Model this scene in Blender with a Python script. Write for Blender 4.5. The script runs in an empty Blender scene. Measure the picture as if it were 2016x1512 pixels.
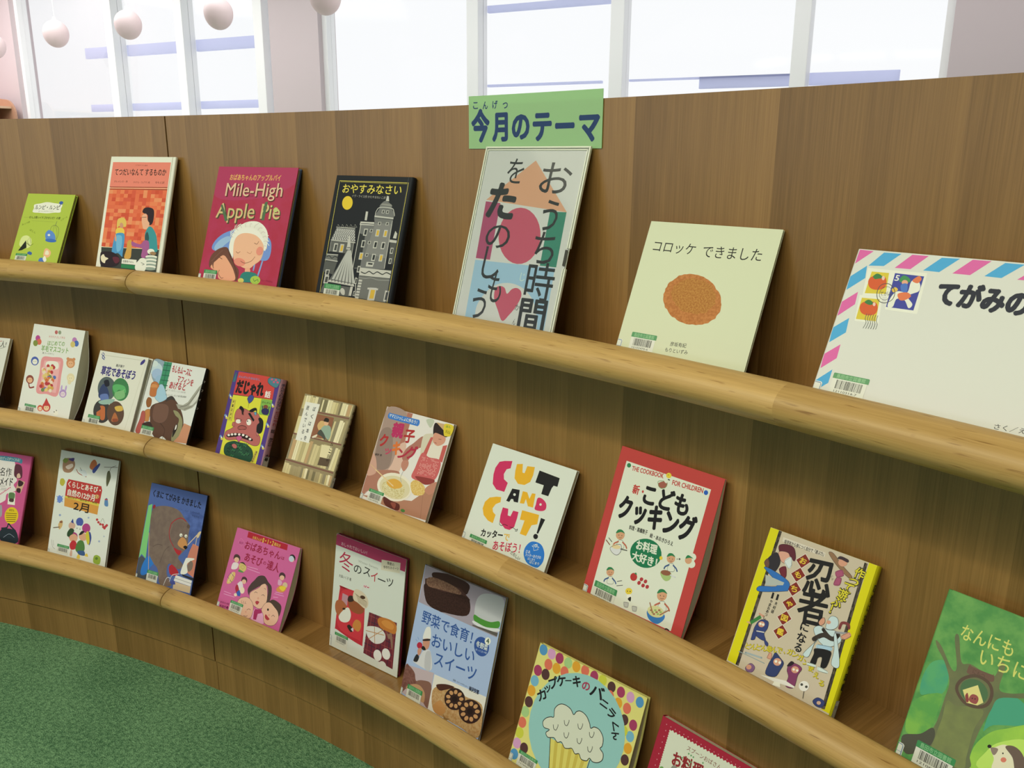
import bpy, bmesh, math, random
from mathutils import Matrix, Vector
C = bpy.context.scene.collection
PI = math.pi
# ------------------------------------------------------------------ camera, sky, lights, exposure
R = 4.0097                       # radius of the curved display wall (its centre is the world origin)
cam_d = bpy.data.cameras.new('camera'); cam = bpy.data.objects.new('camera', cam_d); C.objects.link(cam)
YAW, PITCH, ROLL = 1.0235264, 0.258888, 0.0070243
cy, sy, cp, sp, cr, sr = math.cos(YAW), math.sin(YAW), math.cos(PITCH), math.sin(PITCH), math.cos(ROLL), math.sin(ROLL)
Rt, Up, Fw = Vector((cy, sy, 0)), Vector((-sy*sp, cy*sp, cp)), Vector((-sy*cp, cy*cp, -sp))
cx_, cy_ = Rt*cr + Up*sr, Up*cr - Rt*sr
M = Matrix((cx_, cy_, -Fw)).transposed().to_4x4(); M.translation = (0, 3.1357859, 1.3)
cam.matrix_world = M
cam_d.sensor_width = 36; cam_d.lens = 1680.372/2016*36; cam_d.clip_start = .02; cam_d.clip_end = 200
bpy.context.scene.camera = cam
sc = bpy.context.scene
sc.view_settings.view_transform = 'Standard'; sc.view_settings.look = 'None'; sc.view_settings.gamma = 1
sc.view_settings.exposure = 0.0
sc.cycles.max_bounces = 8; sc.cycles.caustics_reflective = False; sc.cycles.caustics_refractive = False
W = bpy.data.worlds.new('overcast_sky'); sc.world = W; W.use_nodes = True
W.node_tree.nodes['Background'].inputs[0].default_value = (.97, .985, 1, 1); W.node_tree.nodes['Background'].inputs[1].default_value = 1.0
def area(name, loc, target, sx, sy_, power, col):
    d = bpy.data.lights.new(name, 'AREA'); d.shape = 'RECTANGLE'; d.size = sx; d.size_y = sy_; d.energy = power; d.color = col
    o = bpy.data.objects.new(name, d); C.objects.link(o); o.location = loc
    v = Vector(target) - Vector(loc); o.rotation_euler = v.to_track_quat('-Z', 'Y').to_euler(); return o
KEY = (1.0, .97, .69)
RL = R - 1.72                    # a ring of ceiling tubes follows the curve of the display
for k, a in enumerate((-66, -48, -30, -12, 6, 24)):
    a = math.radians(a); l = area('ceiling_tube_light', (RL*math.sin(a), RL*math.cos(a), 2.74), (RL*math.sin(a), RL*math.cos(a), 0),   .6, .11, 13.6, KEY)
    l.rotation_euler = (0, 0, -a)
area('room_ceiling_light', (-1.0, -.6, 3.3), (-1.0, -.6, 0), 5.0, 4.0, 50, (1.0, .94, .70))  # soft overhead fill added for ambient light, no known lamp
area('room_ceiling_light', (-9.6, 2.2, 3.3), (-9.6, 2.2, 0), 4.0, 3.0, 130, (1.0, .93, .90))  # another added fill, brightens the window end of the room
wl = area('window_side_ceiling_light', (-6.25, 5.35, 3.3), (-6.25, 5.35, 0), 12.0, .7, 185, (1.0, .95, .95)); wl.rotation_euler = (0, 0, math.atan2(.517187, .855872))  # long fill added to lift the window frames, pillar and globes
# ------------------------------------------------------------------ helpers
def tag(o, label, cat, group=None):
    o['label'] = label; o['category'] = cat
    if group: o['group'] = group
    return o
def thing(name, label, cat, loc=(0, 0, 0), group=None):
    o = bpy.data.objects.new(name, None); C.objects.link(o); o.location = loc; o.empty_display_size = .05
    return tag(o, label, cat, group)
def mesh_obj(name, verts, faces, mats, fm=None, parent=None, uv=None, smooth=None):
    me = bpy.data.meshes.new(name); me.from_pydata(verts, [], faces)
    for m in (mats if isinstance(mats, list) else [mats]): me.materials.append(m)
    if fm: me.polygons.foreach_set('material_index', fm)
    if uv:
        l = me.uv_layers.new(name='UVMap')
        for p in me.polygons:
            for li in p.loop_indices: l.data[li].uv = uv[p.index][li - p.loop_start]
    if smooth is not None:
        me.polygons.foreach_set('use_smooth', [smooth]*len(me.polygons) if isinstance(smooth, bool) else smooth)
    me.update()
    o = bpy.data.objects.new(name, me); C.objects.link(o)
    if parent: o.parent = parent
    return o
def structure(o): o['kind'] = 'structure'; return o
def box_geo(x0, x1, y0, y1, z0, z1, V, F):
    b = len(V)
    V += [(x0, y0, z0), (x1, y0, z0), (x1, y1, z0), (x0, y1, z0), (x0, y0, z1), (x1, y0, z1), (x1, y1, z1), (x0, y1, z1)]
    F += [(b, b+3, b+2, b+1), (b+4, b+5, b+6, b+7), (b, b+1, b+5, b+4), (b+1, b+2, b+6, b+5), (b+2, b+3, b+7, b+6), (b+3, b, b+4, b+7)]
def boxes(name, bs, mat, parent=None, bevel=0):
    V, F = [], []
    for b in bs: box_geo(*b, V, F)
    o = mesh_obj(name, V, F, mat, parent=parent)
    if bevel:
        m = o.modifiers.new('bevel', 'BEVEL'); m.width = bevel; m.segments = 2; m.limit_method = 'ANGLE'
    return o
def lin(h):
    return [((c/12.92) if c <= .04045 else ((c+.055)/1.055)**2.4) for c in (int(h[i:i+2], 16)/255 for i in (0, 2, 4))]
KP = (1.22, 1.20, 1.60)          # printed colours are stored as seen under the yellowish tubes; this undoes the tint
def alb(h):
    h = h.lstrip('#'); return tuple(min(.88, c*k*.96 + .003) for c, k in zip(lin(h), KP)) + (1,)
def new_mat(name):
    m = bpy.data.materials.new(name); m.use_nodes = True
    return m, m.node_tree.nodes, m.node_tree.links, m.node_tree.nodes['Principled BSDF']
def plain(name, col, rough=.5, spec=.5, metal=0):
    m, n, l, b = new_mat(name)
    b.inputs['Base Color'].default_value = (*col, 1); b.inputs['Roughness'].default_value = rough
    b.inputs['Specular IOR Level'].default_value = spec; b.inputs['Metallic'].default_value = metal
    return m
PM = {}
def print_mat(col):
    """glossy printed paper; 'a|b|scale' is a painterly mix of two inks"""
    if col in PM: return PM[col]
    m, n, l, b = new_mat('print_' + col.split('|')[0])
    b.inputs['Roughness'].default_value = .42; b.inputs['Specular IOR Level'].default_value = .14
    if '|' in col:
        a, c, s = col.split('|')
        tc = n.new('ShaderNodeTexCoord'); nz = n.new('ShaderNodeTexNoise'); nz.inputs['Scale'].default_value = float(s)*5; nz.inputs['Detail'].default_value = 6
        rp = n.new('ShaderNodeValToRGB'); rp.color_ramp.elements[0].position = .38; rp.color_ramp.elements[1].position = .62
        rp.color_ramp.elements[0].color = alb(a); rp.color_ramp.elements[1].color = alb(c)
        l.new(tc.outputs['Object'], nz.inputs['Vector']); l.new(nz.outputs['Fac'], rp.inputs[0]); l.new(rp.outputs[0], b.inputs['Base Color'])
    else:
        b.inputs['Base Color'].default_value = alb(col)
    PM[col] = m; return m
# ------------------------------------------------------------------ wood, carpet, paint
def math_node(n, l, op, a, b=None):
    q = n.new('ShaderNodeMath'); q.operation = op
    for i, v in enumerate((a, b)):
        if v is None: continue
        if isinstance(v, (int, float)): q.inputs[i].default_value = v
        else: l.new(v, q.inputs[i])
    return q.outputs[0]
def veneer():
    m, n, l, b = new_mat('oak_veneer_leaves')
    uv = n.new('ShaderNodeUVMap'); sx = n.new('ShaderNodeSeparateXYZ'); l.new(uv.outputs[0], sx.inputs[0])
    leaf = math_node(n, l, 'FLOOR', math_node(n, l, 'DIVIDE', math_node(n, l, 'ADD', sx.outputs[0], 25.73/180*PI*R + 10*.1066), .1066))
    wn = n.new('ShaderNodeTexWhiteNoise'); wn.noise_dimensions = '1D'; l.new(leaf, wn.inputs['W'])
    frac = math_node(n, l, 'FRACT', math_node(n, l, 'DIVIDE', math_node(n, l, 'ADD', sx.outputs[0], 25.73/180*PI*R + 10*.1066), .1066))
    def noise(su, sv, det, off):
        cb = n.new('ShaderNodeCombineXYZ'); l.new(math_node(n, l, 'MULTIPLY', sx.outputs[0], su), cb.inputs[0])
        l.new(math_node(n, l, 'MULTIPLY', sx.outputs[1], sv), cb.inputs[1]); l.new(math_node(n, l, 'MULTIPLY', wn.outputs[0], off), cb.inputs[2])
        z = n.new('ShaderNodeTexNoise'); z.inputs['Scale'].default_value = 1; z.inputs['Detail'].default_value = det; l.new(cb.outputs[0], z.inputs['Vector']); return z.outputs['Fac']
    fine, mid = noise(620, 9, 3, 40), noise(70, 1.2, 3, 40)
    t = math_node(n, l, 'ADD', math_node(n, l, 'MULTIPLY', fine, .44), math_node(n, l, 'MULTIPLY', mid, .24))
    t = math_node(n, l, 'ADD', t, math_node(n, l, 'MULTIPLY', wn.outputs[0], .17))
    t = math_node(n, l, 'ADD', t, math_node(n, l, 'MULTIPLY', frac, .15))
    rp = n.new('ShaderNodeValToRGB'); e = rp.color_ramp.elements
    e[0].position = .28; e[0].color = (.184, .093, .027, 1); e[1].position = .85; e[1].color = (.408, .220, .078, 1)
    l.new(t, rp.inputs[0]); l.new(rp.outputs[0], b.inputs['Base Color'])
    b.inputs['Roughness'].default_value = .27; b.inputs['Specular IOR Level'].default_value = .72
    bp = n.new('ShaderNodeBump'); bp.inputs['Strength'].default_value = .05; bp.inputs['Distance'].default_value = .002; l.new(fine, bp.inputs['Height']); l.new(bp.outputs[0], b.inputs['Normal'])
    return m
def solid_oak():
    m, n, l, b = new_mat('solid_oak')
    uv = n.new('ShaderNodeUVMap'); sx = n.new('ShaderNodeSeparateXYZ'); l.new(uv.outputs[0], sx.inputs[0])
    oi = n.new('ShaderNodeObjectInfo')
    stave = n.new('ShaderNodeTexWhiteNoise'); stave.noise_dimensions = '2D'
    cbs = n.new('ShaderNodeCombineXYZ'); l.new(math_node(n, l, 'FLOOR', math_node(n, l, 'MULTIPLY', math_node(n, l, 'ADD', sx.outputs[0], math_node(n, l, 'MULTIPLY', oi.outputs['Random'], 3)), 1.15)), cbs.inputs[0]); l.new(oi.outputs['Random'], cbs.inputs[1]); l.new(cbs.outputs[0], stave.inputs['Vector'])
    def noise(su, sv, det):
        cb = n.new('ShaderNodeCombineXYZ'); l.new(math_node(n, l, 'MULTIPLY', sx.outputs[0], su), cb.inputs[0]); l.new(math_node(n, l, 'MULTIPLY', sx.outputs[1], sv), cb.inputs[1])
        l.new(math_node(n, l, 'MULTIPLY', math_node(n, l, 'ADD', oi.outputs['Random'], stave.outputs[0]), 30), cb.inputs[2])
        z = n.new('ShaderNodeTexNoise'); z.inputs['Scale'].default_value = 1; z.inputs['Detail'].default_value = det; z.inputs['Distortion'].default_value = .3; l.new(cb.outputs[0], z.inputs['Vector']); return z.outputs['Fac']
    g, f, s = noise(2.2, 75, 4), noise(16, 620, 2), noise(28, 330, 1)
    t = math_node(n, l, 'ADD', math_node(n, l, 'MULTIPLY', g, .62), math_node(n, l, 'MULTIPLY', f, .30)); t = math_node(n, l, 'ADD', t, math_node(n, l, 'MULTIPLY', stave.outputs[0], .16))
    rp = n.new('ShaderNodeValToRGB'); e = rp.color_ramp.elements
    e[0].position = .30; e[0].color = (.385, .222, .073, 1); e[1].position = .78; e[1].color = (.66, .42, .175, 1)
    l.new(t, rp.inputs[0])
    pr = n.new('ShaderNodeValToRGB'); pr.color_ramp.elements[0].position = .66; pr.color_ramp.elements[0].color = (1, 1, 1, 1); pr.color_ramp.elements[1].position = .78; pr.color_ramp.elements[1].color = (.55, .45, .36, 1); l.new(s, pr.inputs[0])
    mx = n.new('ShaderNodeMix'); mx.data_type = 'RGBA'; mx.blend_type = 'MULTIPLY'; mx.inputs['Factor'].default_value = .9; l.new(rp.outputs[0], mx.inputs['A']); l.new(pr.outputs[0], mx.inputs['B'])
    l.new(mx.outputs['Result'], b.inputs['Base Color']); b.inputs['Roughness'].default_value = .42; b.inputs['Specular IOR Level'].default_value = .4
    return m
def carpet():
    m, n, l, b = new_mat('green_carpet')
    tc = n.new('ShaderNodeTexCoord')
    def nz(s, d):
        z = n.new('ShaderNodeTexNoise'); z.inputs['Scale'].default_value = s; z.inputs['Detail'].default_value = d; l.new(tc.outputs['Object'], z.inputs['Vector']); return z.outputs['Fac']
    a, c, e_ = nz(300, 3), nz(110, 5), nz(5, 3)
    t = math_node(n, l, 'ADD', math_node(n, l, 'MULTIPLY', a, .42), math_node(n, l, 'MULTIPLY', c, .42)); t = math_node(n, l, 'ADD', t, math_node(n, l, 'MULTIPLY', e_, .15))
    rp = n.new('ShaderNodeValToRGB'); e = rp.color_ramp.elements
    e[0].position = .40; e[0].color = (.058, .155, .082, 1); e[1].position = .62; e[1].color = (.27, .49, .29, 1)
    l.new(t, rp.inputs[0]); l.new(rp.outputs[0], b.inputs['Base Color']); b.inputs['Roughness'].default_value = .95; b.inputs['Specular IOR Level'].default_value = .1
    b.inputs['Sheen Weight'].default_value = .1; b.inputs['Sheen Roughness'].default_value = .6; b.inputs['Sheen Tint'].default_value = (.4, .8, .5, 1)
    bp = n.new('ShaderNodeBump'); bp.inputs['Strength'].default_value = .9; bp.inputs['Distance'].default_value = .006; l.new(a, bp.inputs['Height']); l.new(bp.outputs[0], b.inputs['Normal'])
    return m
def clear(name, gloss=.05, tint=(1, 1, 1)):
    m, n, l, b = new_mat(name); n.remove(b)
    t = n.new('ShaderNodeBsdfTransparent'); t.inputs[0].default_value = (*tint, 1); g = n.new('ShaderNodeBsdfGlossy'); g.inputs['Roughness'].default_value = .06
    x = n.new('ShaderNodeMixShader'); fr = n.new('ShaderNodeFresnel'); fr.inputs[0].default_value = 1.3
    l.new(math_node(n, l, 'ADD', math_node(n, l, 'MULTIPLY', fr.outputs[0], .5 if gloss > .05 else .15), gloss*.2), x.inputs[0]); l.new(t.outputs[0], x.inputs[1]); l.new(g.outputs[0], x.inputs[2]); l.new(x.outputs[0], n['Material Output'].inputs[0])
    return m
M_VEN, M_OAK, M_CARPET = veneer(), solid_oak(), carpet()
M_DARK = plain('dark_joint', (.012, .009, .006), .8, .1)
M_PAINT = plain('lilac_white_paint', (.58, .50, .525), .7, .3)
M_CEIL = plain('white_ceiling_paint', (.80, .79, .76), .8, .2)
M_FRAME = plain('white_window_frame', (.88, .88, .90), .4, .4)
def translucent(name, col, f):
    m = plain(name, col, .5, .4); n, l = m.node_tree.nodes, m.node_tree.links
    t = n.new('ShaderNodeBsdfTranslucent'); t.inputs[0].default_value = (*col, 1); x = n.new('ShaderNodeMixShader'); x.inputs[0].default_value = f
    l.new(n['Principled BSDF'].outputs[0], x.inputs[1]); l.new(t.outputs[0], x.inputs[2]); l.new(x.outputs[0], n['Material Output'].inputs[0]); return m
M_RAILBLUE = translucent('pale_blue_louvre', (.78, .80, .95), .8)
M_GLASS = clear('window_glass', .02)
M_PAGES = None
def pages_mat():
    m, n, l, b = new_mat('book_page_edges')
    tc = n.new('ShaderNodeTexCoord'); sx = n.new('ShaderNodeSeparateXYZ'); l.new(tc.outputs['Object'], sx.inputs[0])
    z = n.new('ShaderNodeTexNoise'); z.noise_dimensions = '1D'; z.inputs['Scale'].default_value = 1; l.new(math_node(n, l, 'MULTIPLY', sx.outputs[2], 2600), z.inputs['W'])
    rp = n.new('ShaderNodeValToRGB'); rp.color_ramp.elements[0].position = .3; rp.color_ramp.elements[0].color = (.46, .44, .36, 1); rp.color_ramp.elements[1].position = .7; rp.color_ramp.elements[1].color = (.70, .68, .58, 1)
    l.new(z.outputs['Fac'], rp.inputs[0]); l.new(rp.outputs[0], b.inputs['Base Color']); b.inputs['Roughness'].default_value = .8
    return m
M_PAGES = pages_mat()
# ------------------------------------------------------------------ the setting: floor, ceiling, window wall
P0 = Vector((-8.37197, 5.73163, 0)); D = Vector((-.855872, -.517187, 0)); N = Vector((.517187, -.855872, 0))
MW = Matrix((D, N, Vector((0, 0, 1)))).transposed().to_4x4(); MW.translation = P0       # room frame: x along the window wall, y into the room
def room(o): o.matrix_world = MW @ o.matrix_world; return o
S0, S1, N1, HC = -10.5, 4.42, 18.0, 3.4
structure(room(boxes('floor', [(S0-.2, S1+.2, -.25, N1+.2, -.1, 0)], M_CARPET)))
structure(room(boxes('ceiling', [(S0-.2, S1+.2, -.25, N1+.2, HC, HC+.1)], M_CEIL)))
WINS = [(.18, 4.0), (-5.6, -.4)]; SILL, HEAD = .75, 3.12
bs = [(S0-.2, S1+.2, -.25, 0, 0, SILL), (S0-.2, S1+.2, -.25, 0, HEAD, HC), (4.0, S1+.2, -.25, 0, SILL, HEAD), (-.4, .18, -.25, 0, SILL, HEAD), (S0-.2, -5.6, -.25, 0, SILL, HEAD)]
structure(room(boxes('wall_back', bs, M_PAINT)))
structure(room(boxes('wall_left', [(S1, S1+.2, 0, 8, 0, HC), (S1, S1+.2, 17.5, N1, 0, HC), (S1, S1+.2, 8, 17.5, 0, .7), (S1, S1+.2, 8, 17.5, 3.3, HC)], M_PAINT)))
structure(room(boxes('window_4', [(S1+.05, S1+.15, x, x+.07, .7, 3.3) for x in (8, 10.35, 12.7, 15.1, 17.43)], M_FRAME)))  # unseen window, added so the upper veneer mirrors bright sky
structure(room(boxes('wall_right', [(S0-.2, S0, 0, N1, 0, HC)], M_PAINT)))
structure(room(boxes('wall_front', [(S0-.2, S1+.2, N1, N1+.2, 0, .8), (S0-.2, S1+.2, N1, N1+.2, 3.2, HC), (S0-.2, -10, N1, N1+.2, .8, 3.2), (3.5, S1+.2, N1, N1+.2, .8, 3.2)], M_PAINT)))
structure(room(boxes('window_3', [(x, x+.08, N1+.05, N1+.15, .8, 3.2) for x in (-10, -7.3, -4.6, -1.9, .8, 3.42)], M_FRAME)))  # unseen window, added for its reflection and some front daylight
def window(k, s0, s1, mull, bands):
    w = structure(room(boxes('window_%d' % k, [(s0, s0+.05, -.18, -.06, SILL, HEAD), (s1-.05, s1, -.18, -.06, SILL, HEAD), (s0+.05, s1-.05, -.18, -.06, SILL, SILL+.06), (s0+.05, s1-.05, -.18, -.06, HEAD-.06, HEAD)], M_FRAME)))
    def part(o): o.parent = w; return o
    for s in mull: part(boxes('mullion', [(s-.055, s+.055, -.19, -.03, SILL+.06, HEAD-.06)], M_FRAME, bevel=.004))
    e = [s0+.05] + sorted(mull) + [s1-.05]
    for i in range(len(e)-1):
        a, b = e[i] + (.055 if i else 0), e[i+1] - (.055 if i < len(e)-2 else 0)
        part(boxes('glass_pane', [(a, b, -.125, -.119, SILL+.06, HEAD-.06)], M_GLASS))
        for z0, z1, x0, x1 in bands:
            u0, u1 = max(a, x0), min(b, x1)
            if u1-u0 > .1: part(boxes('louvre_bar', [(u0, u1, -.23, -.19, z0, z1)], M_RAILBLUE))
window(1, .18, 4.0, [2.43, 1.40, .35], [(2.33, 2.44, .2, 3.05), (1.77, 1.845, .2, 3.05)])
window(2, -5.6, -.4, [-2.0, -3.28, -4.65], [(1.885, 1.905, -3.1, -2.0), (2.475, 2.53, -3.28, -2.0), (1.82, 1.905, -4.57, -3.9), (1.89, 1.905, -4.57, -3.28), (1.82, 1.905, -5.3, -4.65)])
# ------------------------------------------------------------------ curved book display in two bays
TH_S = -.517250                  # the joint between the bays
D_LIP = .1028                    # distance of the lip behind which the books stand from the back panel
ZS = (1.06804, .70131, .33414)   # tops of the three rails
ZTOP, ZPL = 1.38035, .0855
def sweep(name, prof, t0, t1, mat, parent, closed=True, smooth=False, nseg=None, caps=True):
    """prof: (radius, z) loop swept along the arc t0..t1"""
    n = nseg or max(2, int(abs(t1-t0)/.012)); V, F, UV, SM = [], [], [], []
    cum = [0]
    for i in range(len(prof)): a, b = prof[i], prof[(i+1) % len(prof)]; cum.append(cum[-1] + math.hypot(b[0]-a[0], b[1]-a[1]))
    k = len(prof)
    for i in range(n+1):
        t = t0 + (t1-t0)*i/n
        V += [(r*math.sin(t), r*math.cos(t), z) for r, z in prof]
    for i in range(n):
        ua, ub = (t0+(t1-t0)*i/n)*R, (t0+(t1-t0)*(i+1)/n)*R
        for j in range(k):
            j2 = (j+1) % k
            F.append((i*k+j, i*k+j2, (i+1)*k+j2, (i+1)*k+j))
            if smooth: va, vb = cum[j], cum[j+1]
            else:
                va, vb = prof[j][1] + prof[j][0]*.7, prof[j2][1] + prof[j2][0]*.7
            UV.append(((ua, va), (ua, vb), (ub, vb), (ub, va))); SM.append(smooth)
    for e in (0, n):
        F.append(tuple(e*k+j for j in (range(k) if e else reversed(range(k))))); UV.append([(prof[j][0]*3, prof[j][1]) for j in (range(k) if e else reversed(range(k)))]); SM.append(False)
    return mesh_obj(name, V, F, mat, parent=parent, uv=UV, smooth=SM)
RAIL = [(0, -.0505), (0, -.003), (.0012, -.0008), (.004, 0), (.009, -.0006), (.015, -.0022), (.021, -.0048), (.027, -.0090), (.0315, -.0142), (.034, -.0200), (.0345, -.0258), (.0328, -.0315), (.029, -.0372), (.0235, -.0422), (.017, -.0465), (.010, -.0497), (.005, -.0508)]
def bay(label, t0, t1, ja, jb):
    """ja, jb: gap left at each end"""
    root = thing('book_display_unit', label, 'display shelf', (0, 0, 0))
    a, b = t0 + ja/R, t1 - jb/R
    sweep('back_panel', [(R, ZPL), (R, ZTOP), (R+.04, ZTOP), (R+.04, ZPL)], a, b, M_VEN, root)
    sweep('plinth', [(R+.004, 0), (R+.004, ZPL-.004), (R+.036, ZPL-.004), (R+.036, 0)], a - .0003, b + .0003, M_VEN, root)
    for z in ZS:
        s = sweep('shelf_board', [(R-D_LIP, z-.05), (R-D_LIP, z-.03), (R-.0002, z-.03), (R-.0002, z-.05)], a, b, M_VEN, root)
        sweep('front_rail', [(R-D_LIP-w, z+h) for w, h in RAIL], a - ja*.35/R, b + jb*.35/R, M_OAK, root, smooth=True)
    return root
bay_l = bay('left bay of the curved oak book display, left of the dark vertical joint', TH_S - .628, TH_S, .002, .002)
bay_r = bay('right bay of the curved oak book display, under the green notice', TH_S, TH_S + .628, .002, .002)
sweep('joint_strip', [(R+.006, ZPL), (R+.006, ZTOP-.004), (R+.034, ZTOP-.004), (R+.034, ZPL)], TH_S - .00049, TH_S + .00049, M_DARK, bay_l, nseg=2)  # dark backing added so window light cannot show through the gap
# ------------------------------------------------------------------ printing on a flat sheet
def catmull(p, closed, k=5):
    n = len(p); o = []
    for i in range(n if closed else n-1):
        q = [p[(i+j) % n] if closed else p[min(max(i+j, 0), n-1)] for j in (-1, 0, 1, 2)]
        for s in range(k):
            t = s/k
            o.append(tuple(.5*(2*q[1][c] + (q[2][c]-q[0][c])*t + (2*q[0][c]-5*q[1][c]+4*q[2][c]-q[3][c])*t*t + (-q[0][c]+3*q[1][c]-3*q[2][c]+q[3][c])*t**3) for c in (0, 1)))
    if not closed: o.append(p[-1])
    return o
_tc = bpy.data.curves.new('lettering', 'FONT'); _to = bpy.data.objects.new('lettering', _tc); C.objects.link(_to); _tc.resolution_u = 3
_cache = {}
def glyphs(text, bold):
    key = text
    if key not in _cache:
        _tc.body = text
        dg = bpy.context.evaluated_depsgraph_get(); dg.update()
        me = bpy.data.meshes.new_from_object(_to.evaluated_get(dg))
        _cache[key] = ([v.co[:2] for v in me.vertices], [tuple(p.vertices) for p in me.polygons]); bpy.data.meshes.remove(me)
    return _cache[key]
class Sheet:
    """collects printed shapes, each a hair above the one below"""
    def __init__(s, z0=0, dz=1.2e-5): s.V, s.F, s.fm, s.mats, s.z, s.dz = [], [], [], [], z0, dz
    def mi(s, m):
        if m not in s.mats: s.mats.append(m)
        return s.mats.index(m)
    def poly(s, pts, m):
        ar = sum(pts[i-1][0]*pts[i][1] - pts[i][0]*pts[i-1][1] for i in range(len(pts)))
        if ar < 0: pts = pts[::-1]
        b = len(s.V); s.V += [(x, y, s.z) for x, y in pts]; s.F.append(tuple(range(b, b+len(pts)))); s.fm.append(s.mi(m))
    def stroke(s, p, w, m, closed=False):
        n = len(p); b = len(s.V); k = s.mi(m)
        for i in range(n):
            a, c = (p[i-1], p[(i+1) % n]) if closed else (p[max(i-1, 0)], p[min(i+1, n-1)])
            dx, dy = c[0]-a[0], c[1]-a[1]; L = math.hypot(dx, dy) or 1; nx, ny = -dy/L*w/2, dx/L*w/2
            s.V += [(p[i][0]+nx, p[i][1]+ny, s.z), (p[i][0]-nx, p[i][1]-ny, s.z)]
        for i in range(n if closed else n-1):
            j = (i+1) % n; s.F.append((b+2*i+1, b+2*j+1, b+2*j, b+2*i)); s.fm.append(k)
        if not closed and n > 1:
            for e in (p[0], p[-1]): s.poly([(e[0]+w/2*math.cos(q*PI/4), e[1]+w/2*math.sin(q*PI/4)) for q in range(8)], m)
    def text(s, t, x0, y0, x1, y1, h, bold, m):
        vs, fs = glyphs(t, bold)
        if not vs: return
        xs, ys = [v[0] for v in vs], [v[1] for v in vs]; lx, hx, ly, hy = min(xs), max(xs), min(ys), max(ys)
        L = math.hypot(x1-x0, y1-y0); sx = L/max(hx-lx, 1e-6)
        if any(ord(c) > 0x2e80 for c in t):
            syy, cyy = h/.88, .38
            if t in '！、。': sx = syy*.9
        else: syy, cyy = h/max(hy-ly, 1e-6), (hy+ly)/2
        ux, uy = (x1-x0)/L, (y1-y0)/L; mx, my = (x0+x1)/2, (y0+y1)/2; b = len(s.V); k = s.mi(m)
        e = abs(syy)*max(bold-.004, 0)*.75
        shifts = [(0, 0)] + ([(e*math.cos(q*PI/4+.2), e*math.sin(q*PI/4+.2)) for q in range(8)] if bold > .006 else [])
        if e: kx = max(.3, 1-2*e/L)
        else: kx = 1
        for dx, dy in shifts:                          # bold = the stroke printed again a hair to each side
            b = len(s.V)
            for x, y in vs:
                a, c = (x-(lx+hx)/2)*sx*kx+dx, (y-cyy)*syy+dy
                s.V.append((mx+a*ux-c*uy, my+a*uy+c*ux, s.z))
            for f in fs: s.F.append(tuple(b+i for i in f)); s.fm.append(k)
            s.z += 1e-6
    def draw(s, items, K=1e-4):
        z0, seen, top = s.z, [], 0
        for it in items:
            k = it[0]
            if k in 'TV':                                  # reach of the shape on the sheet, to stack only what overlaps
                xs, ys = (it[3], it[5]), (it[4], it[6]); g = it[7]*(.6 if k == 'V' else 1.1)
            elif k == 'E':
                q = it[2]; xs = (q[0]-abs(q[2])-abs(q[4]), q[0]+abs(q[2])+abs(q[4])); ys = (q[1]-abs(q[3])-abs(q[5]), q[1]+abs(q[3])+abs(q[5])); g = 1
            else:
                q = it[-1]; xs, ys = q[0::2], q[1::2]; g = (it[2]*.6 if k in 'LZO' else 0) + (6 if k in 'SZO' else 0)
            bb = (min(xs)-g, max(xs)+g, min(ys)-g, max(ys)+g)
            if k == 'P': bb = (bb[0]+3, bb[1]-3, bb[2]+3, bb[3]-3)
            lay = 1 + max([l for b_, l in seen if b_[0] < bb[1] and b_[1] > bb[0] and b_[2] < bb[3] and b_[3] > bb[2]], default=0)
            seen.append((bb, lay)); s.z = z0 + lay*s.dz; top = max(top, lay)
            pr = lambda a: [(a[i]*K, a[i+1]*K) for i in range(0, len(a), 2)]
            if k == 'P': s.poly(pr(it[2]), print_mat(it[1]))
            elif k == 'S': s.poly(catmull(pr(it[2]), True), print_mat(it[1]))
            elif k == 'E':
                c = [v*K for v in it[2]]
                s.poly([(c[0]+c[2]*math.cos(q*PI/14)+c[4]*math.sin(q*PI/14), c[1]+c[3]*math.cos(q*PI/14)+c[5]*math.sin(q*PI/14)) for q in range(28)], print_mat(it[1]))
            elif k == 'L': s.stroke(pr(it[3]), it[2]*K, print_mat(it[1]))
            elif k == 'Z': s.stroke(catmull(pr(it[3]), False), it[2]*K, print_mat(it[1]))
            elif k == 'O': s.stroke(catmull(pr(it[3]), True) if len(it[3]) > 8 else pr(it[3]), it[2]*K, print_mat(it[1]), True)
            elif k == 'T': s.text(it[1], it[3]*K, it[4]*K, it[5]*K, it[6]*K, it[7]*K, it[8], print_mat(it[2]))
            elif k == 'V':
                n = len(it[1])
                for i, ch in enumerate(it[1]):
                    f = i/max(1, n-1); x, y = (it[3]+(it[5]-it[3])*f)*K, (it[4]+(it[6]-it[4])*f)*K; w = it[7]*K/2
                    s.text(ch, x-w*.85, y, x+w*.85, y, w*2, it[8], print_mat(it[2]))
        s.z = z0 + (top+1)*s.dz
    def build(s, name, parent, extra=None):
        o = mesh_obj(name, s.V, s.F, s.mats, s.fm, parent); return o
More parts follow.
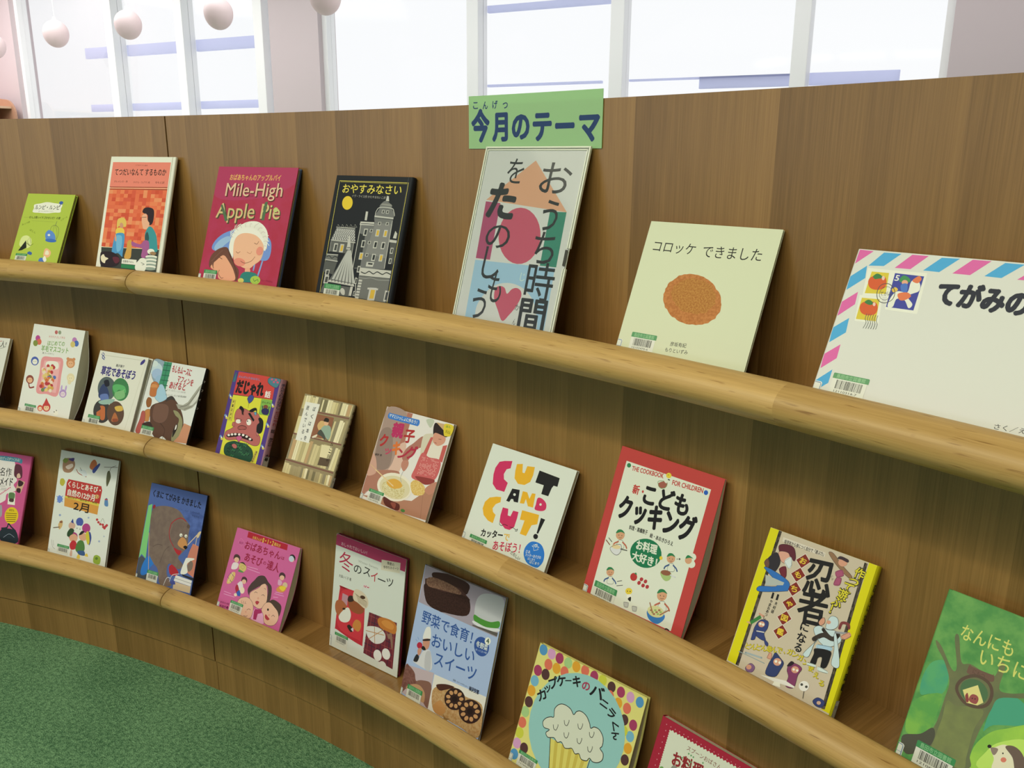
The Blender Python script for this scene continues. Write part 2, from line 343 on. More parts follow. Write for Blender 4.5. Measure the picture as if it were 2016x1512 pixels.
# ------------------------------------------------------------------ books
INFO = {
 'g1': ('picture_book', 'picture book', 'lime green picture book with a birdcage drawing, leftmost on the top shelf'),
 'tetsu': ('picture_book', 'picture book', 'tall cream-edged picture book with an orange brick kitchen, second on the top shelf'),
 'apple': ('picture_book', 'picture book', 'crimson picture book with a white-haired granny hugging a child, top shelf'),
 'oyasumi': ('picture_book', 'picture book', 'black picture book with a yellow moon over a night town, top shelf'),
 'koro': ('picture_book', 'picture book', 'cream square picture book with one round brown croquette, top shelf'),
 'tegami': ('picture_book', 'picture book', 'wide white picture book drawn as an airmail envelope with stamps, top shelf'),
 'w0': ('storybook', 'book', 'white book cut off by the left edge, leftmost on the middle shelf'),
 'youmou': ('craft_book', 'craft book', 'white craft book with felted wool animals and a pink scalloped panel, middle shelf'),
 'kusa': ('craft_book', 'craft book', 'cream book with four overlapping round photos like a clover, middle shelf'),
 'moose': ('picture_book', 'picture book', 'picture book with a big brown moose head and muffins, leaning beside the clover-photo book'),
 'daja': ('joke_book', 'book', 'thick purple and yellow joke book with a gaping cartoon man, middle shelf'),
 'boku': ('novel', 'book', 'small beige novel with drawn bookshelves and a white title strip, middle shelf'),
 'oyako': ('cookbook', 'cookbook', 'cookbook with a child in a red gingham apron and a big salad bowl, middle shelf'),
 'cut': ('craft_book', 'craft book', 'white paper-cutting book with chunky pink, yellow and black CUT AND CUT letters'),
 'kodomo': ('cookbook', 'cookbook', 'red-bordered children cookbook with little cooks in green caps, middle shelf'),
 'ninja': ('craft_book', 'craft book', 'bright yellow edged ninja toy book with red diamond title tiles, middle shelf'),
 'nanni': ('picture_book', 'picture book', 'green picture book with a hollow tree and a hedgehog, right end of the middle shelf'),
 'p0': ('craft_book', 'craft book', 'magenta craft book with a black handbag, cut off at the left of the bottom shelf'),
 'feb': ('picture_book', 'picture book', 'tall white seasonal book with a red and orange month panel, bottom shelf'),
 'bear': ('picture_book', 'picture book', 'blue picture book with a big brown bear in a red scarf writing, bottom shelf'),
 'oba': ('parenting_book', 'book', 'bright pink book with a laughing grandmother between two children, bottom shelf'),
 'fuyu': ('cookbook', 'cookbook', 'white winter sweets book with a crimson top band and red tray of doughnuts, bottom shelf'),
 'yasai': ('cookbook', 'cookbook', 'pale blue vegetable sweets book with a chef and lotus root cake, bottom shelf'),
 'cup': ('picture_book', 'picture book', 'polka dot picture book with a cupcake on a mint circle, bottom shelf'),
 'red': ('cookbook', 'cookbook', 'dark red book with a pinked cream panel, rightmost on the bottom shelf'),
}
M_LAB = plain('white_label_paper', (.74, .75, .76), .35, .4); M_LABG = plain('green_label_ink', (.045, .27, .10), .35, .4); M_INK = plain('black_label_ink', (.03, .03, .03), .4, .4)
M_LABT = plain('pale_green_label_ink', (.25, .52, .30), .35, .4); M_STKB = plain('blue_sticker_ink', (.05, .16, .42), .35, .4)
def barcode(root, lab, z):
    u, v, w, hg, hw, num = lab; K = 1e-4; u, v, w, hg, hw = u*K, v*K, w*K, hg*K, hw*K
    hw = min(hw, v - hg - .0008)
    s = Sheet(z)
    s.poly([(u+.0004, v-hg-hw), (u+w-.0012, v-hg-hw), (u+w-.0012, v-.002), (u+.0004, v-.002)], M_LAB); s.z += 3e-5
    s.poly([(u, v-hg), (u+w, v-hg), (u+w, v-.0008), (u+w-.0008, v), (u+.0008, v), (u, v-.0008)], M_LABG); s.z += 3e-5
    s.text('島田市立図書館', u+.004, v-hg/2, u+w-.004, v-hg/2, hg*.72, .02, M_LABT)
    r = random.Random(num + 'b'); x = u+w*.14; bh = min(.0095, hw*.62)
    while x < u+w*.86:
        b = r.choice((.0003, .0003, .0006, .0009)); s.poly([(x, v-hg-.0012-bh), (x+b, v-hg-.0012-bh), (x+b, v-hg-.0012), (x, v-hg-.0012)], M_INK); x += b + r.choice((.0003, .0005, .0008))
    yb = v-hg-.0012-bh-.0026
    if len(num) > 5 and hw > .012: s.text(num, u+w*.14, yb, u+w*.78, yb, .0024, 0, M_INK)
    s.build('barcode_label', root)
def sticker(root, q, z, wd):
    u0, v0, u1, v1 = [c*1e-4 for c in q]; u0 = .0003; s = Sheet(z); hw2 = wd/2
    v1 = max(.001, min(v1, v0 - .015))
    s.poly([(u0, v1), (u1, v1), (u1, v0-.0015), (u1-.0015, v0), (u0, v0)], M_LAB); s.z += 3e-5
    s.stroke([(u0, v0-.0012), (u1-.0022, v0-.0012), (u1-.0012, v0-.0025), (u1-.0012, v1+.001)], .0007, M_STKB); s.stroke([(u0, v0-.009), (u1-.0012, v0-.009)], .0004, M_STKB)
    s.V = [(x-hw2, y, zz) for x, y, zz in s.V]
    s.build('call_number_sticker', root)
def slab(name, w, h, z0, z1, mat, parent, x0=None, bul=0, inset=0, side=1, m2=None):
    """upright slab; bul lets the free edge belly out backwards as splayed pages do"""
    x0 = -w/2 if x0 is None else x0; n = 10 if bul else 1; nx = 5 if bul else 1; V, F = [], []
    def off(x, v, k): 
        f = (x-x0)/w if side > 0 else 1-(x-x0)/w
        return -bul*k*math.sin(PI*min(1, v*1.02))*f*f
    for layer, z in ((0, z0), (1, z1)):
        for j in range(n+1):
            for i in range(nx+1):
                x = x0 + w*i/nx; V.append((x, inset + (h-2*inset)*j/n, z + off(x, j/n, 1 if layer == 0 else (1 if name == 'back_cover' else 0))))
    a = (n+1)*(nx+1); ix = lambda l, j, i: l*a + j*(nx+1) + i
    for j in range(n):
        for i in range(nx):
            F.append((ix(0, j, i), ix(0, j+1, i), ix(0, j+1, i+1), ix(0, j, i+1))); F.append((ix(1, j, i), ix(1, j, i+1), ix(1, j+1, i+1), ix(1, j+1, i)))
        F.append((ix(0, j, 0), ix(1, j, 0), ix(1, j+1, 0), ix(0, j+1, 0))); F.append((ix(0, j, nx), ix(0, j+1, nx), ix(1, j+1, nx), ix(1, j, nx)))
    for i in range(nx):
        F.append((ix(0, 0, i), ix(0, 0, i+1), ix(1, 0, i+1), ix(1, 0, i))); F.append((ix(0, n, i), ix(1, n, i), ix(1, n, i+1), ix(0, n, i+1)))
    return mesh_obj(name, V, F, mat, parent=parent)
def place(root, d):
    l = d['l']; y = d['y']; r2 = Vector((math.cos(y), math.sin(y), 0)); ou = Vector((-r2.y, r2.x, 0)); 
    u = Vector((0, 0, 1))*math.cos(l) + ou*math.sin(l); n = -ou*math.cos(l) + Vector((0, 0, 1))*math.sin(l)
    m = Matrix((r2, u, n)).transposed().to_4x4(); m.translation = d['o']; root.matrix_world = m
SOFT = {'oyako', 'kodomo', 'oba', 'youmou', 'p0', 'yasai', 'cut', 'w0', 'red'}
JACKET = {'daja', 'boku', 'ninja'}
def make_book(k, d):
    name, cat, label = INFO[k]; K = 1e-4; w, h, t = d['w']*K, d['h']*K, d['t']*K
    root = thing(name, label, cat); sp_ = d['s']; right = sp_ == 'R'
    base = print_mat(d['b']); bt = .0006 if k in SOFT else (.0012 if k in JACKET else .0016)
    if t < .006: bt = min(bt, .0013)
    ins = 0.0004 if k in SOFT else .003; bul = d.get('bulge', 0)
    side_col = print_mat(d['side']['col']) if 'side' in d else base
    back_col = print_mat(d['back']) if 'back' in d else side_col
    # front cover board with its printing
    s = Sheet(t + 1e-5)
    V, F = [], []; box_geo(-w/2, w/2, 0, h, t-bt, t, V, F)
    s2 = Sheet(t + 2e-5); s2.mats = [base]; s2.V, s2.F, s2.fm = list(V), list(F), [0]*6
    k0 = len(s2.V); s2.draw(d['i']); s2.V[k0:] = [(x-w/2, y, z) for x, y, z in s2.V[k0:]]
    fc = s2.build('front_cover', root); top = s2.z + 4e-5
    slab('back_cover', w, h, 0, bt, back_col, root, bul=bul, side=-1 if right else 1)
    pw = w - ins - .0015
    slab('page_block', pw, h, bt+1e-5, t-bt-1e-5, M_PAGES, root, x0=(-w/2+ins if right else -w/2+.0015), bul=bul, inset=ins, side=-1 if right else 1)
    # spine: a flattened round, at the right for books that open to the right
    b = .0028 if k in JACKET else (.0022 if t > .009 else .0012); sg = 1 if right else -1; x = sg*w/2; V, F = [], []; n = 9
    for j, y in enumerate((0, h)):
        for i in range(n): q = i/(n-1); V.append((x + sg*b*(1-abs(2*q-1)**3.2), y, t*q))
        for i in range(n): q = 1-i/(n-1); V.append((x + sg*(b-.0006)*(1-abs(2*q-1)**3.2) - sg*.0004, y, .0003 + (t-.0006)*q))
    m2 = 2*n
    F = [(i, (i+1) % m2, m2+(i+1) % m2, m2+i) for i in range(m2)] + [tuple(range(m2))[::-1], tuple(range(m2, 2*m2))]
    sp = mesh_obj('spine', V, F, side_col, parent=root)
    if 'side' in d:                                    # lettering down the spine
        ss = Sheet(0)
        tw = t*.62
        for txt, a, c, col in d['side']['texts']:
            a, c = a*1e-3, min(c*1e-3, h-.004); nn = len(txt)
            for i, ch in enumerate(txt):
                yy = h - (a + (c-a)*(i+.5)/nn); hh = min((c-a)/nn*.9, tw*1.15)
                ss.text(ch, t/2-tw/2, yy, t/2+tw/2, yy, hh, .03, print_mat(col.replace('#', '')))
        o = ss.build('spine_title', sp); o.data.transform(Matrix(((0, 0, 1, x+sg*(b+.0001)), (0, 1, 0, 0), (-1, 0, 0, t), (0, 0, 0, 1))))
        if d['side'].get('sticker'):
            ss = Sheet(0); zz = t
            ss.poly([(t*.08, .008), (t*.92, .008), (t*.92, .032), (t*.08, .032)], M_LAB); ss.z += 3e-5; ss.stroke([(t*.12, .009), (t*.88, .009), (t*.88, .031), (t*.12, .031)], .0007, M_STKB, True); ss.text('913', t*.3, .024, t*.7, .024, .004, .02, M_INK)
            o = ss.build('call_number_sticker', root); o.data.transform(Matrix(((0, 0, 1, x+sg*(b+.00015)), (0, 1, 0, 0), (-1, 0, 0, t), (0, 0, 0, 1))))
    if d.get('hinge'): 
        hx = w/2-.009; slab_ = boxes('hinge_groove', [(hx, hx+.0016, .0005, h-.0005, t+1e-4, t+3e-4)], print_mat(d['hinge']), root)
    if 'lab' in d:
        l = list(d['lab']); l[0] -= d['w']/2; barcode(root, l, top)
    if 'st' in d and not right:
        sticker(root, d['st'], top, w)
    place(root, d)
    return root
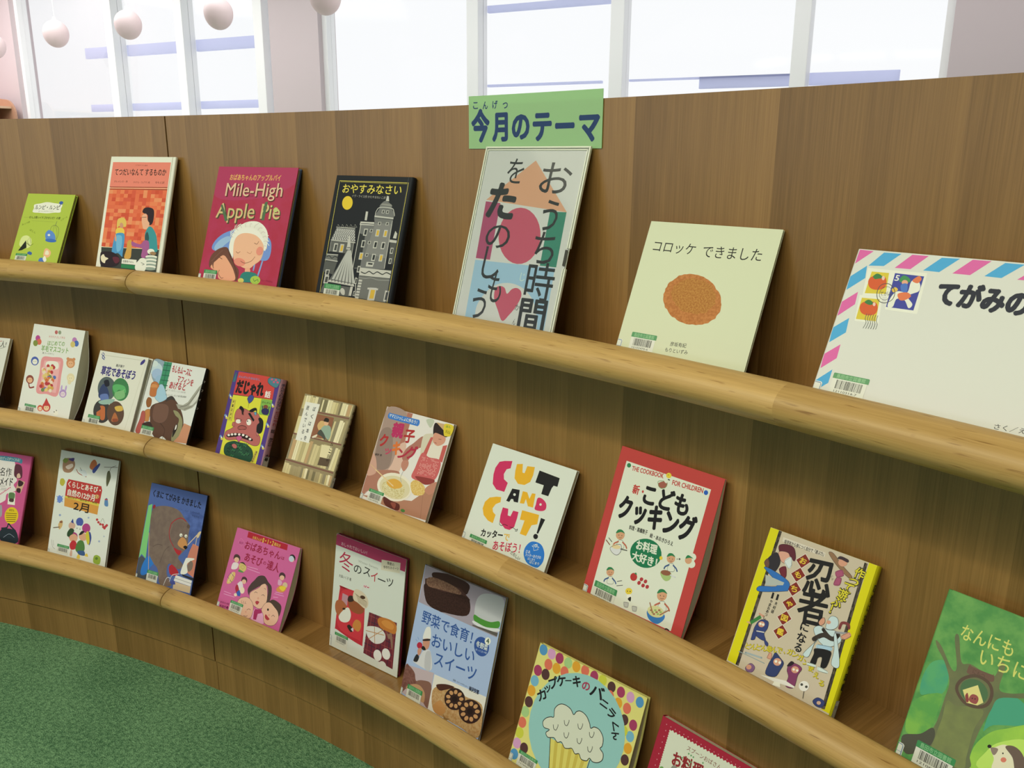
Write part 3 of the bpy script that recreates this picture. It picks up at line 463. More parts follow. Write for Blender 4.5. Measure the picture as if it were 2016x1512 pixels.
ART={
'g1':{'b':'a8bc44','s':'L','w':1516,'h':1884,'t':77,'o':[-2.2508,3.2143,1.0385],'y':0.6288,'l':0.4532,'i':[('S','e4e9d8',[299,1610,493,1647,685,1684,926,1664,1180,1635,1181,1535,1190,1446,1010,1434,786,1409,549,1414,314,1425,315,1520]),('T','ルンピ・ルンピ','1b1b1c',346,1548,1137,1563,113,0.02),('T','ぼくのともだちドラゴン','6a7468',491,1453,970,1464,35,0.0),('T','ぜんぶ青いイチゴのせいだ！の巻','1c2414',243,1296,1247,1304,60,0.02),('L','8a9a40',7,[66,1290,233,1291]),('L','8a9a40',6,[357,1214,1064,1204]),('S','3f5f9a',[1074,1672,1115,1718,1197,1698,1190,1653,1134,1634]),('Z','23302a',13,[1142,1643,1114,1584]),('T','みっつめ','3e4a1c',77,1100,308,1186,52,0.0),('T','どかーん','55681c',1282,1252,1446,1355,51,0.0),('T','ぽとん','55681c',380,993,591,919,47,0.0),('Z','2f3c50',11,[1166,1224,1156,1124]),('O','4a4f40',8,[1032,1052,1135,1127,1273,1062,1322,888,1263,731,1127,791]),('Z','5a6050',6,[1122,1122,1135,968,1227,752]),('Z','5a6050',6,[1156,1124,1256,973,1306,755]),('S','5a86bd',[918,870,927,959,1005,1007,1155,951,1258,841,1244,752,1029,743]),('E','3f6aa8',[1139,757,179,-4,11,-43]),('E','dfe6ea',[1034,886,40,2,9,-26]),('S','cfd98a',[188,593,187,794,346,846,510,764,553,610,432,538]),('P','20251c',[187,463,354,730,433,551,305,483]),('Z','3c4420',11,[389,669,524,609,613,653]),('O','55602a',9,[396,714,450,806,528,676,495,607]),('S','3d5f95',[508,413,548,464,652,438,638,382]),('S','e2b07c',[1036,391,1024,533,1094,565,1236,489,1240,384,1146,342]),('S','f2dcb4',[1079,416,1073,503,1142,511,1198,422]),('S','4f74ad',[922,276,966,331,1067,323,1145,266,1072,231,955,234]),('S','e9ecdf',[1042,313,1086,381,1171,289,1126,239])],'lab':[150,404,372,56,129,'12158306']},
'tetsu':{'b':'dfe0c4','s':'R','w':2046,'h':2676,'t':68,'o':[-2.0011,3.382,1.0385],'y':0.5204,'l':0.2887,'i':[('P','d96a45',[81,2553,1929,2562,1952,230,172,182]),('P','e2836a',[81,2553,1929,2562,1928,2034,82,2007]),('L','5a2f22',11,[83,2002,1929,2030]),('L','f0c9a0',11,[81,1979,1930,2007]),('L','5a2f22',11,[82,1955,1929,1980]),('P','e58f5c',[86,1936,214,1938,215,1855,87,1853]),('P','e08050',[214,1938,342,1941,342,1857,215,1855]),('P','d96a45',[342,1941,469,1943,469,1859,342,1857]),('P','e08050',[469,1943,595,1945,595,1861,469,1859]),('P','cf5a3e',[595,1945,720,1947,720,1863,595,1861]),('P','d96a45',[720,1947,844,1949,845,1866,720,1863]),('P','cf5a3e',[844,1949,968,1951,968,1868,845,1866]),('P','d96a45',[968,1951,1090,1953,1091,1870,968,1868]),('P','d96a45',[1090,1953,1212,1955,1213,1872,1091,1870]),('P','e58f5c',[1212,1955,1334,1957,1335,1874,1213,1872]),('P','d4603c',[1334,1957,1454,1959,1455,1876,1335,1874]),('P','cf5a3e',[1454,1959,1574,1961,1575,1878,1455,1876]),('P','c95236',[1574,1961,1693,1963,1694,1880,1575,1878]),('P','cf5a3e',[1693,1963,1811,1965,1812,1882,1694,1880]),('P','dc7048',[1811,1965,1929,1967,1930,1884,1812,1882]),('P','d96a45',[87,1853,215,1855,215,1771,87,1769]),('P','d4603c',[215,1855,342,1857,343,1774,215,1771]),('P','dc7048',[342,1857,469,1859,470,1776,343,1774]),('P','d4603c',[469,1859,595,1861,596,1778,470,1776]),('P','e08050',[595,1861,720,1863,721,1780,596,1778]),('P','c95236',[720,1863,845,1866,845,1782,721,1780]),('P','cf5a3e',[845,1866,968,1868,969,1784,845,1782]),('P','dc7048',[968,1868,1091,1870,1092,1787,969,1784]),('P','c95236',[1091,1870,1213,1872,1214,1789,1092,1787]),('P','e58f5c',[1213,1872,1335,1874,1336,1791,1214,1789]),('P','d4603c',[1335,1874,1455,1876,1456,1793,1336,1791]),('P','e58f5c',[1455,1876,1575,1878,1576,1795,1456,1793]),('P','dc7048',[1575,1878,1694,1880,1695,1797,1576,1795]),('P','d4603c',[1694,1880,1812,1882,1814,1799,1695,1797]),('P','d96a45',[1812,1882,1930,1884,1931,1801,1814,1799]),('P','dc7048',[87,1769,215,1771,216,1688,87,1686]),('P','c95236',[215,1771,343,1774,343,1690,216,1688]),('P','e08050',[343,1774,470,1776,470,1692,343,1690]),('P','dc7048',[470,1776,596,1778,596,1695,470,1692]),('P','cf5a3e',[596,1778,721,1780,722,1697,596,1695]),('P','cf5a3e',[721,1780,845,1782,846,1699,722,1697]),('P','c95236',[845,1782,969,1784,970,1701,846,1699]),('P','dc7048',[969,1784,1092,1787,1093,1703,970,1701]),('P','cf5a3e',[1092,1787,1214,1789,1215,1705,1093,1703]),('P','cf5a3e',[1214,1789,1336,1791,1337,1708,1215,1705]),('P','d4603c',[1336,1791,1456,1793,1457,1710,1337,1708]),('P','dc7048',[1456,1793,1576,1795,1577,1712,1457,1710]),('P','e58f5c',[1576,1795,1695,1797,1696,1714,1577,1712]),('P','e58f5c',[1695,1797,1814,1799,1815,1716,1696,1714]),('P','c95236',[1814,1799,1931,1801,1933,1718,1815,1716]),('P','dc7048',[87,1686,216,1688,216,1604,88,1602]),('P','dc7048',[216,1688,343,1690,344,1607,216,1604]),('P','d4603c',[343,1690,470,1692,471,1609,344,1607]),('P','cf5a3e',[470,1692,596,1695,597,1611,471,1609]),('P','d4603c',[596,1695,722,1697,722,1613,597,1611]),('P','dc7048',[722,1697,846,1699,847,1616,722,1613]),('P','cf5a3e',[846,1699,970,1701,971,1618,847,1616]),('P','dc7048',[970,1701,1093,1703,1094,1620,971,1618]),('P','dc7048',[1093,1703,1215,1705,1216,1622,1094,1620]),('P','cf5a3e',[1215,1705,1337,1708,1337,1624,1216,1622]),('P','dc7048',[1337,1708,1457,1710,1458,1627,1337,1624]),('P','e08050',[1457,1710,1577,1712,1578,1629,1458,1627]),('P','e08050',[1577,1712,1696,1714,1697,1631,1578,1629]),('P','dc7048',[1696,1714,1815,1716,1816,1633,1697,1631]),('P','e58f5c',[1815,1716,1933,1718,1934,1635,1816,1633]),('P','d96a45',[88,1602,216,1604,217,1521,88,1518]),('P','d96a45',[216,1604,344,1607,344,1523,217,1521]),('P','dc7048',[344,1607,471,1609,471,1525,344,1523]),('P','dc7048',[471,1609,597,1611,598,1528,471,1525]),('P','d96a45',[597,1611,722,1613,723,1530,598,1528]),('P','dc7048',[722,1613,847,1616,848,1532,723,1530]),('P','c95236',[847,1616,971,1618,971,1535,848,1532]),('P','e08050',[971,1618,1094,1620,1095,1537,971,1535]),('P','d4603c',[1094,1620,1216,1622,1217,1539,1095,1537]),('P','e08050',[1216,1622,1337,1624,1338,1541,1217,1539]),('P','c95236',[1337,1624,1458,1627,1459,1544,1338,1541]),('P','dc7048',[1458,1627,1578,1629,1579,1546,1459,1544]),('P','dc7048',[1578,1629,1697,1631,1699,1548,1579,1546]),('P','e08050',[1697,1631,1816,1633,1817,1550,1699,1548]),('P','d4603c',[1816,1633,1934,1635,1935,1552,1817,1550]),('P','e08050',[88,1518,217,1521,217,1437,88,1435]),('P','e08050',[217,1521,344,1523,345,1440,217,1437]),('P','cf5a3e',[344,1523,471,1525,472,1442,345,1440]),('P','e58f5c',[471,1525,598,1528,598,1444,472,1442]),('P','e58f5c',[598,1528,723,1530,724,1447,598,1444]),('P','d4603c',[723,1530,848,1532,848,1449,724,1447]),('P','e58f5c',[848,1532,971,1535,972,1451,848,1449]),('P','d96a45',[971,1535,1095,1537,1095,1454,972,1451]),('P','d96a45',[1095,1537,1217,1539,1218,1456,1095,1454]),('P','e08050',[1217,1539,1338,1541,1339,1458,1218,1456]),('P','d4603c',[1338,1541,1459,1544,1460,1461,1339,1458]),('P','e08050',[1459,1544,1579,1546,1580,1463,1460,1461]),('P','e08050',[1579,1546,1699,1548,1700,1465,1580,1463]),('P','cf5a3e',[1699,1548,1817,1550,1818,1467,1700,1465]),('P','e08050',[1817,1550,1935,1552,1936,1469,1818,1467]),('P','c95236',[88,1435,217,1437,217,1354,89,1351]),('P','d96a45',[217,1437,345,1440,345,1356,217,1354]),('P','e08050',[345,1440,472,1442,472,1359,345,1356]),('P','dc7048',[472,1442,598,1444,599,1361,472,1359]),('P','c95236',[598,1444,724,1447,724,1363,599,1361]),('P','c95236',[724,1447,848,1449,849,1366,724,1363]),('P','d96a45',[848,1449,972,1451,973,1368,849,1366]),('P','dc7048',[972,1451,1095,1454,1096,1370,973,1368]),('P','d4603c',[1095,1454,1218,1456,1219,1373,1096,1370]),('P','e08050',[1218,1456,1339,1458,1340,1375,1219,1373]),('P','d4603c',[1339,1458,1460,1461,1461,1377,1340,1375]),('P','d96a45',[1460,1461,1580,1463,1581,1380,1461,1377]),('P','e08050',[1580,1463,1700,1465,1701,1382,1581,1380]),('P','cf5a3e',[1700,1465,1818,1467,1819,1384,1701,1382]),('P','c95236',[1818,1467,1936,1469,1937,1387,1819,1384]),('P','d4603c',[89,1351,217,1354,218,1270,89,1268]),('P','e58f5c',[217,1354,345,1356,346,1273,218,1270]),('P','cf5a3e',[345,1356,472,1359,473,1275,346,1273]),('P','c95236',[472,1359,599,1361,599,1278,473,1275]),('P','e08050',[599,1361,724,1363,725,1280,599,1278]),('P','c95236',[724,1363,849,1366,850,1282,725,1280]),('P','e58f5c',[849,1366,973,1368,974,1285,850,1282]),('P','cf5a3e',[973,1368,1096,1370,1097,1287,974,1285]),('P','d4603c',[1096,1370,1219,1373,1220,1290,1097,1287]),('P','c95236',[1219,1373,1340,1375,1341,1292,1220,1290]),('P','d4603c',[1340,1375,1461,1377,1462,1294,1341,1292]),('P','d96a45',[1461,1377,1581,1380,1582,1297,1462,1294]),('P','dc7048',[1581,1380,1701,1382,1702,1299,1582,1297]),('P','e58f5c',[1701,1382,1819,1384,1821,1301,1702,1299]),('P','dc7048',[1819,1384,1937,1387,1939,1304,1821,1301]),('P','d4603c',[89,1268,218,1270,218,1187,89,1184]),('P','cf5a3e',[218,1270,346,1273,346,1189,218,1187]),('P','dc7048',[346,1273,473,1275,474,1192,346,1189]),('P','cf5a3e',[473,1275,599,1278,600,1194,474,1192]),('P','c95236',[599,1278,725,1280,726,1197,600,1194]),('P','e08050',[725,1280,850,1282,851,1199,726,1197]),('P','e58f5c',[850,1282,974,1285,975,1202,851,1199]),('P','e08050',[974,1285,1097,1287,1098,1204,975,1202]),('P','e58f5c',[1097,1287,1220,1290,1220,1207,1098,1204]),('P','e08050',[1220,1290,1341,1292,1342,1209,1220,1207]),('P','cf5a3e',[1341,1292,1462,1294,1463,1211,1342,1209]),('P','c95236',[1462,1294,1582,1297,1583,1214,1463,1211]),('P','d4603c',[1582,1297,1702,1299,1703,1216,1583,1214]),('P','e58f5c',[1702,1299,1821,1301,1822,1218,1703,1216]),('P','d96a45',[1821,1301,1939,1304,1940,1221,1822,1218]),('P','cf5a3e',[89,1184,218,1187,219,1103,90,1100]),('P','cf5a3e',[218,1187,346,1189,347,1106,219,1103]),('P','e08050',[346,1189,474,1192,474,1108,347,1106]),('P','cf5a3e',[474,1192,600,1194,601,1111,474,1108]),('P','e08050',[600,1194,726,1197,726,1113,601,1111]),('P','d4603c',[726,1197,851,1199,851,1116,726,1113]),('P','c95236',[851,1199,975,1202,975,1118,851,1116]),('P','d4603c',[975,1202,1098,1204,1099,1121,975,1118]),('P','dc7048',[1098,1204,1220,1207,1221,1123,1099,1121]),('P','e08050',[1220,1207,1342,1209,1343,1126,1221,1123]),('P','e58f5c',[1342,1209,1463,1211,1464,1128,1343,1126]),('P','e58f5c',[1463,1211,1583,1214,1585,1131,1464,1128]),('P','e08050',[1583,1214,1703,1216,1704,1133,1585,1131]),('P','dc7048',[1703,1216,1822,1218,1823,1136,1704,1133]),('P','e08050',[1822,1218,1940,1221,1941,1138,1823,1136]),('P','e08050',[90,1100,219,1103,219,1020,90,1017]),('P','d96a45',[219,1103,347,1106,347,1022,219,1020]),('P','e58f5c',[347,1106,474,1108,475,1025,347,1022]),('P','d4603c',[474,1108,601,1111,601,1027,475,1025]),('P','e08050',[601,1111,726,1113,727,1030,601,1027]),('P','d96a45',[726,1113,851,1116,852,1033,727,1030]),('P','e08050',[851,1116,975,1118,976,1035,852,1033]),('P','e08050',[975,1118,1099,1121,1100,1038,976,1035]),('P','dc7048',[1099,1121,1221,1123,1222,1040,1100,1038]),('P','cf5a3e',[1221,1123,1343,1126,1344,1043,1222,1040]),('P','d4603c',[1343,1126,1464,1128,1465,1045,1344,1043]),('P','d96a45',[1464,1128,1585,1131,1586,1048,1465,1045]),('P','dc7048',[1585,1131,1704,1133,1705,1050,1586,1048]),('P','d96a45',[1704,1133,1823,1136,1824,1053,1705,1050]),('P','d96a45',[1823,1136,1941,1138,1942,1055,1824,1053]),('P','e08050',[90,1017,219,1020,219,936,90,933]),('P','c95236',[219,1020,347,1022,348,939,219,936]),('P','dc7048',[347,1022,475,1025,475,941,348,939]),('P','d96a45',[475,1025,601,1027,602,944,475,941]),('P','d4603c',[601,1027,727,1030,728,947,602,944]),('P','d4603c',[727,1030,852,1033,853,949,728,947]),('P','e58f5c',[852,1033,976,1035,977,952,853,949]),('P','e58f5c',[976,1035,1100,1038,1100,954,977,952]),('P','c95236',[1100,1038,1222,1040,1223,957,1100,954]),('P','d4603c',[1222,1040,1344,1043,1345,960,1223,957]),('P','dc7048',[1344,1043,1465,1045,1466,962,1345,960]),('P','d96a45',[1465,1045,1586,1048,1587,965,1466,962]),('P','e58f5c',[1586,1048,1705,1050,1706,967,1587,965]),('P','e08050',[1705,1050,1824,1053,1825,970,1706,967]),('P','cf5a3e',[1824,1053,1942,1055,1944,972,1825,970]),('P','e08050',[90,933,219,936,220,852,91,850]),('P','c95236',[219,936,348,939,348,855,220,852]),('P','d96a45',[348,939,475,941,476,858,348,855]),('P','c95236',[475,941,602,944,602,861,476,858]),('P','dc7048',[602,944,728,947,728,863,602,861]),('P','d4603c',[728,947,853,949,853,866,728,863]),('P','d96a45',[853,949,977,952,978,869,853,866]),('P','d4603c',[977,952,1100,954,1101,871,978,869]),('P','cf5a3e',[1100,954,1223,957,1224,874,1101,871]),('P','c95236',[1223,957,1345,960,1346,877,1224,874]),('P','e08050',[1345,960,1466,962,1467,879,1346,877]),('P','cf5a3e',[1466,962,1587,965,1588,882,1467,879]),('P','dc7048',[1587,965,1706,967,1707,884,1588,882]),('P','dc7048',[1706,967,1825,970,1826,887,1707,884]),('P','d96a45',[1825,970,1944,972,1945,889,1826,887]),('P','e58f5c',[91,850,220,852,220,769,91,766]),('P','dc7048',[220,852,348,855,349,772,220,769]),('P','d96a45',[348,855,476,858,476,774,349,772]),('P','cf5a3e',[476,858,602,861,603,777,476,774]),('P','c95236',[602,861,728,863,729,780,603,777]),('P','d4603c',[728,863,853,866,854,783,729,780]),('P','dc7048',[853,866,978,869,978,785,854,783]),('P','c95236',[978,869,1101,871,1102,788,978,785]),('P','e08050',[1101,871,1224,874,1225,791,1102,788]),('P','dc7048',[1224,874,1346,877,1347,793,1225,791]),('P','d4603c',[1346,877,1467,879,1468,796,1347,793]),('P','cf5a3e',[1467,879,1588,882,1589,799,1468,796]),('P','c95236',[1588,882,1707,884,1709,801,1589,799]),('P','e08050',[1707,884,1826,887,1828,804,1709,801]),('P','dc7048',[1826,887,1945,889,1946,807,1828,804]),('P','c95236',[91,766,220,769,221,685,91,682]),('P','e58f5c',[220,769,349,772,349,688,221,685]),('P','cf5a3e',[349,772,476,774,477,691,349,688]),('P','dc7048',[476,774,603,777,604,694,477,691]),('P','e58f5c',[603,777,729,780,730,697,604,694]),('P','c95236',[729,780,854,783,855,699,730,697]),('P','c95236',[854,783,978,785,979,702,855,699]),('P','d96a45',[978,785,1102,788,1103,705,979,702]),('P','d96a45',[1102,788,1225,791,1226,708,1103,705]),('P','e08050',[1225,791,1347,793,1348,710,1226,708]),('P','c95236',[1347,793,1468,796,1469,713,1348,710]),('P','e08050',[1468,796,1589,799,1590,716,1469,713]),('P','e08050',[1589,799,1709,801,1710,718,1590,716]),('P','c95236',[1709,801,1828,804,1829,721,1710,718]),('P','c95236',[1828,804,1946,807,1947,724,1829,721]),('T','こどものくらし絵本','7a3020',824,2494,1214,2489,30,0.0),('T','てつだいなんて するものか','1b1b1c',187,2338,1830,2351,146,0.02),('T','クレメンス・作','4a1c14',208,2127,651,2131,46,0.0),('T','マイケル・フォアマン絵','4a1c14',838,2120,1364,2126,45,0.0),('T','ゆもと訳','4a1c14',1542,2130,1817,2131,49,0.0),('P','3b4038',[93,675,1948,719,1952,230,172,182]),('L','f3d9a8',11,[94,671,1949,715]),('S','d8b95a',[497,1275,573,1330,710,1335,788,1264,804,1154,717,1141,583,1151,515,1113]),('S','c89070',[594,1198,646,1230,707,1191,710,1110,641,1107]),('S','e2c24e',[488,1042,549,1115,725,1104,782,1033,756,962,547,961]),('S','4d93b8',[483,902,554,994,769,997,821,850,822,572,822,491,668,563,468,551]),('S','71afc9',[542,905,611,955,731,914,751,661,624,607]),('S','d59c74',[487,949,520,960,560,836,520,829]),('S','c99b46',[895,473,928,671,924,820,1021,878,1068,816,1093,634,1086,478]),('S','2f2428',[1264,1489,1307,1571,1453,1592,1605,1547,1644,1390,1623,1253,1532,1215,1468,1315,1437,1427,1331,1457]),('S','e5ab84',[1274,1330,1285,1422,1400,1449,1468,1315,1535,1249,1499,1134,1373,1129,1303,1240]),('Z','3a2a2c',9,[1275,1371,1414,1381]),('S','3d8f8c',[1446,1037,1523,1176,1642,1164,1795,1013,1870,814,1893,669,1701,646,1575,616,1469,883]),('S','2f5250',[1455,996,1513,1067,1591,935,1556,865,1479,884]),('S','9f5a86',[1057,839,1198,812,1353,797,1452,882,1589,867,1638,711,1593,531,1427,528,1423,703,1284,725,1093,749]),('S','2a2024',[94,506,173,569,490,576,729,474,752,337,560,254,178,253]),('S','e8d8b0',[125,461,204,513,269,458,381,430,304,378,281,318,166,358]),('S','5e2a34',[515,461,705,473,749,383,629,340]),('E','dfe6d4',[1742,547,182,4,4,-34]),('E','8fa08c',[1743,511,182,5,4,-34]),('E','dfe6d4',[1744,475,182,5,4,-34]),('E','8fa08c',[1745,439,182,5,4,-34]),('E','dfe6d4',[1746,403,182,5,4,-34]),('E','8fa08c',[1747,367,182,5,4,-34]),('E','dfe6d4',[1748,331,182,6,4,-34]),('E','8fa08c',[1748,295,182,6,4,-34]),('E','e6e8d8',[1705,658,111,6,12,-58]),('S','9a7a52',[1667,622,1764,661,1874,634,1813,585]),('S','dfe4d0',[1346,432,1433,499,1575,492,1622,393,1589,232,1320,236,1280,348]),('Z','555a50',11,[1453,405,1559,377,1496,357]),('P','e4e6da',[830,453,1301,454,1311,345,833,346]),('T','図書館のほん','3a3a3a',869,400,1217,403,50,0.01),('P','2f7d4b',[828,337,1273,334,1277,252,832,254])],'hinge':'#b9bb9c'},
'apple':{'b':'a52f43|a93650|6','s':'L','w':2164,'h':2515,'t':102,'o':[-1.6885,3.5375,1.0385],'y':0.4889,'l':0.3353,'i':[('P','a83a58',[0,2483,22,2497,146,2515,2164,2515,2164,2214,2058,2149,1910,2077,1731,2008,1533,1948,1325,1905,1084,1873,801,1848,515,1837,263,1848,84,1889,0,1951]),('T','おばあちゃんのアップルパイ','dfb45c',369,2303,1758,2310,120,0.02),('T','Mile-High','5b2a2a',349,1994,1892,2021,351,0.025),('T','Mile-High','d8b890',321,2008,1866,2036,348,0.008),('T','Apple Pie','4a4530',198,1558,1933,1595,393,0.03),('T','Apple Pie','c8b578',169,1574,1907,1610,389,0.01),('P','4f6b48',[255,1733,306,1745,541,1432,463,1408]),('P','4f6b48',[1460,1826,1534,1845,1527,1475,1454,1472]),('S','b7c070',[1714,1689,1764,1736,1831,1714,1818,1652,1753,1645]),('T','ママの','6a1c30',940,1919,1115,1941,37,0.0),('S','6f8fc0',[245,839,314,1036,573,1199,966,1282,1372,1281,1749,1134,1856,935,1825,728,1637,695,1397,741,1061,698,596,774]),('S','93b3d6',[299,863,409,1020,625,1117,730,1058,557,921,442,786]),('L','7f9cc4',37,[1494,644,1489,499]),('L','7f9cc4',40,[1687,698,1635,396]),('S','e4dfc8',[721,867,724,1079,821,1275,1076,1422,1389,1436,1619,1313,1716,1132,1701,884,1548,1041,1409,1137,1223,1190,991,1188,870,1087,852,875,864,664]),('S','e6b088',[860,791,829,1021,912,1153,1103,1205,1370,1176,1571,1063,1663,923,1632,715,1490,602,1343,509,1099,554,930,637]),('Z','cfc9b4',15,[774,1106,691,1122,725,1162]),('Z','efe9d6',15,[782,1133,701,1154,677,1215]),('Z','efe9d6',15,[794,1159,715,1185,704,1244]),('Z','cfc9b4',15,[809,1184,734,1215,746,1266]),('Z','efe9d6',15,[828,1208,756,1243,801,1276]),('Z','efe9d6',15,[850,1230,782,1269,776,1339]),('Z','cfc9b4',15,[875,1250,811,1293,813,1364]),('Z','efe9d6',15,[902,1268,844,1315,876,1361]),('Z','efe9d6',15,[932,1284,880,1334,918,1377]),('Z','cfc9b4',15,[964,1299,918,1351,976,1368]),('Z','efe9d6',15,[999,1310,959,1365,1029,1357]),('Z','efe9d6',14,[1035,1320,1002,1376,1057,1397]),('Z','cfc9b4',14,[1072,1326,1046,1384,1098,1421]),('Z','efe9d6',14,[1110,1331,1092,1389,1155,1375]),('Z','efe9d6',14,[1149,1332,1138,1391,1197,1438]),('Z','cfc9b4',14,[1189,1332,1185,1389,1244,1382]),('Z','efe9d6',14,[1228,1328,1232,1385,1289,1374]),('Z','efe9d6',14,[1267,1322,1278,1378,1328,1347]),('Z','cfc9b4',14,[1306,1314,1324,1368,1409,1411]),('Z','efe9d6',14,[1344,1303,1369,1355,1445,1372]),('Z','efe9d6',14,[1381,1290,1412,1340,1499,1360]),('Z','cfc9b4',14,[1416,1275,1454,1322,1524,1319]),('Z','efe9d6',14,[1449,1258,1494,1301,1517,1258]),('Z','efe9d6',14,[1480,1239,1531,1279,1574,1250]),('Z','cfc9b4',14,[1510,1218,1565,1254,1620,1230]),('Z','efe9d6',14,[1536,1195,1597,1227,1610,1184]),('Z','efe9d6',14,[1560,1172,1625,1199,1721,1183]),('Z','cfc9b4',14,[1581,1147,1649,1170,1680,1131]),('Z','efe9d6',14,[1599,1121,1671,1139,1672,1095]),('Z','efe9d6',14,[1614,1094,1688,1107,1762,1070]),('Z','cfc9b4',14,[1625,1067,1702,1075,1688,1031]),('Z','efe9d6',14,[1633,1039,1711,1042,1789,994]),('Z','efe9d6',14,[1638,1011,1716,1009,1732,962]),('Z','cfc9b4',14,[1639,983,1718,976,1740,926]),('E','d98a70',[1080,626,160,-19,-8,-78]),('E','d98a70',[1562,876,84,-16,-19,-83]),('Z','7a4a3a',10,[933,827,990,799,1040,834]),('Z','7a4a3a',10,[1382,1021,1458,1004,1487,1058]),('Z','7a4a3a',10,[1103,649,1228,615,1388,668,1465,756]),('Z','b07050',8,[1229,835,1322,809,1354,853]),('S','6a4435',[234,537,264,711,425,849,654,895,778,765,909,604,1092,470,1112,283,1028,266,919,458,688,653,578,731,433,593,317,457]),('S','dca078',[297,477,452,637,607,733,787,617,968,440,1030,260,615,255,519,386]),('Z','7d5644',13,[689,876,528,802,283,583]),('Z','54342a',13,[672,870,504,779,297,567]),('Z','7d5644',13,[656,865,480,757,310,551]),('Z','54342a',13,[639,860,456,734,324,535]),('Z','7d5644',13,[622,855,432,711,337,518]),('Z','54342a',13,[606,850,408,688,351,502]),('Z','7d5644',13,[589,844,383,665,365,486]),('Z','54342a',13,[573,839,359,642,378,470]),('Z','7d5644',13,[556,834,335,619,392,454]),('Z','54342a',12,[692,865,858,685,1000,484]),('Z','54342a',12,[706,845,877,661,1015,460]),('Z','54342a',12,[720,825,895,637,1030,436]),('Z','54342a',12,[735,804,913,613,1045,412]),('Z','54342a',12,[749,784,931,589,1061,388]),('Z','54342a',12,[763,764,949,565,1076,364]),('Z','54342a',12,[778,743,967,541,1091,340]),('Z','5a3a2c',10,[567,432,554,367,653,279,710,290]),('Z','4a2a20',10,[500,683,582,657]),('E','dfa57f',[1337,477,73,5,16,-61]),('S','2f7a6c',[1167,350,1245,439,1414,456,1577,433,1640,355,1577,268,1237,251]),('E','9fbf4a',[1589,310,133,10,21,-81]),('E','c9c060',[1207,274,80,6,12,-45]),('Z','2a5a30',10,[1531,336,1572,288,1647,325,1672,286]),('T','ソフィー・ブラックホール','7a1c34',1733,321,2043,311,40,0.0)],'lab':[143,419,373,76,131,'12158721'],'st':[-24,325,72,224],'back':'#3d4a5c'},
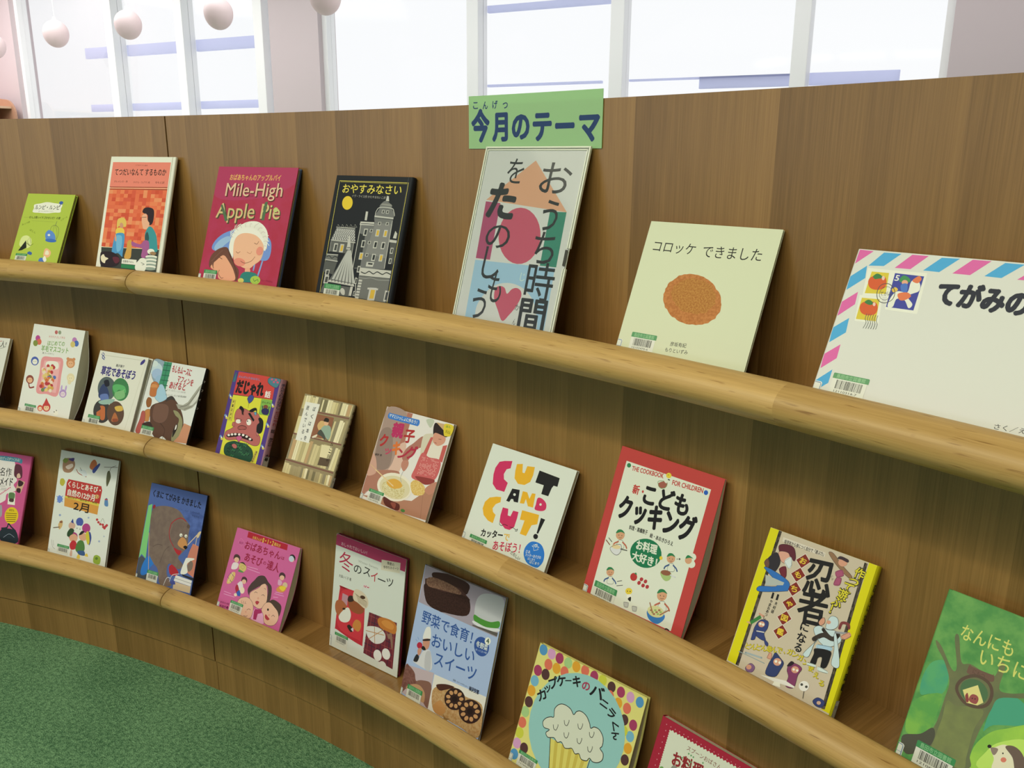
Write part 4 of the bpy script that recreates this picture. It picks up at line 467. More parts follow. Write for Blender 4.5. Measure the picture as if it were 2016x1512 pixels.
'oyasumi':{'b':'1f2225','s':'R','w':1890,'h':2362,'t':107,'o':[-1.4216,3.6726,1.0385],'y':0.3722,'l':0.2967,'i':[('L','c8bd52',10,[99,2263,1826,2262]),('L','c8bd52',10,[1822,2262,1833,203]),('L','c8bd52',11,[99,2263,108,215]),('L','c8bd52',5,[131,2245,1803,2244]),('T','おやすみなさい','d8c94e',216,2125,1692,2137,162,0.02),('T','イヴ・ライス作 かたやまれいこ訳','a9a894',494,1998,1348,1990,46,0.0),('E','d9bd35',[407,1867,138,-8,7,-123]),('P','6e7068',[836,1541,1191,1541,1160,1610,1605,1606,1620,1528,1627,759,884,715]),('P','303432',[849,1343,1009,1317,1031,745,882,724]),('P','7d7e74',[1203,1541,1597,1544,1603,950,1092,1000]),('L','b9b9a6',16,[853,1524,851,694]),('L','b9b9a6',15,[1607,1597,1623,776]),('P','b9b9a6',[833,1550,1180,1555,1181,1494,826,1490]),('L','303432',10,[855,1515,1174,1519]),('P','6e7068',[1155,1681,1626,1668,1619,1598,1161,1607]),('P','b9b9a6',[1157,1673,1622,1654,1623,1629,1156,1646]),('L','303432',7,[1180,1633,1620,1622]),('S','6e7068',[1167,1682,1239,1791,1245,1863,1362,1938,1513,1873,1543,1804,1624,1720,1602,1667,1194,1674]),('Z','b9b9a6',14,[1167,1682,1179,1753,1256,1819,1540,1813,1604,1754,1636,1694]),('P','b9b9a6',[1362,1938,1371,2026,1415,2019,1444,1932]),('P','8a8a7c',[1257,1863,1288,1891,1511,1882,1544,1848]),('P','b9b9a6',[1317,1777,1381,1778,1379,1720,1315,1719]),('P','454842',[1332,1769,1370,1770,1368,1728,1330,1727]),('P','b9b9a6',[1421,1774,1484,1775,1482,1717,1419,1716]),('P','454842',[1436,1766,1474,1767,1472,1726,1434,1725]),('P','b9b9a6',[921,1734,977,1732,983,1575,926,1578]),('P','b9b9a6',[959,1430,1051,1432,1047,1306,955,1305]),('P','303432',[982,1412,1037,1414,1033,1325,978,1323]),('P','b9b9a6',[1261,1435,1350,1436,1346,1312,1257,1311]),('P','c9a83c',[1283,1417,1337,1418,1333,1330,1279,1328]),('P','b9b9a6',[1454,1435,1542,1436,1538,1313,1450,1312]),('P','c9a83c',[1476,1417,1528,1419,1524,1331,1472,1329]),('P','b9b9a6',[957,1224,1048,1226,1044,1101,953,1098]),('P','303432',[980,1206,1034,1208,1030,1119,976,1117]),('P','b9b9a6',[1260,1225,1349,1227,1345,1103,1256,1101]),('P','303432',[1283,1208,1336,1210,1332,1122,1278,1119]),('P','b9b9a6',[1449,1223,1537,1225,1533,1102,1445,1100]),('P','303432',[1471,1206,1524,1208,1520,1120,1467,1118]),('P','b9b9a6',[958,1005,1049,1008,1045,882,954,879]),('P','c9a83c',[981,987,1035,990,1031,901,977,898]),('P','b9b9a6',[1272,1004,1361,1007,1357,883,1268,880]),('P','303432',[1295,987,1348,990,1344,901,1291,899]),('P','b9b9a6',[1453,1009,1540,1011,1537,888,1449,885]),('P','c9a83c',[1475,991,1527,994,1523,906,1471,904]),('P','b9b9a6',[1277,1566,1346,1568,1344,1513,1275,1511]),('P','454842',[1293,1559,1334,1560,1332,1521,1291,1520]),('P','b9b9a6',[1464,1569,1532,1571,1530,1516,1462,1514]),('P','454842',[1479,1561,1520,1563,1518,1524,1478,1522]),('P','b9b9a6',[1107,1430,1177,1432,1175,1376,1105,1374]),('P','454842',[1123,1422,1165,1424,1163,1384,1121,1382]),('P','b9b9a6',[1111,1219,1181,1222,1179,1167,1109,1164]),('P','454842',[1127,1212,1169,1214,1167,1175,1125,1172]),('P','b9b9a6',[1104,1001,1174,1005,1172,949,1102,946]),('P','454842',[1120,994,1162,996,1160,957,1118,954]),('P','7d7e74',[247,1404,728,1409,784,1177,154,1183]),('E','d5d5c4',[269,1383,15,1,2,-8]),('E','d5d5c4',[316,1383,15,1,2,-8]),('E','d5d5c4',[363,1383,14,1,2,-8]),('E','d5d5c4',[410,1382,14,1,2,-8]),('E','d5d5c4',[456,1382,14,1,2,-8]),('E','d5d5c4',[503,1382,14,1,2,-8]),('E','d5d5c4',[549,1381,14,1,2,-8]),('E','d5d5c4',[595,1381,14,1,2,-8]),('E','d5d5c4',[641,1381,14,1,2,-8]),('E','d5d5c4',[687,1380,14,1,2,-8]),('E','d5d5c4',[278,1358,15,1,2,-8]),('E','d5d5c4',[328,1358,15,1,2,-8]),('E','d5d5c4',[377,1358,14,1,2,-8]),('E','d5d5c4',[426,1358,14,1,2,-8]),('E','d5d5c4',[475,1357,14,1,2,-8]),('E','d5d5c4',[524,1357,14,1,2,-8]),('E','d5d5c4',[572,1357,14,1,2,-8]),('E','d5d5c4',[621,1357,14,1,2,-8]),('E','d5d5c4',[669,1357,14,1,2,-8]),('E','d5d5c4',[717,1357,14,1,2,-8]),('E','d5d5c4',[245,1330,15,1,2,-8]),('E','d5d5c4',[297,1330,15,1,2,-8]),('E','d5d5c4',[349,1330,15,1,2,-8]),('E','d5d5c4',[401,1331,14,1,2,-8]),('E','d5d5c4',[452,1331,14,1,2,-8]),('E','d5d5c4',[503,1331,14,1,2,-8]),('E','d5d5c4',[554,1331,14,1,2,-8]),('E','d5d5c4',[605,1331,14,1,2,-8]),('E','d5d5c4',[656,1331,14,1,2,-8]),('E','d5d5c4',[706,1331,14,1,2,-8]),('E','d5d5c4',[255,1305,15,1,2,-8]),('E','d5d5c4',[309,1305,15,1,2,-8]),('E','d5d5c4',[363,1306,14,1,2,-8]),('E','d5d5c4',[417,1306,14,1,2,-8]),('E','d5d5c4',[471,1306,14,1,2,-8]),('E','d5d5c4',[524,1306,14,1,2,-8]),('E','d5d5c4',[577,1306,14,1,2,-8]),('E','d5d5c4',[630,1307,14,1,2,-8]),('E','d5d5c4',[683,1307,14,1,2,-8]),('E','d5d5c4',[736,1307,14,1,2,-8]),('E','d5d5c4',[221,1277,15,1,2,-8]),('E','d5d5c4',[278,1278,15,1,2,-8]),('E','d5d5c4',[335,1278,15,1,2,-8]),('E','d5d5c4',[391,1279,14,1,2,-8]),('E','d5d5c4',[448,1279,14,1,2,-8]),('E','d5d5c4',[503,1279,14,1,2,-8]),('E','d5d5c4',[559,1280,14,1,2,-8]),('E','d5d5c4',[615,1280,14,1,2,-8]),('E','d5d5c4',[670,1281,14,1,2,-8]),('E','d5d5c4',[725,1281,14,1,2,-8]),('E','d5d5c4',[231,1252,15,1,2,-8]),('E','d5d5c4',[290,1253,15,1,2,-8]),('E','d5d5c4',[349,1253,15,1,2,-8]),('E','d5d5c4',[408,1254,14,1,2,-8]),('E','d5d5c4',[466,1255,14,1,2,-8]),('E','d5d5c4',[524,1255,14,1,2,-8]),('E','d5d5c4',[582,1256,14,1,2,-8]),('E','d5d5c4',[640,1256,14,1,2,-8]),('E','d5d5c4',[697,1257,14,1,2,-8]),('E','d5d5c4',[755,1258,14,1,2,-8]),('E','d5d5c4',[198,1224,15,1,2,-8]),('E','d5d5c4',[260,1225,15,1,2,-8]),('E','d5d5c4',[321,1226,15,1,2,-8]),('E','d5d5c4',[382,1227,14,1,2,-8]),('E','d5d5c4',[443,1228,14,1,2,-8]),('E','d5d5c4',[504,1228,14,1,2,-8]),('E','d5d5c4',[564,1229,14,1,2,-8]),('E','d5d5c4',[624,1230,14,1,2,-8]),('E','d5d5c4',[684,1231,14,1,2,-8]),('E','d5d5c4',[744,1232,14,1,2,-8]),('E','d5d5c4',[207,1199,15,1,2,-8]),('E','d5d5c4',[271,1200,15,1,2,-8]),('E','d5d5c4',[335,1201,15,1,2,-8]),('E','d5d5c4',[399,1202,14,1,2,-8]),('E','d5d5c4',[462,1203,14,1,2,-8]),('E','d5d5c4',[525,1204,14,1,2,-8]),('E','d5d5c4',[587,1205,14,1,2,-8]),('E','d5d5c4',[650,1206,14,1,2,-8]),('E','d5d5c4',[712,1207,14,1,2,-8]),('E','d5d5c4',[773,1208,14,1,2,-8]),('L','b9b9a6',11,[235,1418,726,1418]),('L','b9b9a6',16,[156,1177,791,1168]),('P','5c5e56',[159,1165,768,1158,768,959,165,971]),('L','b9b9a6',9,[162,1155,168,971]),('L','b9b9a6',9,[755,1157,766,868]),('O','b9b9a6',7,[238,1419,268,1466,334,1420]),('O','b9b9a6',7,[349,1425,379,1472,445,1426]),('O','b9b9a6',7,[459,1430,489,1478,554,1432]),('O','b9b9a6',7,[569,1436,598,1483,663,1438]),('O','b9b9a6',7,[677,1442,707,1489,771,1444]),('P','b9b9a6',[260,1125,361,1127,356,977,254,974]),('P','454842',[286,1103,347,1106,341,999,281,996]),('P','b9b9a6',[425,1121,525,1123,520,974,420,971]),('P','c9a83c',[451,1100,511,1102,505,996,445,993]),('P','6a6c62',[105,920,408,924,417,787,88,798]),('L','b9b9a6',14,[112,915,408,922]),('L','b9b9a6',14,[97,817,426,806]),('Z','303432',15,[120,865,187,889,266,849,336,891,409,869]),('P','55574f',[91,789,418,783,370,562,89,594]),('P','b9b9a6',[159,637,267,642,263,535,156,529]),('P','454842',[185,622,250,627,246,550,181,545]),('P','b9b9a6',[162,526,280,532,276,388,157,381]),('P','454842',[191,506,262,511,257,408,186,403]),('P','60625a',[637,1058,719,1046,954,451,915,403,311,428,310,483,446,679]),('P','aeb0a0',[636,1022,653,1020,425,475,360,479]),('P','aeb0a0',[647,1023,666,1020,518,471,453,474]),('P','aeb0a0',[657,1024,679,1021,609,467,545,470]),('P','aeb0a0',[667,1024,691,1022,700,462,636,465]),('P','aeb0a0',[678,1025,704,1023,791,458,727,461]),('P','aeb0a0',[688,1026,717,1024,881,453,817,457]),('P','aeb0a0',[698,1026,730,1025,970,449,907,452]),('P','b9b9a6',[602,1092,602,1293,642,1259,697,1090,691,1033,595,1037]),('P','6e7068',[612,1075,688,1084,689,1062,606,1056]),('Z','b9b9a6',14,[270,428,461,424,676,416,966,406]),('E','b9b9a6',[326,444,37,3,5,-18]),('E','b9b9a6',[413,441,37,3,5,-18]),('E','b9b9a6',[500,438,37,3,5,-18]),('E','b9b9a6',[586,435,36,3,5,-18]),('E','b9b9a6',[671,432,36,3,5,-18]),('E','b9b9a6',[757,429,36,3,5,-18]),('E','b9b9a6',[841,426,36,3,5,-18]),('E','b9b9a6',[925,423,35,3,5,-18]),('P','5c5e56',[174,379,947,379,888,211,108,215]),('P','b9b9a6',[879,390,943,393,936,225,870,227]),('S','b9b9a6',[629,293,669,343,742,314,764,234,699,228]),('P','6b6d63',[1036,728,1798,756,1807,200,1043,209]),('P','b9b9a6',[1018,744,1800,747,1809,618,1043,603]),('Z','303432',17,[1077,668,1183,651,1272,694,1382,659,1470,702,1601,669,1689,708,1791,686]),('L','303432',9,[1056,600,1798,613]),('Z','8a8c80',14,[1052,568,1206,564,1351,586,1529,566,1794,582]),('P','b9b9a6',[1168,854,1355,860,1338,779,1163,774]),('P','303432',[1209,840,1322,840,1322,813,1211,813]),('P','b9b9a6',[1061,533,1143,533,1141,501,1054,500]),('P','b9b9a6',[1059,483,1140,483,1139,451,1052,450]),('P','b9b9a6',[1057,432,1138,433,1136,400,1050,399]),('P','b9b9a6',[1054,382,1136,382,1134,350,1048,349]),('P','b9b9a6',[1052,331,1134,332,1132,300,1045,298]),('P','b9b9a6',[1050,281,1132,282,1130,250,1043,248]),('P','b9b9a6',[1048,231,1130,232,1128,199,1041,198]),('L','b9b9a6',18,[976,561,1039,226]),('P','b9b9a6',[1357,418,1528,428,1521,205,1350,194]),('P','c9a83c',[1400,388,1502,395,1495,237,1392,228]),('P','b9b9a6',[1308,413,1567,421,1565,389,1308,381]),('P','b9b9a6',[1743,403,1839,406,1833,220,1737,216]),('P','454842',[1769,377,1826,380,1820,248,1763,244]),('P','b9b9a6',[959,551,1020,553,1016,448,955,446]),('P','454842',[975,536,1011,538,1008,463,971,461]),('P','b9b9a6',[969,767,1040,769,1036,654,965,652]),('P','454842',[987,751,1030,753,1026,671,983,669]),('P','b9b9a6',[976,318,1027,321,1024,234,973,231]),('P','454842',[989,306,1020,308,1017,246,986,244]),('P','50524b',[1639,1284,1809,1278,1830,863,1696,869]),('P','b9b9a6',[1629,1275,1811,1269,1810,1226,1628,1231]),('P','b9b9a6',[1688,1139,1755,1141,1752,1039,1685,1037]),('P','454842',[1705,1125,1745,1126,1742,1054,1702,1052]),('P','b9b9a6',[1698,957,1760,959,1758,864,1695,862]),('P','454842',[1714,943,1751,945,1748,878,1711,876]),('P','b9b9a6',[1704,1358,1722,1432,1776,1388,1774,1301,1694,1305])],'lab':[204,389,430,91,127,'12121904'],'st':[-22,267,49,209],'hinge':'#3a3d40'},
'koro':{'b':'cdd3a9','s':'L','w':1872,'h':1956,'t':44,'o':[-0.7787,3.8468,1.0385],'y':0.2656,'l':0.4029,'i':[('T','コロッケ','1b1b1c',142,1625,775,1622,151,0.006),('T','できました','1b1b1c',886,1609,1693,1623,157,0.006),('S','a9672e|bb7a3c|60',[1328,994,1343,962,1347,930,1352,898,1349,867,1332,840,1318,813,1313,781,1283,761,1256,739,1235,712,1194,700,1160,682,1116,675,1074,665,1027,667,983,659,935,659,888,669,841,676,795,690,755,714,708,724,670,749,638,777,610,807,570,829,552,864,528,896,510,929,503,965,494,1000,503,1035,499,1070,515,1102,518,1136,537,1166,571,1187,594,1212,620,1235,640,1262,680,1272,713,1287,753,1292,790,1301,831,1301,872,1299,913,1298,955,1289,997,1282,1038,1264,1080,1249,1118,1228,1157,1206,1189,1177,1215,1145,1254,1122,1282,1092,1304,1060,1318,1027]),('S','b58038|a06426|90',[1249,1039,1244,1004,1258,969,1243,937,1221,908,1194,883,1180,850,1146,826,1093,824,1056,801,1005,802,956,806,906,809,854,811,804,825,769,859,719,875,695,911,651,936,637,973,608,1006,598,1043,611,1079,607,1116,642,1143,671,1168,691,1199,738,1211,776,1229,820,1242,867,1250,918,1241,967,1233,1020,1236,1062,1209,1114,1198,1154,1171,1179,1136,1208,1106,1231,1073]),('T','彦坂有紀','3a3a34',792,380,1025,389,54,0.01),('T','もりといずみ','3a3a34',743,297,1070,308,54,0.01)],'lab':[190,450,387,65,184,'12152470-6'],'st':[-5,330,77,254]},
'tegami':{'b':'d3d5c0','s':'L','w':2850,'h':1827,'t':90,'o':[-0.4475,3.8951,1.0385],'y':0.1667,'l':0.442,'i':[('P','d5649a',[6,1820,162,1814,3,1657,3,1657]),('P','4aa3cf',[278,1810,464,1812,322,1662,157,1650]),('P','d5649a',[577,1813,744,1814,605,1657,441,1654]),('P','4aa3cf',[876,1808,1052,1815,896,1656,735,1657]),('P','d5649a',[1172,1816,1344,1817,1192,1657,1024,1656]),('P','4aa3cf',[1469,1812,1641,1812,1478,1659,1324,1661]),('P','d5649a',[1767,1803,1931,1798,1773,1661,1616,1659]),('P','4aa3cf',[2047,1800,2203,1795,2053,1659,1905,1657]),('P','4aa3cf',[0,1511,143,1648,167,1509,5,1355,0,1418]),('P','d5649a',[0,1219,139,1350,151,1210,2,1057,0,1087]),('P','4aa3cf',[0,925,138,1053,154,891,9,755,0,839]),('P','d5649a',[0,623,140,754,148,599,8,459,0,554]),('P','4aa3cf',[0,322,143,471,146,321,69,245,0,317]),('P','e2e3d6',[161,1625,422,1626,480,1335,197,1320]),('P','d2bf3a',[214,1589,401,1592,438,1363,215,1344]),('S','cf5a2e',[212,1470,221,1523,283,1552,371,1544,409,1479,397,1419,320,1395,250,1412]),('S','3c7a40',[245,1536,277,1572,324,1560,354,1531,308,1518,275,1510]),('E','f0c0a8',[358,1531,16,2,7,-23]),('P','e2e3d6',[168,1319,416,1326,465,1036,204,1032]),('P','d2bf3a',[202,1291,394,1299,429,1059,212,1053]),('S','cf5a2e',[213,1181,221,1234,278,1260,365,1257,404,1201,397,1135,320,1109,249,1128]),('S','3c7a40',[246,1245,275,1278,318,1268,342,1239,304,1224]),('E','f0c0a8',[354,1238,15,2,6,-20]),('P','e2e3d6',[415,1625,786,1634,816,1196,482,1198]),('P','3d4490',[463,1598,765,1595,770,1228,484,1227]),('T','5','e8e8e0',479,1548,524,1547,61,0.03),('S','3f8a50',[531,1522,554,1582,613,1567,645,1528,593,1501]),('E','dca27c',[594,1508,31,4,9,-28]),('S','4a72b4',[565,1483,621,1497,645,1421,626,1376,578,1427]),('S','e6e2d6',[654,1522,697,1556,753,1505,761,1436,706,1400,663,1366,740,1291,714,1245,649,1322,567,1325,553,1237,498,1236,505,1345,553,1409,650,1407]),('S','d9764a',[562,1382,650,1407,701,1371,649,1322,595,1321]),('S','d9764a',[663,1537,712,1593,749,1562,723,1516]),('S','d8b84a',[483,1415,514,1448,549,1423,518,1390]),('O','50524c',7,[343,1368,359,1451,436,1475,518,1412,527,1319,460,1267,384,1286]),('O','50524c',4,[372,1365,388,1425,446,1442,494,1402,494,1337,450,1298,395,1316]),('T','てがみ','50524c',381,1361,497,1370,47,0.0),('Z','55564f',6,[310,1126,311,1071,333,1030,322,967]),('Z','55564f',6,[335,1125,336,1070,357,1029,349,968]),('Z','55564f',6,[359,1125,360,1069,382,1029,376,970]),('Z','55564f',6,[384,1124,385,1069,406,1028,402,971]),('Z','55564f',6,[408,1123,409,1068,431,1028,429,972]),('Z','55564f',5,[432,1122,433,1067,455,1027,455,974]),('T','てがみのえほん','232733',936,1446,2451,1418,234,0.075),('T','さく／え 堀内誠一','4a4a48',1821,247,2384,280,52,0.01)],'lab':[175,444,395,59,196,'12110314-7'],'st':[-5,319,83,248]},
'w0':{'b':'d2d4bf','s':'L','w':1700,'h':1913,'t':78,'o':[-2.4867,3.0432,0.6718],'y':0.6851,'l':0.4179,'i':[('T','人!','2a2a28',1418,1752,1610,1755,165,0.01),('L','b05a4a',14,[1381,1814,1442,1832]),('L','55564f',8,[1435,1634,1569,1673])]},
'youmou':{'b':'d9dccb','s':'L','w':1876,'h':2346,'t':83,'o':[-2.2745,3.1951,0.6718],'y':0.5553,'l':0.347,'i':[('E','b5645a',[866,2213,54,5,13,-47]),('E','8c9a7a',[991,2220,54,5,13,-47]),('T','チクチク さして作る','c25a5a',630,2082,1213,2108,53,0.01),('T','はじめての','6a9a3c',626,1926,1246,1963,116,0.02),('T','羊毛マスコット','6a9a3c',433,1779,1421,1817,142,0.02),('T','著 さくだゆうこ','5a5a50',507,1666,938,1680,42,0.0),('E','b04a86',[237,2003,88,9,22,-74]),('E','cf6a50',[310,1921,87,9,21,-74]),('E','7d8a3c',[184,1875,88,9,22,-74]),('E','b37aa8',[1565,2083,83,8,20,-72]),('E','4a6aa8',[1650,2015,83,9,20,-72]),('E','c9b96a',[1531,1982,83,9,20,-72]),('E','4a5fa0',[287,1439,142,16,31,-107]),('E','e0e0d8',[292,1421,95,11,20,-67]),('E','3a2a28',[256,1426,11,1,2,-7]),('E','3a2a28',[323,1434,11,1,2,-7]),('E','c58a58',[1580,1531,150,17,33,-116]),('E','d8a878',[1585,1511,100,11,20,-73]),('E','3a2a28',[1547,1517,11,1,2,-8]),('E','3a2a28',[1619,1525,11,1,2,-8]),('E','c58a58',[1460,1623,53,6,10,-36]),('E','c58a58',[1668,1633,53,6,10,-36]),('E','8a4a3a',[234,973,142,17,31,-106]),('E','dcae80',[240,956,95,12,20,-66]),('E','3a2a28',[203,960,11,1,2,-7]),('E','3a2a28',[271,969,11,1,2,-7]),('Z','8a3a30',37,[217,877,288,778,431,809]),('E','d8cc9c',[1677,1188,134,16,29,-103]),('E','e2d6a8',[1682,1170,89,11,18,-65]),('E','3a2a28',[1647,1175,10,1,2,-7]),('E','3a2a28',[1711,1183,10,1,2,-7]),('E','d8cc9c',[1660,1081,60,7,16,-56]),('E','a98ab5',[1510,786,126,16,28,-97]),('E','d8c8d0',[1514,770,84,11,17,-61]),('E','3a2a28',[1482,774,10,1,2,-6]),('E','3a2a28',[1542,782,10,1,2,-6]),('E','b49ac0',[1428,907,31,0,2,-72]),('E','b49ac0',[1582,919,31,0,1,-72]),('E','b8403a',[1021,392,145,20,32,-110]),('E','e4c090',[1027,374,97,13,20,-69]),('E','3a2a28',[989,378,11,2,2,-7]),('E','3a2a28',[1059,388,11,1,2,-7]),('P','b8403a',[887,401,959,609,1145,435]),('E','c8583a',[805,336,98,13,21,-74]),('E','e4c8a0',[808,324,65,9,13,-46]),('E','3a2a28',[783,327,7,1,1,-5]),('E','3a2a28',[830,333,7,1,1,-5]),('E','e2e2da',[1394,298,83,12,17,-61]),('E','3a3a38',[1330,316,15,2,4,-15]),('E','3a3a38',[1396,359,15,2,4,-15]),('S','d9938c',[533,1547,882,1599,1281,1590,1334,1199,1335,711,940,700,555,704,545,1159]),('P','e3aaa0',[631,1491,1220,1530,1260,767,642,755]),('S','e8e0d0',[705,1445,869,1504,1131,1493,1156,1337,781,1320]),('E','b03a3a',[805,1370,58,7,13,-44]),('E','b03a3a',[958,1389,58,7,13,-44]),('E','b03a3a',[1015,1360,58,7,13,-44]),('E','d8c070',[937,1340,58,7,13,-44]),('E','d8c070',[823,1308,58,7,13,-44]),('E','e0d0b0',[829,1300,58,7,13,-44]),('E','e0d0b0',[647,1277,59,7,13,-44]),('E','d8c070',[871,1255,58,7,13,-44]),('E','c86a40',[694,1256,59,7,13,-44]),('E','e0d0b0',[677,1221,59,7,13,-44]),('E','d8c070',[691,1240,59,7,13,-44]),('E','b03a3a',[971,1236,58,7,13,-44]),('E','c86a40',[887,1228,58,7,13,-44]),('E','e0d0b0',[712,1202,59,7,13,-44]),('E','c8a04a',[877,1201,58,7,13,-44]),('E','e0d0b0',[928,1165,58,7,13,-44]),('E','d8c070',[787,1155,58,7,13,-44]),('E','d8c070',[724,1112,58,7,13,-44]),('E','c8a04a',[904,1144,58,7,13,-44]),('E','4a6aa8',[1107,1127,58,7,13,-44]),('E','6a8a4a',[950,1124,58,7,13,-44]),('E','4a6aa8',[910,1095,58,7,13,-44]),('E','c8a04a',[1046,1079,58,7,13,-44]),('E','c86a40',[918,1078,58,7,13,-44]),('E','c8a04a',[801,1057,58,7,13,-44]),('E','c8a04a',[865,1043,58,7,13,-44]),('E','e0d0b0',[998,1044,58,7,13,-44]),('E','c86a40',[852,1026,58,7,13,-44]),('E','c86a40',[1062,1046,58,7,13,-44]),('E','e0d0b0',[744,989,58,7,13,-44]),('E','e0d0b0',[1029,998,58,7,13,-44]),('E','b03a3a',[948,945,58,7,13,-44]),('E','b03a3a',[869,947,58,7,13,-44]),('E','d8c070',[711,934,59,7,13,-44]),('E','c86a40',[719,921,58,7,13,-44]),('E','c8a04a',[1039,923,58,7,13,-44]),('E','b03a3a',[1060,914,58,7,13,-44]),('E','c86a40',[756,857,58,7,13,-44]),('E','b03a3a',[689,861,59,7,13,-44]),('E','d8c070',[989,886,58,7,13,-44]),('E','4a6aa8',[861,811,58,7,13,-44]),('E','c8a04a',[992,839,58,7,13,-44]),('E','c8a04a',[1092,863,58,7,13,-43]),('E','e0d0b0',[1054,795,58,7,13,-43]),('E','6a8a4a',[773,780,58,7,13,-44]),('E','d8c070',[896,796,58,7,13,-44])],'lab':[228,379,418,58,164,'1211'],'st':[-9,253,94,159],'bulge':0.022},
'kusa':{'b':'d5d6bd','s':'L','w':1650,'h':1893,'t':142,'o':[-2.1027,3.318,0.6718],'y':0.5473,'l':0.4254,'i':[('L','a8a98c',7,[89,1792,1595,1813]),('L','b9ba9e',7,[1595,1813,1467,178]),('O','3c4a8a',18,[76,1806,114,1847,175,1817,154,1772]),('Z','3c4a8a',21,[133,1778,133,1725,212,1689]),('Z','3c4a8a',21,[151,1780,222,1722]),('S','3f3a78',[1442,1700,1439,1770,1530,1845,1560,1791,1512,1727]),('T','藤沢優子','2a2a38',658,1601,940,1600,61,0.02),('T','草花であそぼう','3c3672',207,1429,1370,1440,202,0.05),('E','54605c',[547,1025,298,39,102,-273]),('E','3f7a48',[1004,1064,272,35,96,-260]),('E','3c3a36',[582,484,283,40,100,-264]),('E','5a4434',[1039,502,277,39,101,-272]),('S','33405e',[315,943,384,1109,529,1075,692,888,649,804,376,781]),('S','22242c',[392,1188,527,1231,609,1111,493,1070]),('S','5f74a0',[388,848,612,903,703,760,498,706]),('S','5aa860',[725,1100,848,1168,1112,1150,1201,1007,964,1053,851,961]),('Z','8fc07a',15,[817,853,948,948,1139,1076]),('S','7ab070',[851,961,1113,1047,1202,904,976,823]),('S','8fae9a',[391,691,622,775,905,813,801,696,522,644]),('S','b5683a',[413,434,528,528,482,600,629,607,698,475,735,325,638,286,494,368]),('Z','b5683a',23,[538,452,444,452,448,361]),('Z','b5683a',23,[545,432,455,422,457,337]),('Z','b5683a',23,[553,413,466,393,467,312]),('Z','b5683a',23,[560,393,478,363,476,288]),('Z','b5683a',23,[568,373,489,334,485,263]),('S','c9a84a',[969,642,1169,695,1257,605,1075,554]),('S','a8683c',[964,358,1014,519,1172,389,1160,323,1004,300]),('S','8a4a30',[998,364,1155,386,1160,323,1038,305])],'lab':[167,363,415,76,177,'1215'],'st':[-5,231,94,154]},
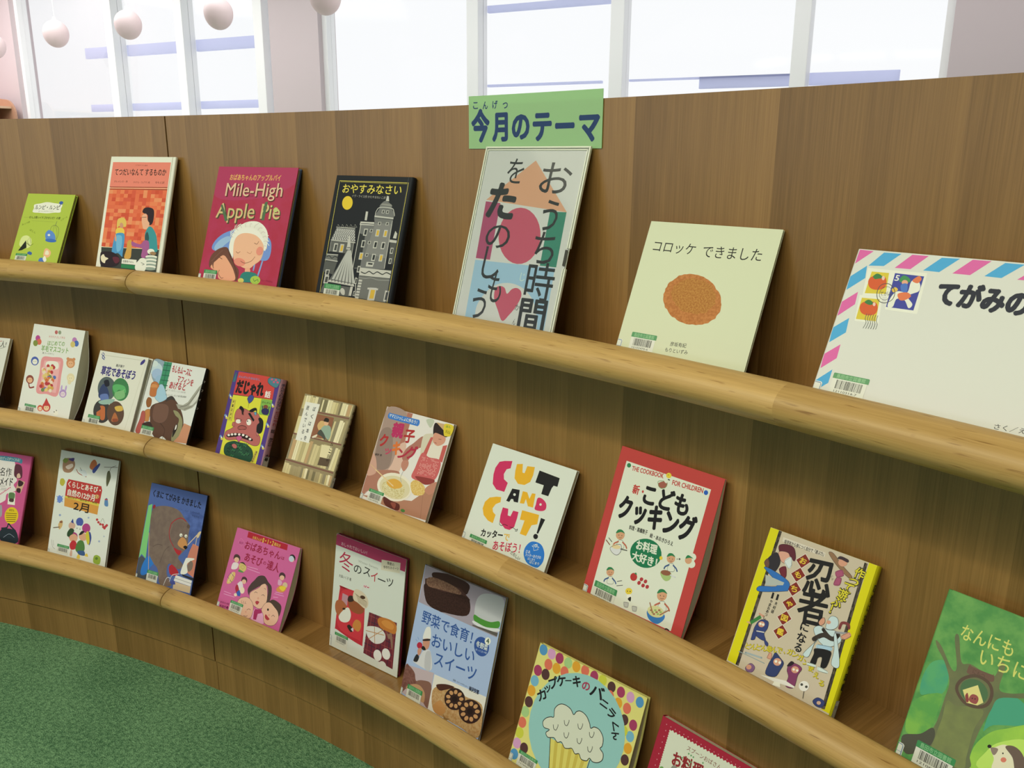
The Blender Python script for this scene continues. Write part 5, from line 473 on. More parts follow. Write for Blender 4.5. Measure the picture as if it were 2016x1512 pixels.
'moose':{'b':'d4d8cc','s':'R','w':1714,'h':1879,'t':79,'o':[-1.9553,3.4072,0.6718],'y':0.5104,'l':0.43,'i':[('S','8aa0a4',[12,1873,362,1875,549,1765,541,1409,370,1284,65,1498]),('O','35302c',5,[12,1873,362,1875,549,1765,541,1409,370,1284,65,1498]),('P','b8cdd4',[360,1690,367,1651,360,1613,338,1579,304,1550,259,1529,206,1517,150,1515,93,1523,41,1541,0,1564,0,1779,40,1798,93,1810,149,1812,205,1804,258,1786,303,1760,338,1727]),('E','9ab4c4',[234,1559,175,23,47,-122]),('P','c6d6d8',[172,1795,175,1775,168,1755,151,1737,127,1722,95,1710,60,1703,22,1701,0,1703,0,1850,2,1851,40,1853,77,1850,111,1842,139,1829,160,1813]),('E','8fb0c0',[349,1434,125,17,41,-106]),('P','3f8a62',[357,1869,616,1875,627,1420,635,1068,356,1130,381,1540]),('L','2a5a48',17,[359,1787,602,1797]),('L','2a5a48',17,[374,1672,617,1682]),('L','2a5a48',17,[389,1556,632,1568]),('L','2a5a48',17,[404,1441,647,1453]),('L','2a5a48',17,[419,1326,661,1339]),('L','2a5a48',17,[434,1212,676,1225]),('L','2a5a48',15,[477,1872,529,1154]),('S','9cc0cc',[268,1168,490,1351,782,1014,651,932,412,986]),('O','35302c',5,[268,1168,490,1351,782,1014,651,932,412,986]),('T','もしもムースに','a8323a',671,1750,1305,1723,161,0.035),('T','マフィンを','a8323a',919,1548,1445,1506,150,0.035),('T','あげると','a8323a',718,1370,1245,1384,160,0.035),('T','ローラ・ジョフィ・ニューメロフ文','6a6a66',667,1249,1280,1265,39,0.0),('T','フェリシア・ボンド絵 青山南訳','5a5a56',664,1135,1341,1174,43,0.0),('S','b5703c',[136,1175,132,1328,258,1383,395,1313,363,1207,367,1055,188,1042]),('O','35302c',5,[136,1175,132,1328,258,1383,395,1313,363,1207,367,1055,188,1042]),('S','c88a4e',[135,1226,172,1321,316,1327,349,1243]),('O','35302c',5,[135,1226,172,1321,316,1327,349,1243]),('S','8d5a2e',[117,892,150,999,273,966,295,817,199,777]),('O','35302c',5,[117,892,150,999,273,966,295,817,199,777]),('S','b87f44',[129,627,218,729,367,726,404,631,353,573,356,473,212,463]),('O','35302c',5,[129,627,218,729,367,726,404,631,353,573,356,473,212,463]),('S','5a4030',[329,822,637,968,815,1069,1036,1051,1282,864,1433,665,1497,431,1427,200,1173,128,927,215,810,146,656,170,496,319,370,576]),('O','35302c',5,[329,822,637,968,815,1069,1036,1051,1282,864,1433,665,1497,431,1427,200,1173,128,927,215,810,146,656,170,496,319,370,576]),('S','6e5140',[424,861,724,930,896,856,918,610,751,485,475,541]),('O','35302c',5,[424,861,724,930,896,856,918,610,751,485,475,541]),('S','8c8a60',[1049,829,1233,807,1419,639,1456,400,1386,217,1229,167,1208,409,1297,546,1286,667,1160,722]),('O','35302c',5,[1049,829,1233,807,1419,639,1456,400,1386,217,1229,167,1208,409,1297,546,1286,667,1160,722]),('Z','3a2a20',12,[751,485,941,366,945,168]),('S','2a211c',[1227,264,1208,409,1251,526,1297,546,1315,450,1268,296,1241,247]),('O','35302c',5,[1227,264,1208,409,1251,526,1297,546,1315,450,1268,296,1241,247]),('S','e2dcc8',[1248,415,1246,513,1284,524,1292,447]),('O','35302c',5,[1248,415,1246,513,1284,524,1292,447]),('S','3f3a34',[740,983,759,1073,899,1131,1036,1051,926,1060,828,1033]),('O','35302c',5,[740,983,759,1073,899,1131,1036,1051,926,1060,828,1033]),('P','9c9c88',[1081,978,1306,986,1432,1071,1525,1240,1642,1439,1714,1524,1714,1103,1607,972,1403,867,1187,884]),('P','c9cbb8',[1493,999,1606,1207,1701,1417,1714,1408,1714,1162,1606,1021]),('Z','5c5c50',12,[1223,929,1437,1010,1574,1203,1677,1389]),('Z','5c5c50',9,[1375,898,1577,1006,1709,1198,1709,1402]),('S','a8564a',[22,192,58,477,62,655,177,647,236,403,179,172]),('O','35302c',5,[22,192,58,477,62,655,177,647,236,403,179,172]),('P','c08a64',[1486,600,1714,566,1714,178,1304,155,1425,297]),('S','3a2c24',[175,369,395,466,549,353,464,289]),('O','35302c',5,[175,369,395,466,549,353,464,289])],'lab':[186,360,411,78,171,'1206'],'st':[-4,239,78,164],'side':{'col':'#1b1b1b','texts':[('マフィン',20,100,'#d0d0c8')]}},
'daja':{'b':'4f3a7a','s':'R','w':1384,'h':1934,'t':180,'o':[-1.733,3.5311,0.6718],'y':0.4637,'l':0.3925,'i':[('P','c4463c',[122,1920,905,1934,1251,1934,1284,1489,116,1423]),('P','d0cf3c',[118,1417,1285,1486,1247,134,139,139]),('L','1b1b1c',9,[118,1417,1285,1486]),('P','4a7a80',[1034,1896,1045,1911,1062,1924,1083,1934,1383,1934,1384,1932,1384,1852,1377,1830,1366,1806,1358,1785,1349,1767,1336,1751,1318,1740,1293,1736,1254,1739,1204,1750,1150,1765,1101,1782,1066,1799,1045,1817,1032,1837,1027,1859,1028,1879]),('O','35302c',7,[1034,1896,1145,1930,1378,1930,1366,1806,1293,1736,1066,1799]),('S','3c6a78',[33,1859,79,1885,97,1715,9,1693]),('O','35302c',7,[33,1859,79,1885,97,1715,9,1693]),('E','c05a70',[1138,1893,34,5,7,-21]),('E','c05a70',[1253,1896,34,5,7,-21]),('E','c05a70',[1210,1847,34,5,7,-21]),('E','c05a70',[1318,1854,34,5,7,-21]),('T','まんが入りおはなし','5a86a8',157,1819,805,1840,48,0.03),('T','だじゃれ','1b1b1c',153,1609,987,1648,275,0.07),('T','話','dcd8c8',1039,1568,1205,1575,130,0.05),('P','6f8fb0',[60,1393,61,1386,60,1380,56,1374,50,1368,42,1365,33,1362,23,1362,13,1363,4,1366,0,1368,0,1408,6,1411,15,1413,25,1414,34,1412,43,1409,51,1405,57,1400]),('E','c9bd52',[78,1343,36,6,9,-25]),('E','e2e2cc',[57,1370,23,4,6,-16]),('E','6f8fb0',[38,952,36,6,9,-25]),('E','c9bd52',[92,908,36,6,9,-25]),('E','e2e2cc',[72,935,23,4,6,-16]),('E','6f8fb0',[46,498,36,6,9,-25]),('E','c9bd52',[99,454,36,6,9,-25]),('E','e2e2cc',[79,481,23,4,6,-16]),('E','6f8fb0',[1294,1397,34,5,8,-24]),('E','c9bd52',[1344,1354,34,5,8,-24]),('E','e2e2cc',[1325,1380,22,3,5,-16]),('E','6f8fb0',[1293,975,34,6,8,-24]),('E','c9bd52',[1343,932,34,6,8,-24]),('E','e2e2cc',[1324,958,22,4,5,-16]),('E','6f8fb0',[1296,518,34,6,8,-24]),('E','c9bd52',[1346,476,34,6,8,-24]),('E','e2e2cc',[1327,502,22,4,5,-15]),('S','3f4a86',[567,1407,633,1488,738,1467,734,1385,654,1308,598,1355]),('O','35302c',7,[567,1407,633,1488,738,1467,734,1385,654,1308,598,1355]),('Z','1b1b1c',7,[642,1306,654,1214]),('S','b0645a',[313,971,341,1126,510,1182,733,1152,945,1149,1090,1025,1111,808,1080,747,1195,676,1204,531,1066,478,792,511,552,515,300,460,159,510,161,624,329,729,375,830]),('O','35302c',7,[313,971,341,1126,510,1182,733,1152,945,1149,1090,1025,1111,808,1080,747,1195,676,1204,531,1066,478,792,511,552,515,300,460,159,510,161,624,329,729,375,830]),('S','b0645a',[306,772,302,846,366,857,397,768]),('O','35302c',7,[306,772,302,846,366,857,397,768]),('S','b97268',[1050,742,1056,817,1106,825,1128,719,1098,692]),('O','35302c',7,[1050,742,1056,817,1106,825,1128,719,1098,692]),('S','1b1b1c',[396,1163,431,1216,545,1159,531,1044,475,1129]),('O','35302c',7,[396,1163,431,1216,545,1159,531,1044,475,1129]),('S','1b1b1c',[705,1157,813,1230,903,1235,938,1130,890,1196,789,1142]),('O','35302c',7,[705,1157,813,1230,903,1235,938,1130,890,1196,789,1142]),('S','5a9ab0',[864,1155,919,1163,935,1101,881,1105]),('O','35302c',7,[864,1155,919,1163,935,1101,881,1105]),('S','1b1b1c',[1020,1041,1076,1069,1176,1003,1209,825,1156,751,1059,771,1027,904,1071,967]),('O','35302c',7,[1020,1041,1076,1069,1176,1003,1209,825,1156,751,1059,771,1027,904,1071,967]),('Z','3a1c1a',22,[513,1135,561,1049]),('P','1b1b1c',[686,1098,742,1125,918,996,892,955]),('E','e2dcc8',[462,892,76,13,15,-43]),('E','e2dcc8',[771,925,70,12,21,-63]),('Z','3a1c1a',9,[372,943,456,947,554,936]),('Z','3a1c1a',9,[690,968,759,998,838,983]),('E','2a1a1a',[527,912,18,3,4,-12]),('E','2a1a1a',[725,942,18,3,4,-12]),('S','a2584e',[489,775,578,827,713,822,740,781,608,739,517,733]),('O','35302c',7,[489,775,578,827,713,822,740,781,608,739,517,733]),('O','5a2a26',7,[492,766,594,821,731,807,720,762,529,735]),('S','2a1416',[224,560,430,633,742,660,985,602,973,562,800,568,530,576,278,522]),('O','35302c',7,[224,560,430,633,742,660,985,602,973,562,800,568,530,576,278,522]),('E','e2dcc8',[277,565,38,7,8,-23]),('E','e2dcc8',[368,594,38,7,8,-23]),('E','e2dcc8',[463,617,38,7,8,-23]),('E','e2dcc8',[578,631,38,7,8,-23]),('E','e2dcc8',[696,639,38,7,8,-23]),('E','e2dcc8',[807,625,37,7,8,-23]),('E','e2dcc8',[918,593,37,7,8,-23]),('S','bc5a80',[506,553,563,597,669,601,662,544,618,476]),('O','35302c',7,[506,553,563,597,669,601,662,544,618,476]),('S','244a34',[233,260,270,389,459,470,620,471,832,472,1043,391,1120,241,1052,136,681,139,328,147]),('O','35302c',7,[233,260,270,389,459,470,620,471,832,472,1043,391,1120,241,1052,136,681,139,328,147]),('Z','16281e',15,[408,376,431,402,478,377,495,406]),('Z','3f7a4a',14,[514,381,538,407,584,382,601,411]),('Z','16281e',15,[327,277,351,304,397,279,414,308]),('Z','3f7a4a',14,[899,272,922,299,967,274,983,303]),('Z','16281e',14,[753,406,775,432,821,407,837,436]),('Z','3f7a4a',14,[614,365,637,391,683,366,700,395]),('Z','16281e',15,[368,368,391,394,438,369,455,398]),('Z','3f7a4a',14,[470,156,493,183,539,158,556,187]),('Z','16281e',14,[844,260,867,287,912,262,929,291]),('Z','3f7a4a',14,[772,417,795,443,840,418,857,447]),('Z','16281e',14,[503,247,526,273,572,248,589,277]),('Z','3f7a4a',14,[788,237,811,263,857,238,873,267]),('Z','16281e',14,[812,454,835,480,880,455,897,484]),('Z','3f7a4a',14,[693,270,716,296,762,271,778,300]),('Z','16281e',14,[586,387,609,414,655,389,672,418]),('Z','3f7a4a',14,[558,407,581,433,627,408,643,437]),('Z','16281e',14,[915,257,938,284,983,259,999,288]),('Z','3f7a4a',14,[623,360,646,387,692,362,709,391]),('Z','16281e',14,[873,331,896,357,941,332,958,361]),('Z','3f7a4a',14,[881,256,904,282,949,258,965,286]),('Z','16281e',14,[609,326,632,352,678,327,694,356]),('Z','3f7a4a',14,[667,332,690,358,736,333,753,362]),('Z','16281e',15,[379,314,402,340,449,315,466,345]),('Z','3f7a4a',14,[766,458,789,484,835,459,851,488]),('Z','16281e',15,[335,215,359,242,405,217,422,247]),('Z','3f7a4a',14,[476,267,499,294,545,269,562,298]),('S','b0645a',[436,382,503,422,594,392,587,335,508,330]),('O','35302c',7,[436,382,503,422,594,392,587,335,508,330]),('P','7fae4a',[979,1451,1292,1467,1295,1147,1001,1136]),('O','1b1b1c',5,[979,1451,1292,1467,1295,1147,1001,1136]),('T','がんがん','1b1b1c',1007,1391,1274,1405,43,0.02),('E','7a4a34',[1145,1311,69,11,14,-42]),('S','2f2a55',[1053,1231,1147,1283,1259,1255,1250,1166,1111,1158]),('O','35302c',7,[1053,1231,1147,1283,1259,1255,1250,1166,1111,1158]),('Z','2f2a55',22,[1046,1314,1088,1228]),('Z','2f2a55',21,[1248,1327,1237,1243]),('P','cdc04a',[140,1312,238,1314,252,866,159,866]),('O','1b1b1c',7,[140,1312,238,1314,252,866,159,866]),('V','木暮正夫文','1b1b1c',186,1276,197,914,55,0.03),('P','b8a84a',[1147,392,1226,389,1177,151,1104,150]),('V','原ゆたか絵','1b1b1c',1188,363,1134,170,43,0.02)],'side':{'col':'#b58a90','texts':[('まんが入りおはなし',8,62,'#33405e'),('だじゃれ',66,98,'#a0404a'),('話',104,112,'#1b1b1c'),('原ゆたか',122,140,'#1b1b1c'),('木暮',156,170,'#1b1b1c')],'sticker':1}},
'boku':{'b':'b9ae7c','s':'R','w':1364,'h':1776,'t':78,'o':[-1.5536,3.6087,0.6718],'y':0.4159,'l':0.4572,'i':[('P','8f835c',[4,1774,1364,1775,1364,148,16,137]),('P','c4b87e',[7,1734,55,1735,71,1471,23,1469]),('P','e0d8a8',[60,1749,116,1750,131,1474,76,1471]),('P','d8cf9c',[122,1755,192,1755,206,1477,137,1474]),('P','c9bd86',[197,1769,242,1769,256,1479,212,1477]),('P','cfc48c',[249,1739,316,1740,328,1482,262,1479]),('P','d8cf9c',[321,1760,405,1760,416,1486,333,1482]),('P','8a8262',[410,1767,487,1767,497,1489,422,1486]),('P','77704f',[492,1770,532,1770,542,1491,503,1490]),('P','d8cf9c',[539,1737,577,1737,585,1493,548,1492]),('P','77704f',[583,1743,683,1744,689,1498,591,1494]),('P','e0d8a8',[688,1755,740,1755,746,1500,695,1498]),('P','d8cf9c',[745,1758,818,1759,823,1504,751,1500]),('P','cfc48c',[824,1736,909,1737,912,1507,828,1504]),('P','c4b87e',[915,1738,977,1738,980,1510,918,1508]),('P','a2966a',[983,1736,1031,1736,1033,1513,986,1511]),('P','77704f',[1037,1760,1081,1760,1082,1515,1039,1513]),('P','d8cf9c',[1086,1757,1181,1758,1181,1519,1087,1515]),('P','e0d8a8',[1187,1752,1241,1752,1241,1522,1186,1519]),('P','b89a6a',[1247,1755,1335,1755,1333,1526,1246,1522]),('P','c9bd86',[1341,1756,1364,1756,1364,1527,1338,1526]),('L','7a5646',30,[483,1468,1349,1489]),('P','cfc48c',[0,1250,0,1307,99,1313,124,949,25,947]),('P','b3a874',[102,1348,147,1351,172,951,129,950]),('P','a2966a',[155,1333,242,1339,262,953,178,951]),('P','cfc48c',[247,1367,302,1370,320,954,267,953]),('P','c9bd86',[308,1374,385,1379,399,956,326,955]),('P','77704f',[392,1340,472,1346,481,958,405,957]),('P','e0d8a8',[478,1362,578,1368,583,961,487,959]),('P','cfc48c',[584,1347,654,1351,655,963,588,961]),('P','c9bd86',[660,1349,721,1353,719,964,661,963]),('P','b3a874',[727,1357,791,1361,787,966,725,965]),('P','cfc48c',[797,1402,871,1407,862,968,792,966]),('P','77704f',[877,1411,925,1415,914,969,867,968]),('P','77704f',[929,1362,998,1366,985,971,919,969]),('P','c9bd86',[1004,1373,1052,1377,1037,972,991,971]),('P','8a8262',[1058,1376,1141,1381,1122,975,1042,973]),('P','e0d8a8',[1148,1418,1234,1423,1209,977,1127,975]),('P','e0d8a8',[1238,1397,1284,1400,1259,978,1214,977]),('P','a2966a',[1292,1434,1364,1439,1364,1370,1337,980,1264,978]),('P','8a8262',[1364,1290,1364,981,1343,980]),('P','8a5c40',[372,1430,965,1437,996,999,490,964]),('L','7a5646',30,[15,942,1348,963]),('P','8a8262',[0,835,48,836,51,432,0,432]),('P','b89a6a',[54,841,153,844,152,433,56,432]),('P','e0d8a8',[159,873,202,874,199,433,158,433]),('P','e0d8a8',[207,860,262,862,258,433,204,433]),('P','c9bd86',[268,843,341,845,334,433,263,433]),('P','b3a874',[348,870,427,873,416,433,340,433]),('P','cfc48c',[432,849,526,852,512,434,422,434]),('P','b89a6a',[532,882,613,884,595,434,518,434]),('P','a2966a',[617,839,657,840,639,434,601,434]),('P','c9bd86',[662,844,729,846,710,434,645,434]),('P','c9bd86',[734,833,816,836,794,435,715,434]),('P','b3a874',[823,858,906,861,879,435,800,435]),('P','b3a874',[913,892,1005,895,973,435,885,435]),('P','c9bd86',[1010,885,1077,887,1043,436,979,435]),('P','c9bd86',[1079,848,1163,850,1130,436,1049,436]),('P','8a8262',[1171,881,1238,884,1200,436,1135,436]),('P','d8cf9c',[1244,882,1312,884,1272,436,1206,436]),('P','cfc48c',[1316,866,1364,868,1364,449,1363,437,1277,436]),('L','7a5646',30,[15,399,1349,405]),('P','c9bd86',[10,341,63,341,69,138,16,137]),('P','cfc48c',[68,342,136,342,142,138,74,138]),('P','cfc48c',[142,318,205,319,211,139,148,138]),('P','a2966a',[210,330,261,330,267,139,216,139]),('P','a2966a',[267,322,353,322,359,140,273,139]),('P','a2966a',[358,319,408,320,415,140,365,140]),('P','a2966a',[413,341,499,341,507,141,420,140]),('P','8a8262',[505,322,559,322,566,141,512,141]),('P','c9bd86',[565,330,606,330,613,142,572,142]),('P','e0d8a8',[611,343,678,343,686,142,619,142]),('P','77704f',[684,321,737,321,745,143,692,142]),('P','a2966a',[741,348,828,349,837,144,750,143]),('P','77704f',[835,324,905,324,913,144,843,144]),('P','a2966a',[909,337,956,338,965,145,918,144]),('P','a2966a',[961,345,1022,346,1032,145,971,145]),('P','c4b87e',[1029,327,1079,328,1088,145,1037,145]),('P','a2966a',[1084,333,1121,333,1131,146,1093,146]),('P','8a8262',[1127,332,1192,333,1202,146,1136,146]),('P','c4b87e',[1198,332,1241,332,1250,147,1207,146]),('P','e0d8a8',[1245,346,1304,346,1314,147,1256,147]),('P','b89a6a',[1309,342,1360,342,1364,268,1364,148,1320,147]),('P','d8cf9c',[851,873,1139,886,1141,641,888,633]),('P','5a4c38',[903,627,1189,642,1178,492,895,467]),('S','c9a86a',[587,1216,645,1316,774,1304,775,1179,674,1124]),('S','8fa58c',[713,1150,794,1254,944,1246,1011,1082,973,995,852,1051]),('E','d8ac80',[805,1301,59,11,20,-50]),('S','2a241e',[719,1330,748,1398,843,1388,851,1327,779,1323]),('S','4a4f44',[648,1066,713,1150,882,1039,883,977,791,1021,697,1039]),('S','d8cfae',[537,973,647,1039,653,995,571,952]),('P','dcdcc6',[85,1618,490,1632,496,830,109,827]),('V','ぼくは本を','2c3038',376,1512,365,912,90,0.02),('V','読んでいる。','2c3038',188,1507,267,903,87,0.02),('V','ひこ・田中','2a241a',1114,916,1117,610,74,0.02)],'side':{'col':'#8f8560','texts':[('ぼくは本を読んでいる',10,140,'#1e1a14')],'sticker':1}},
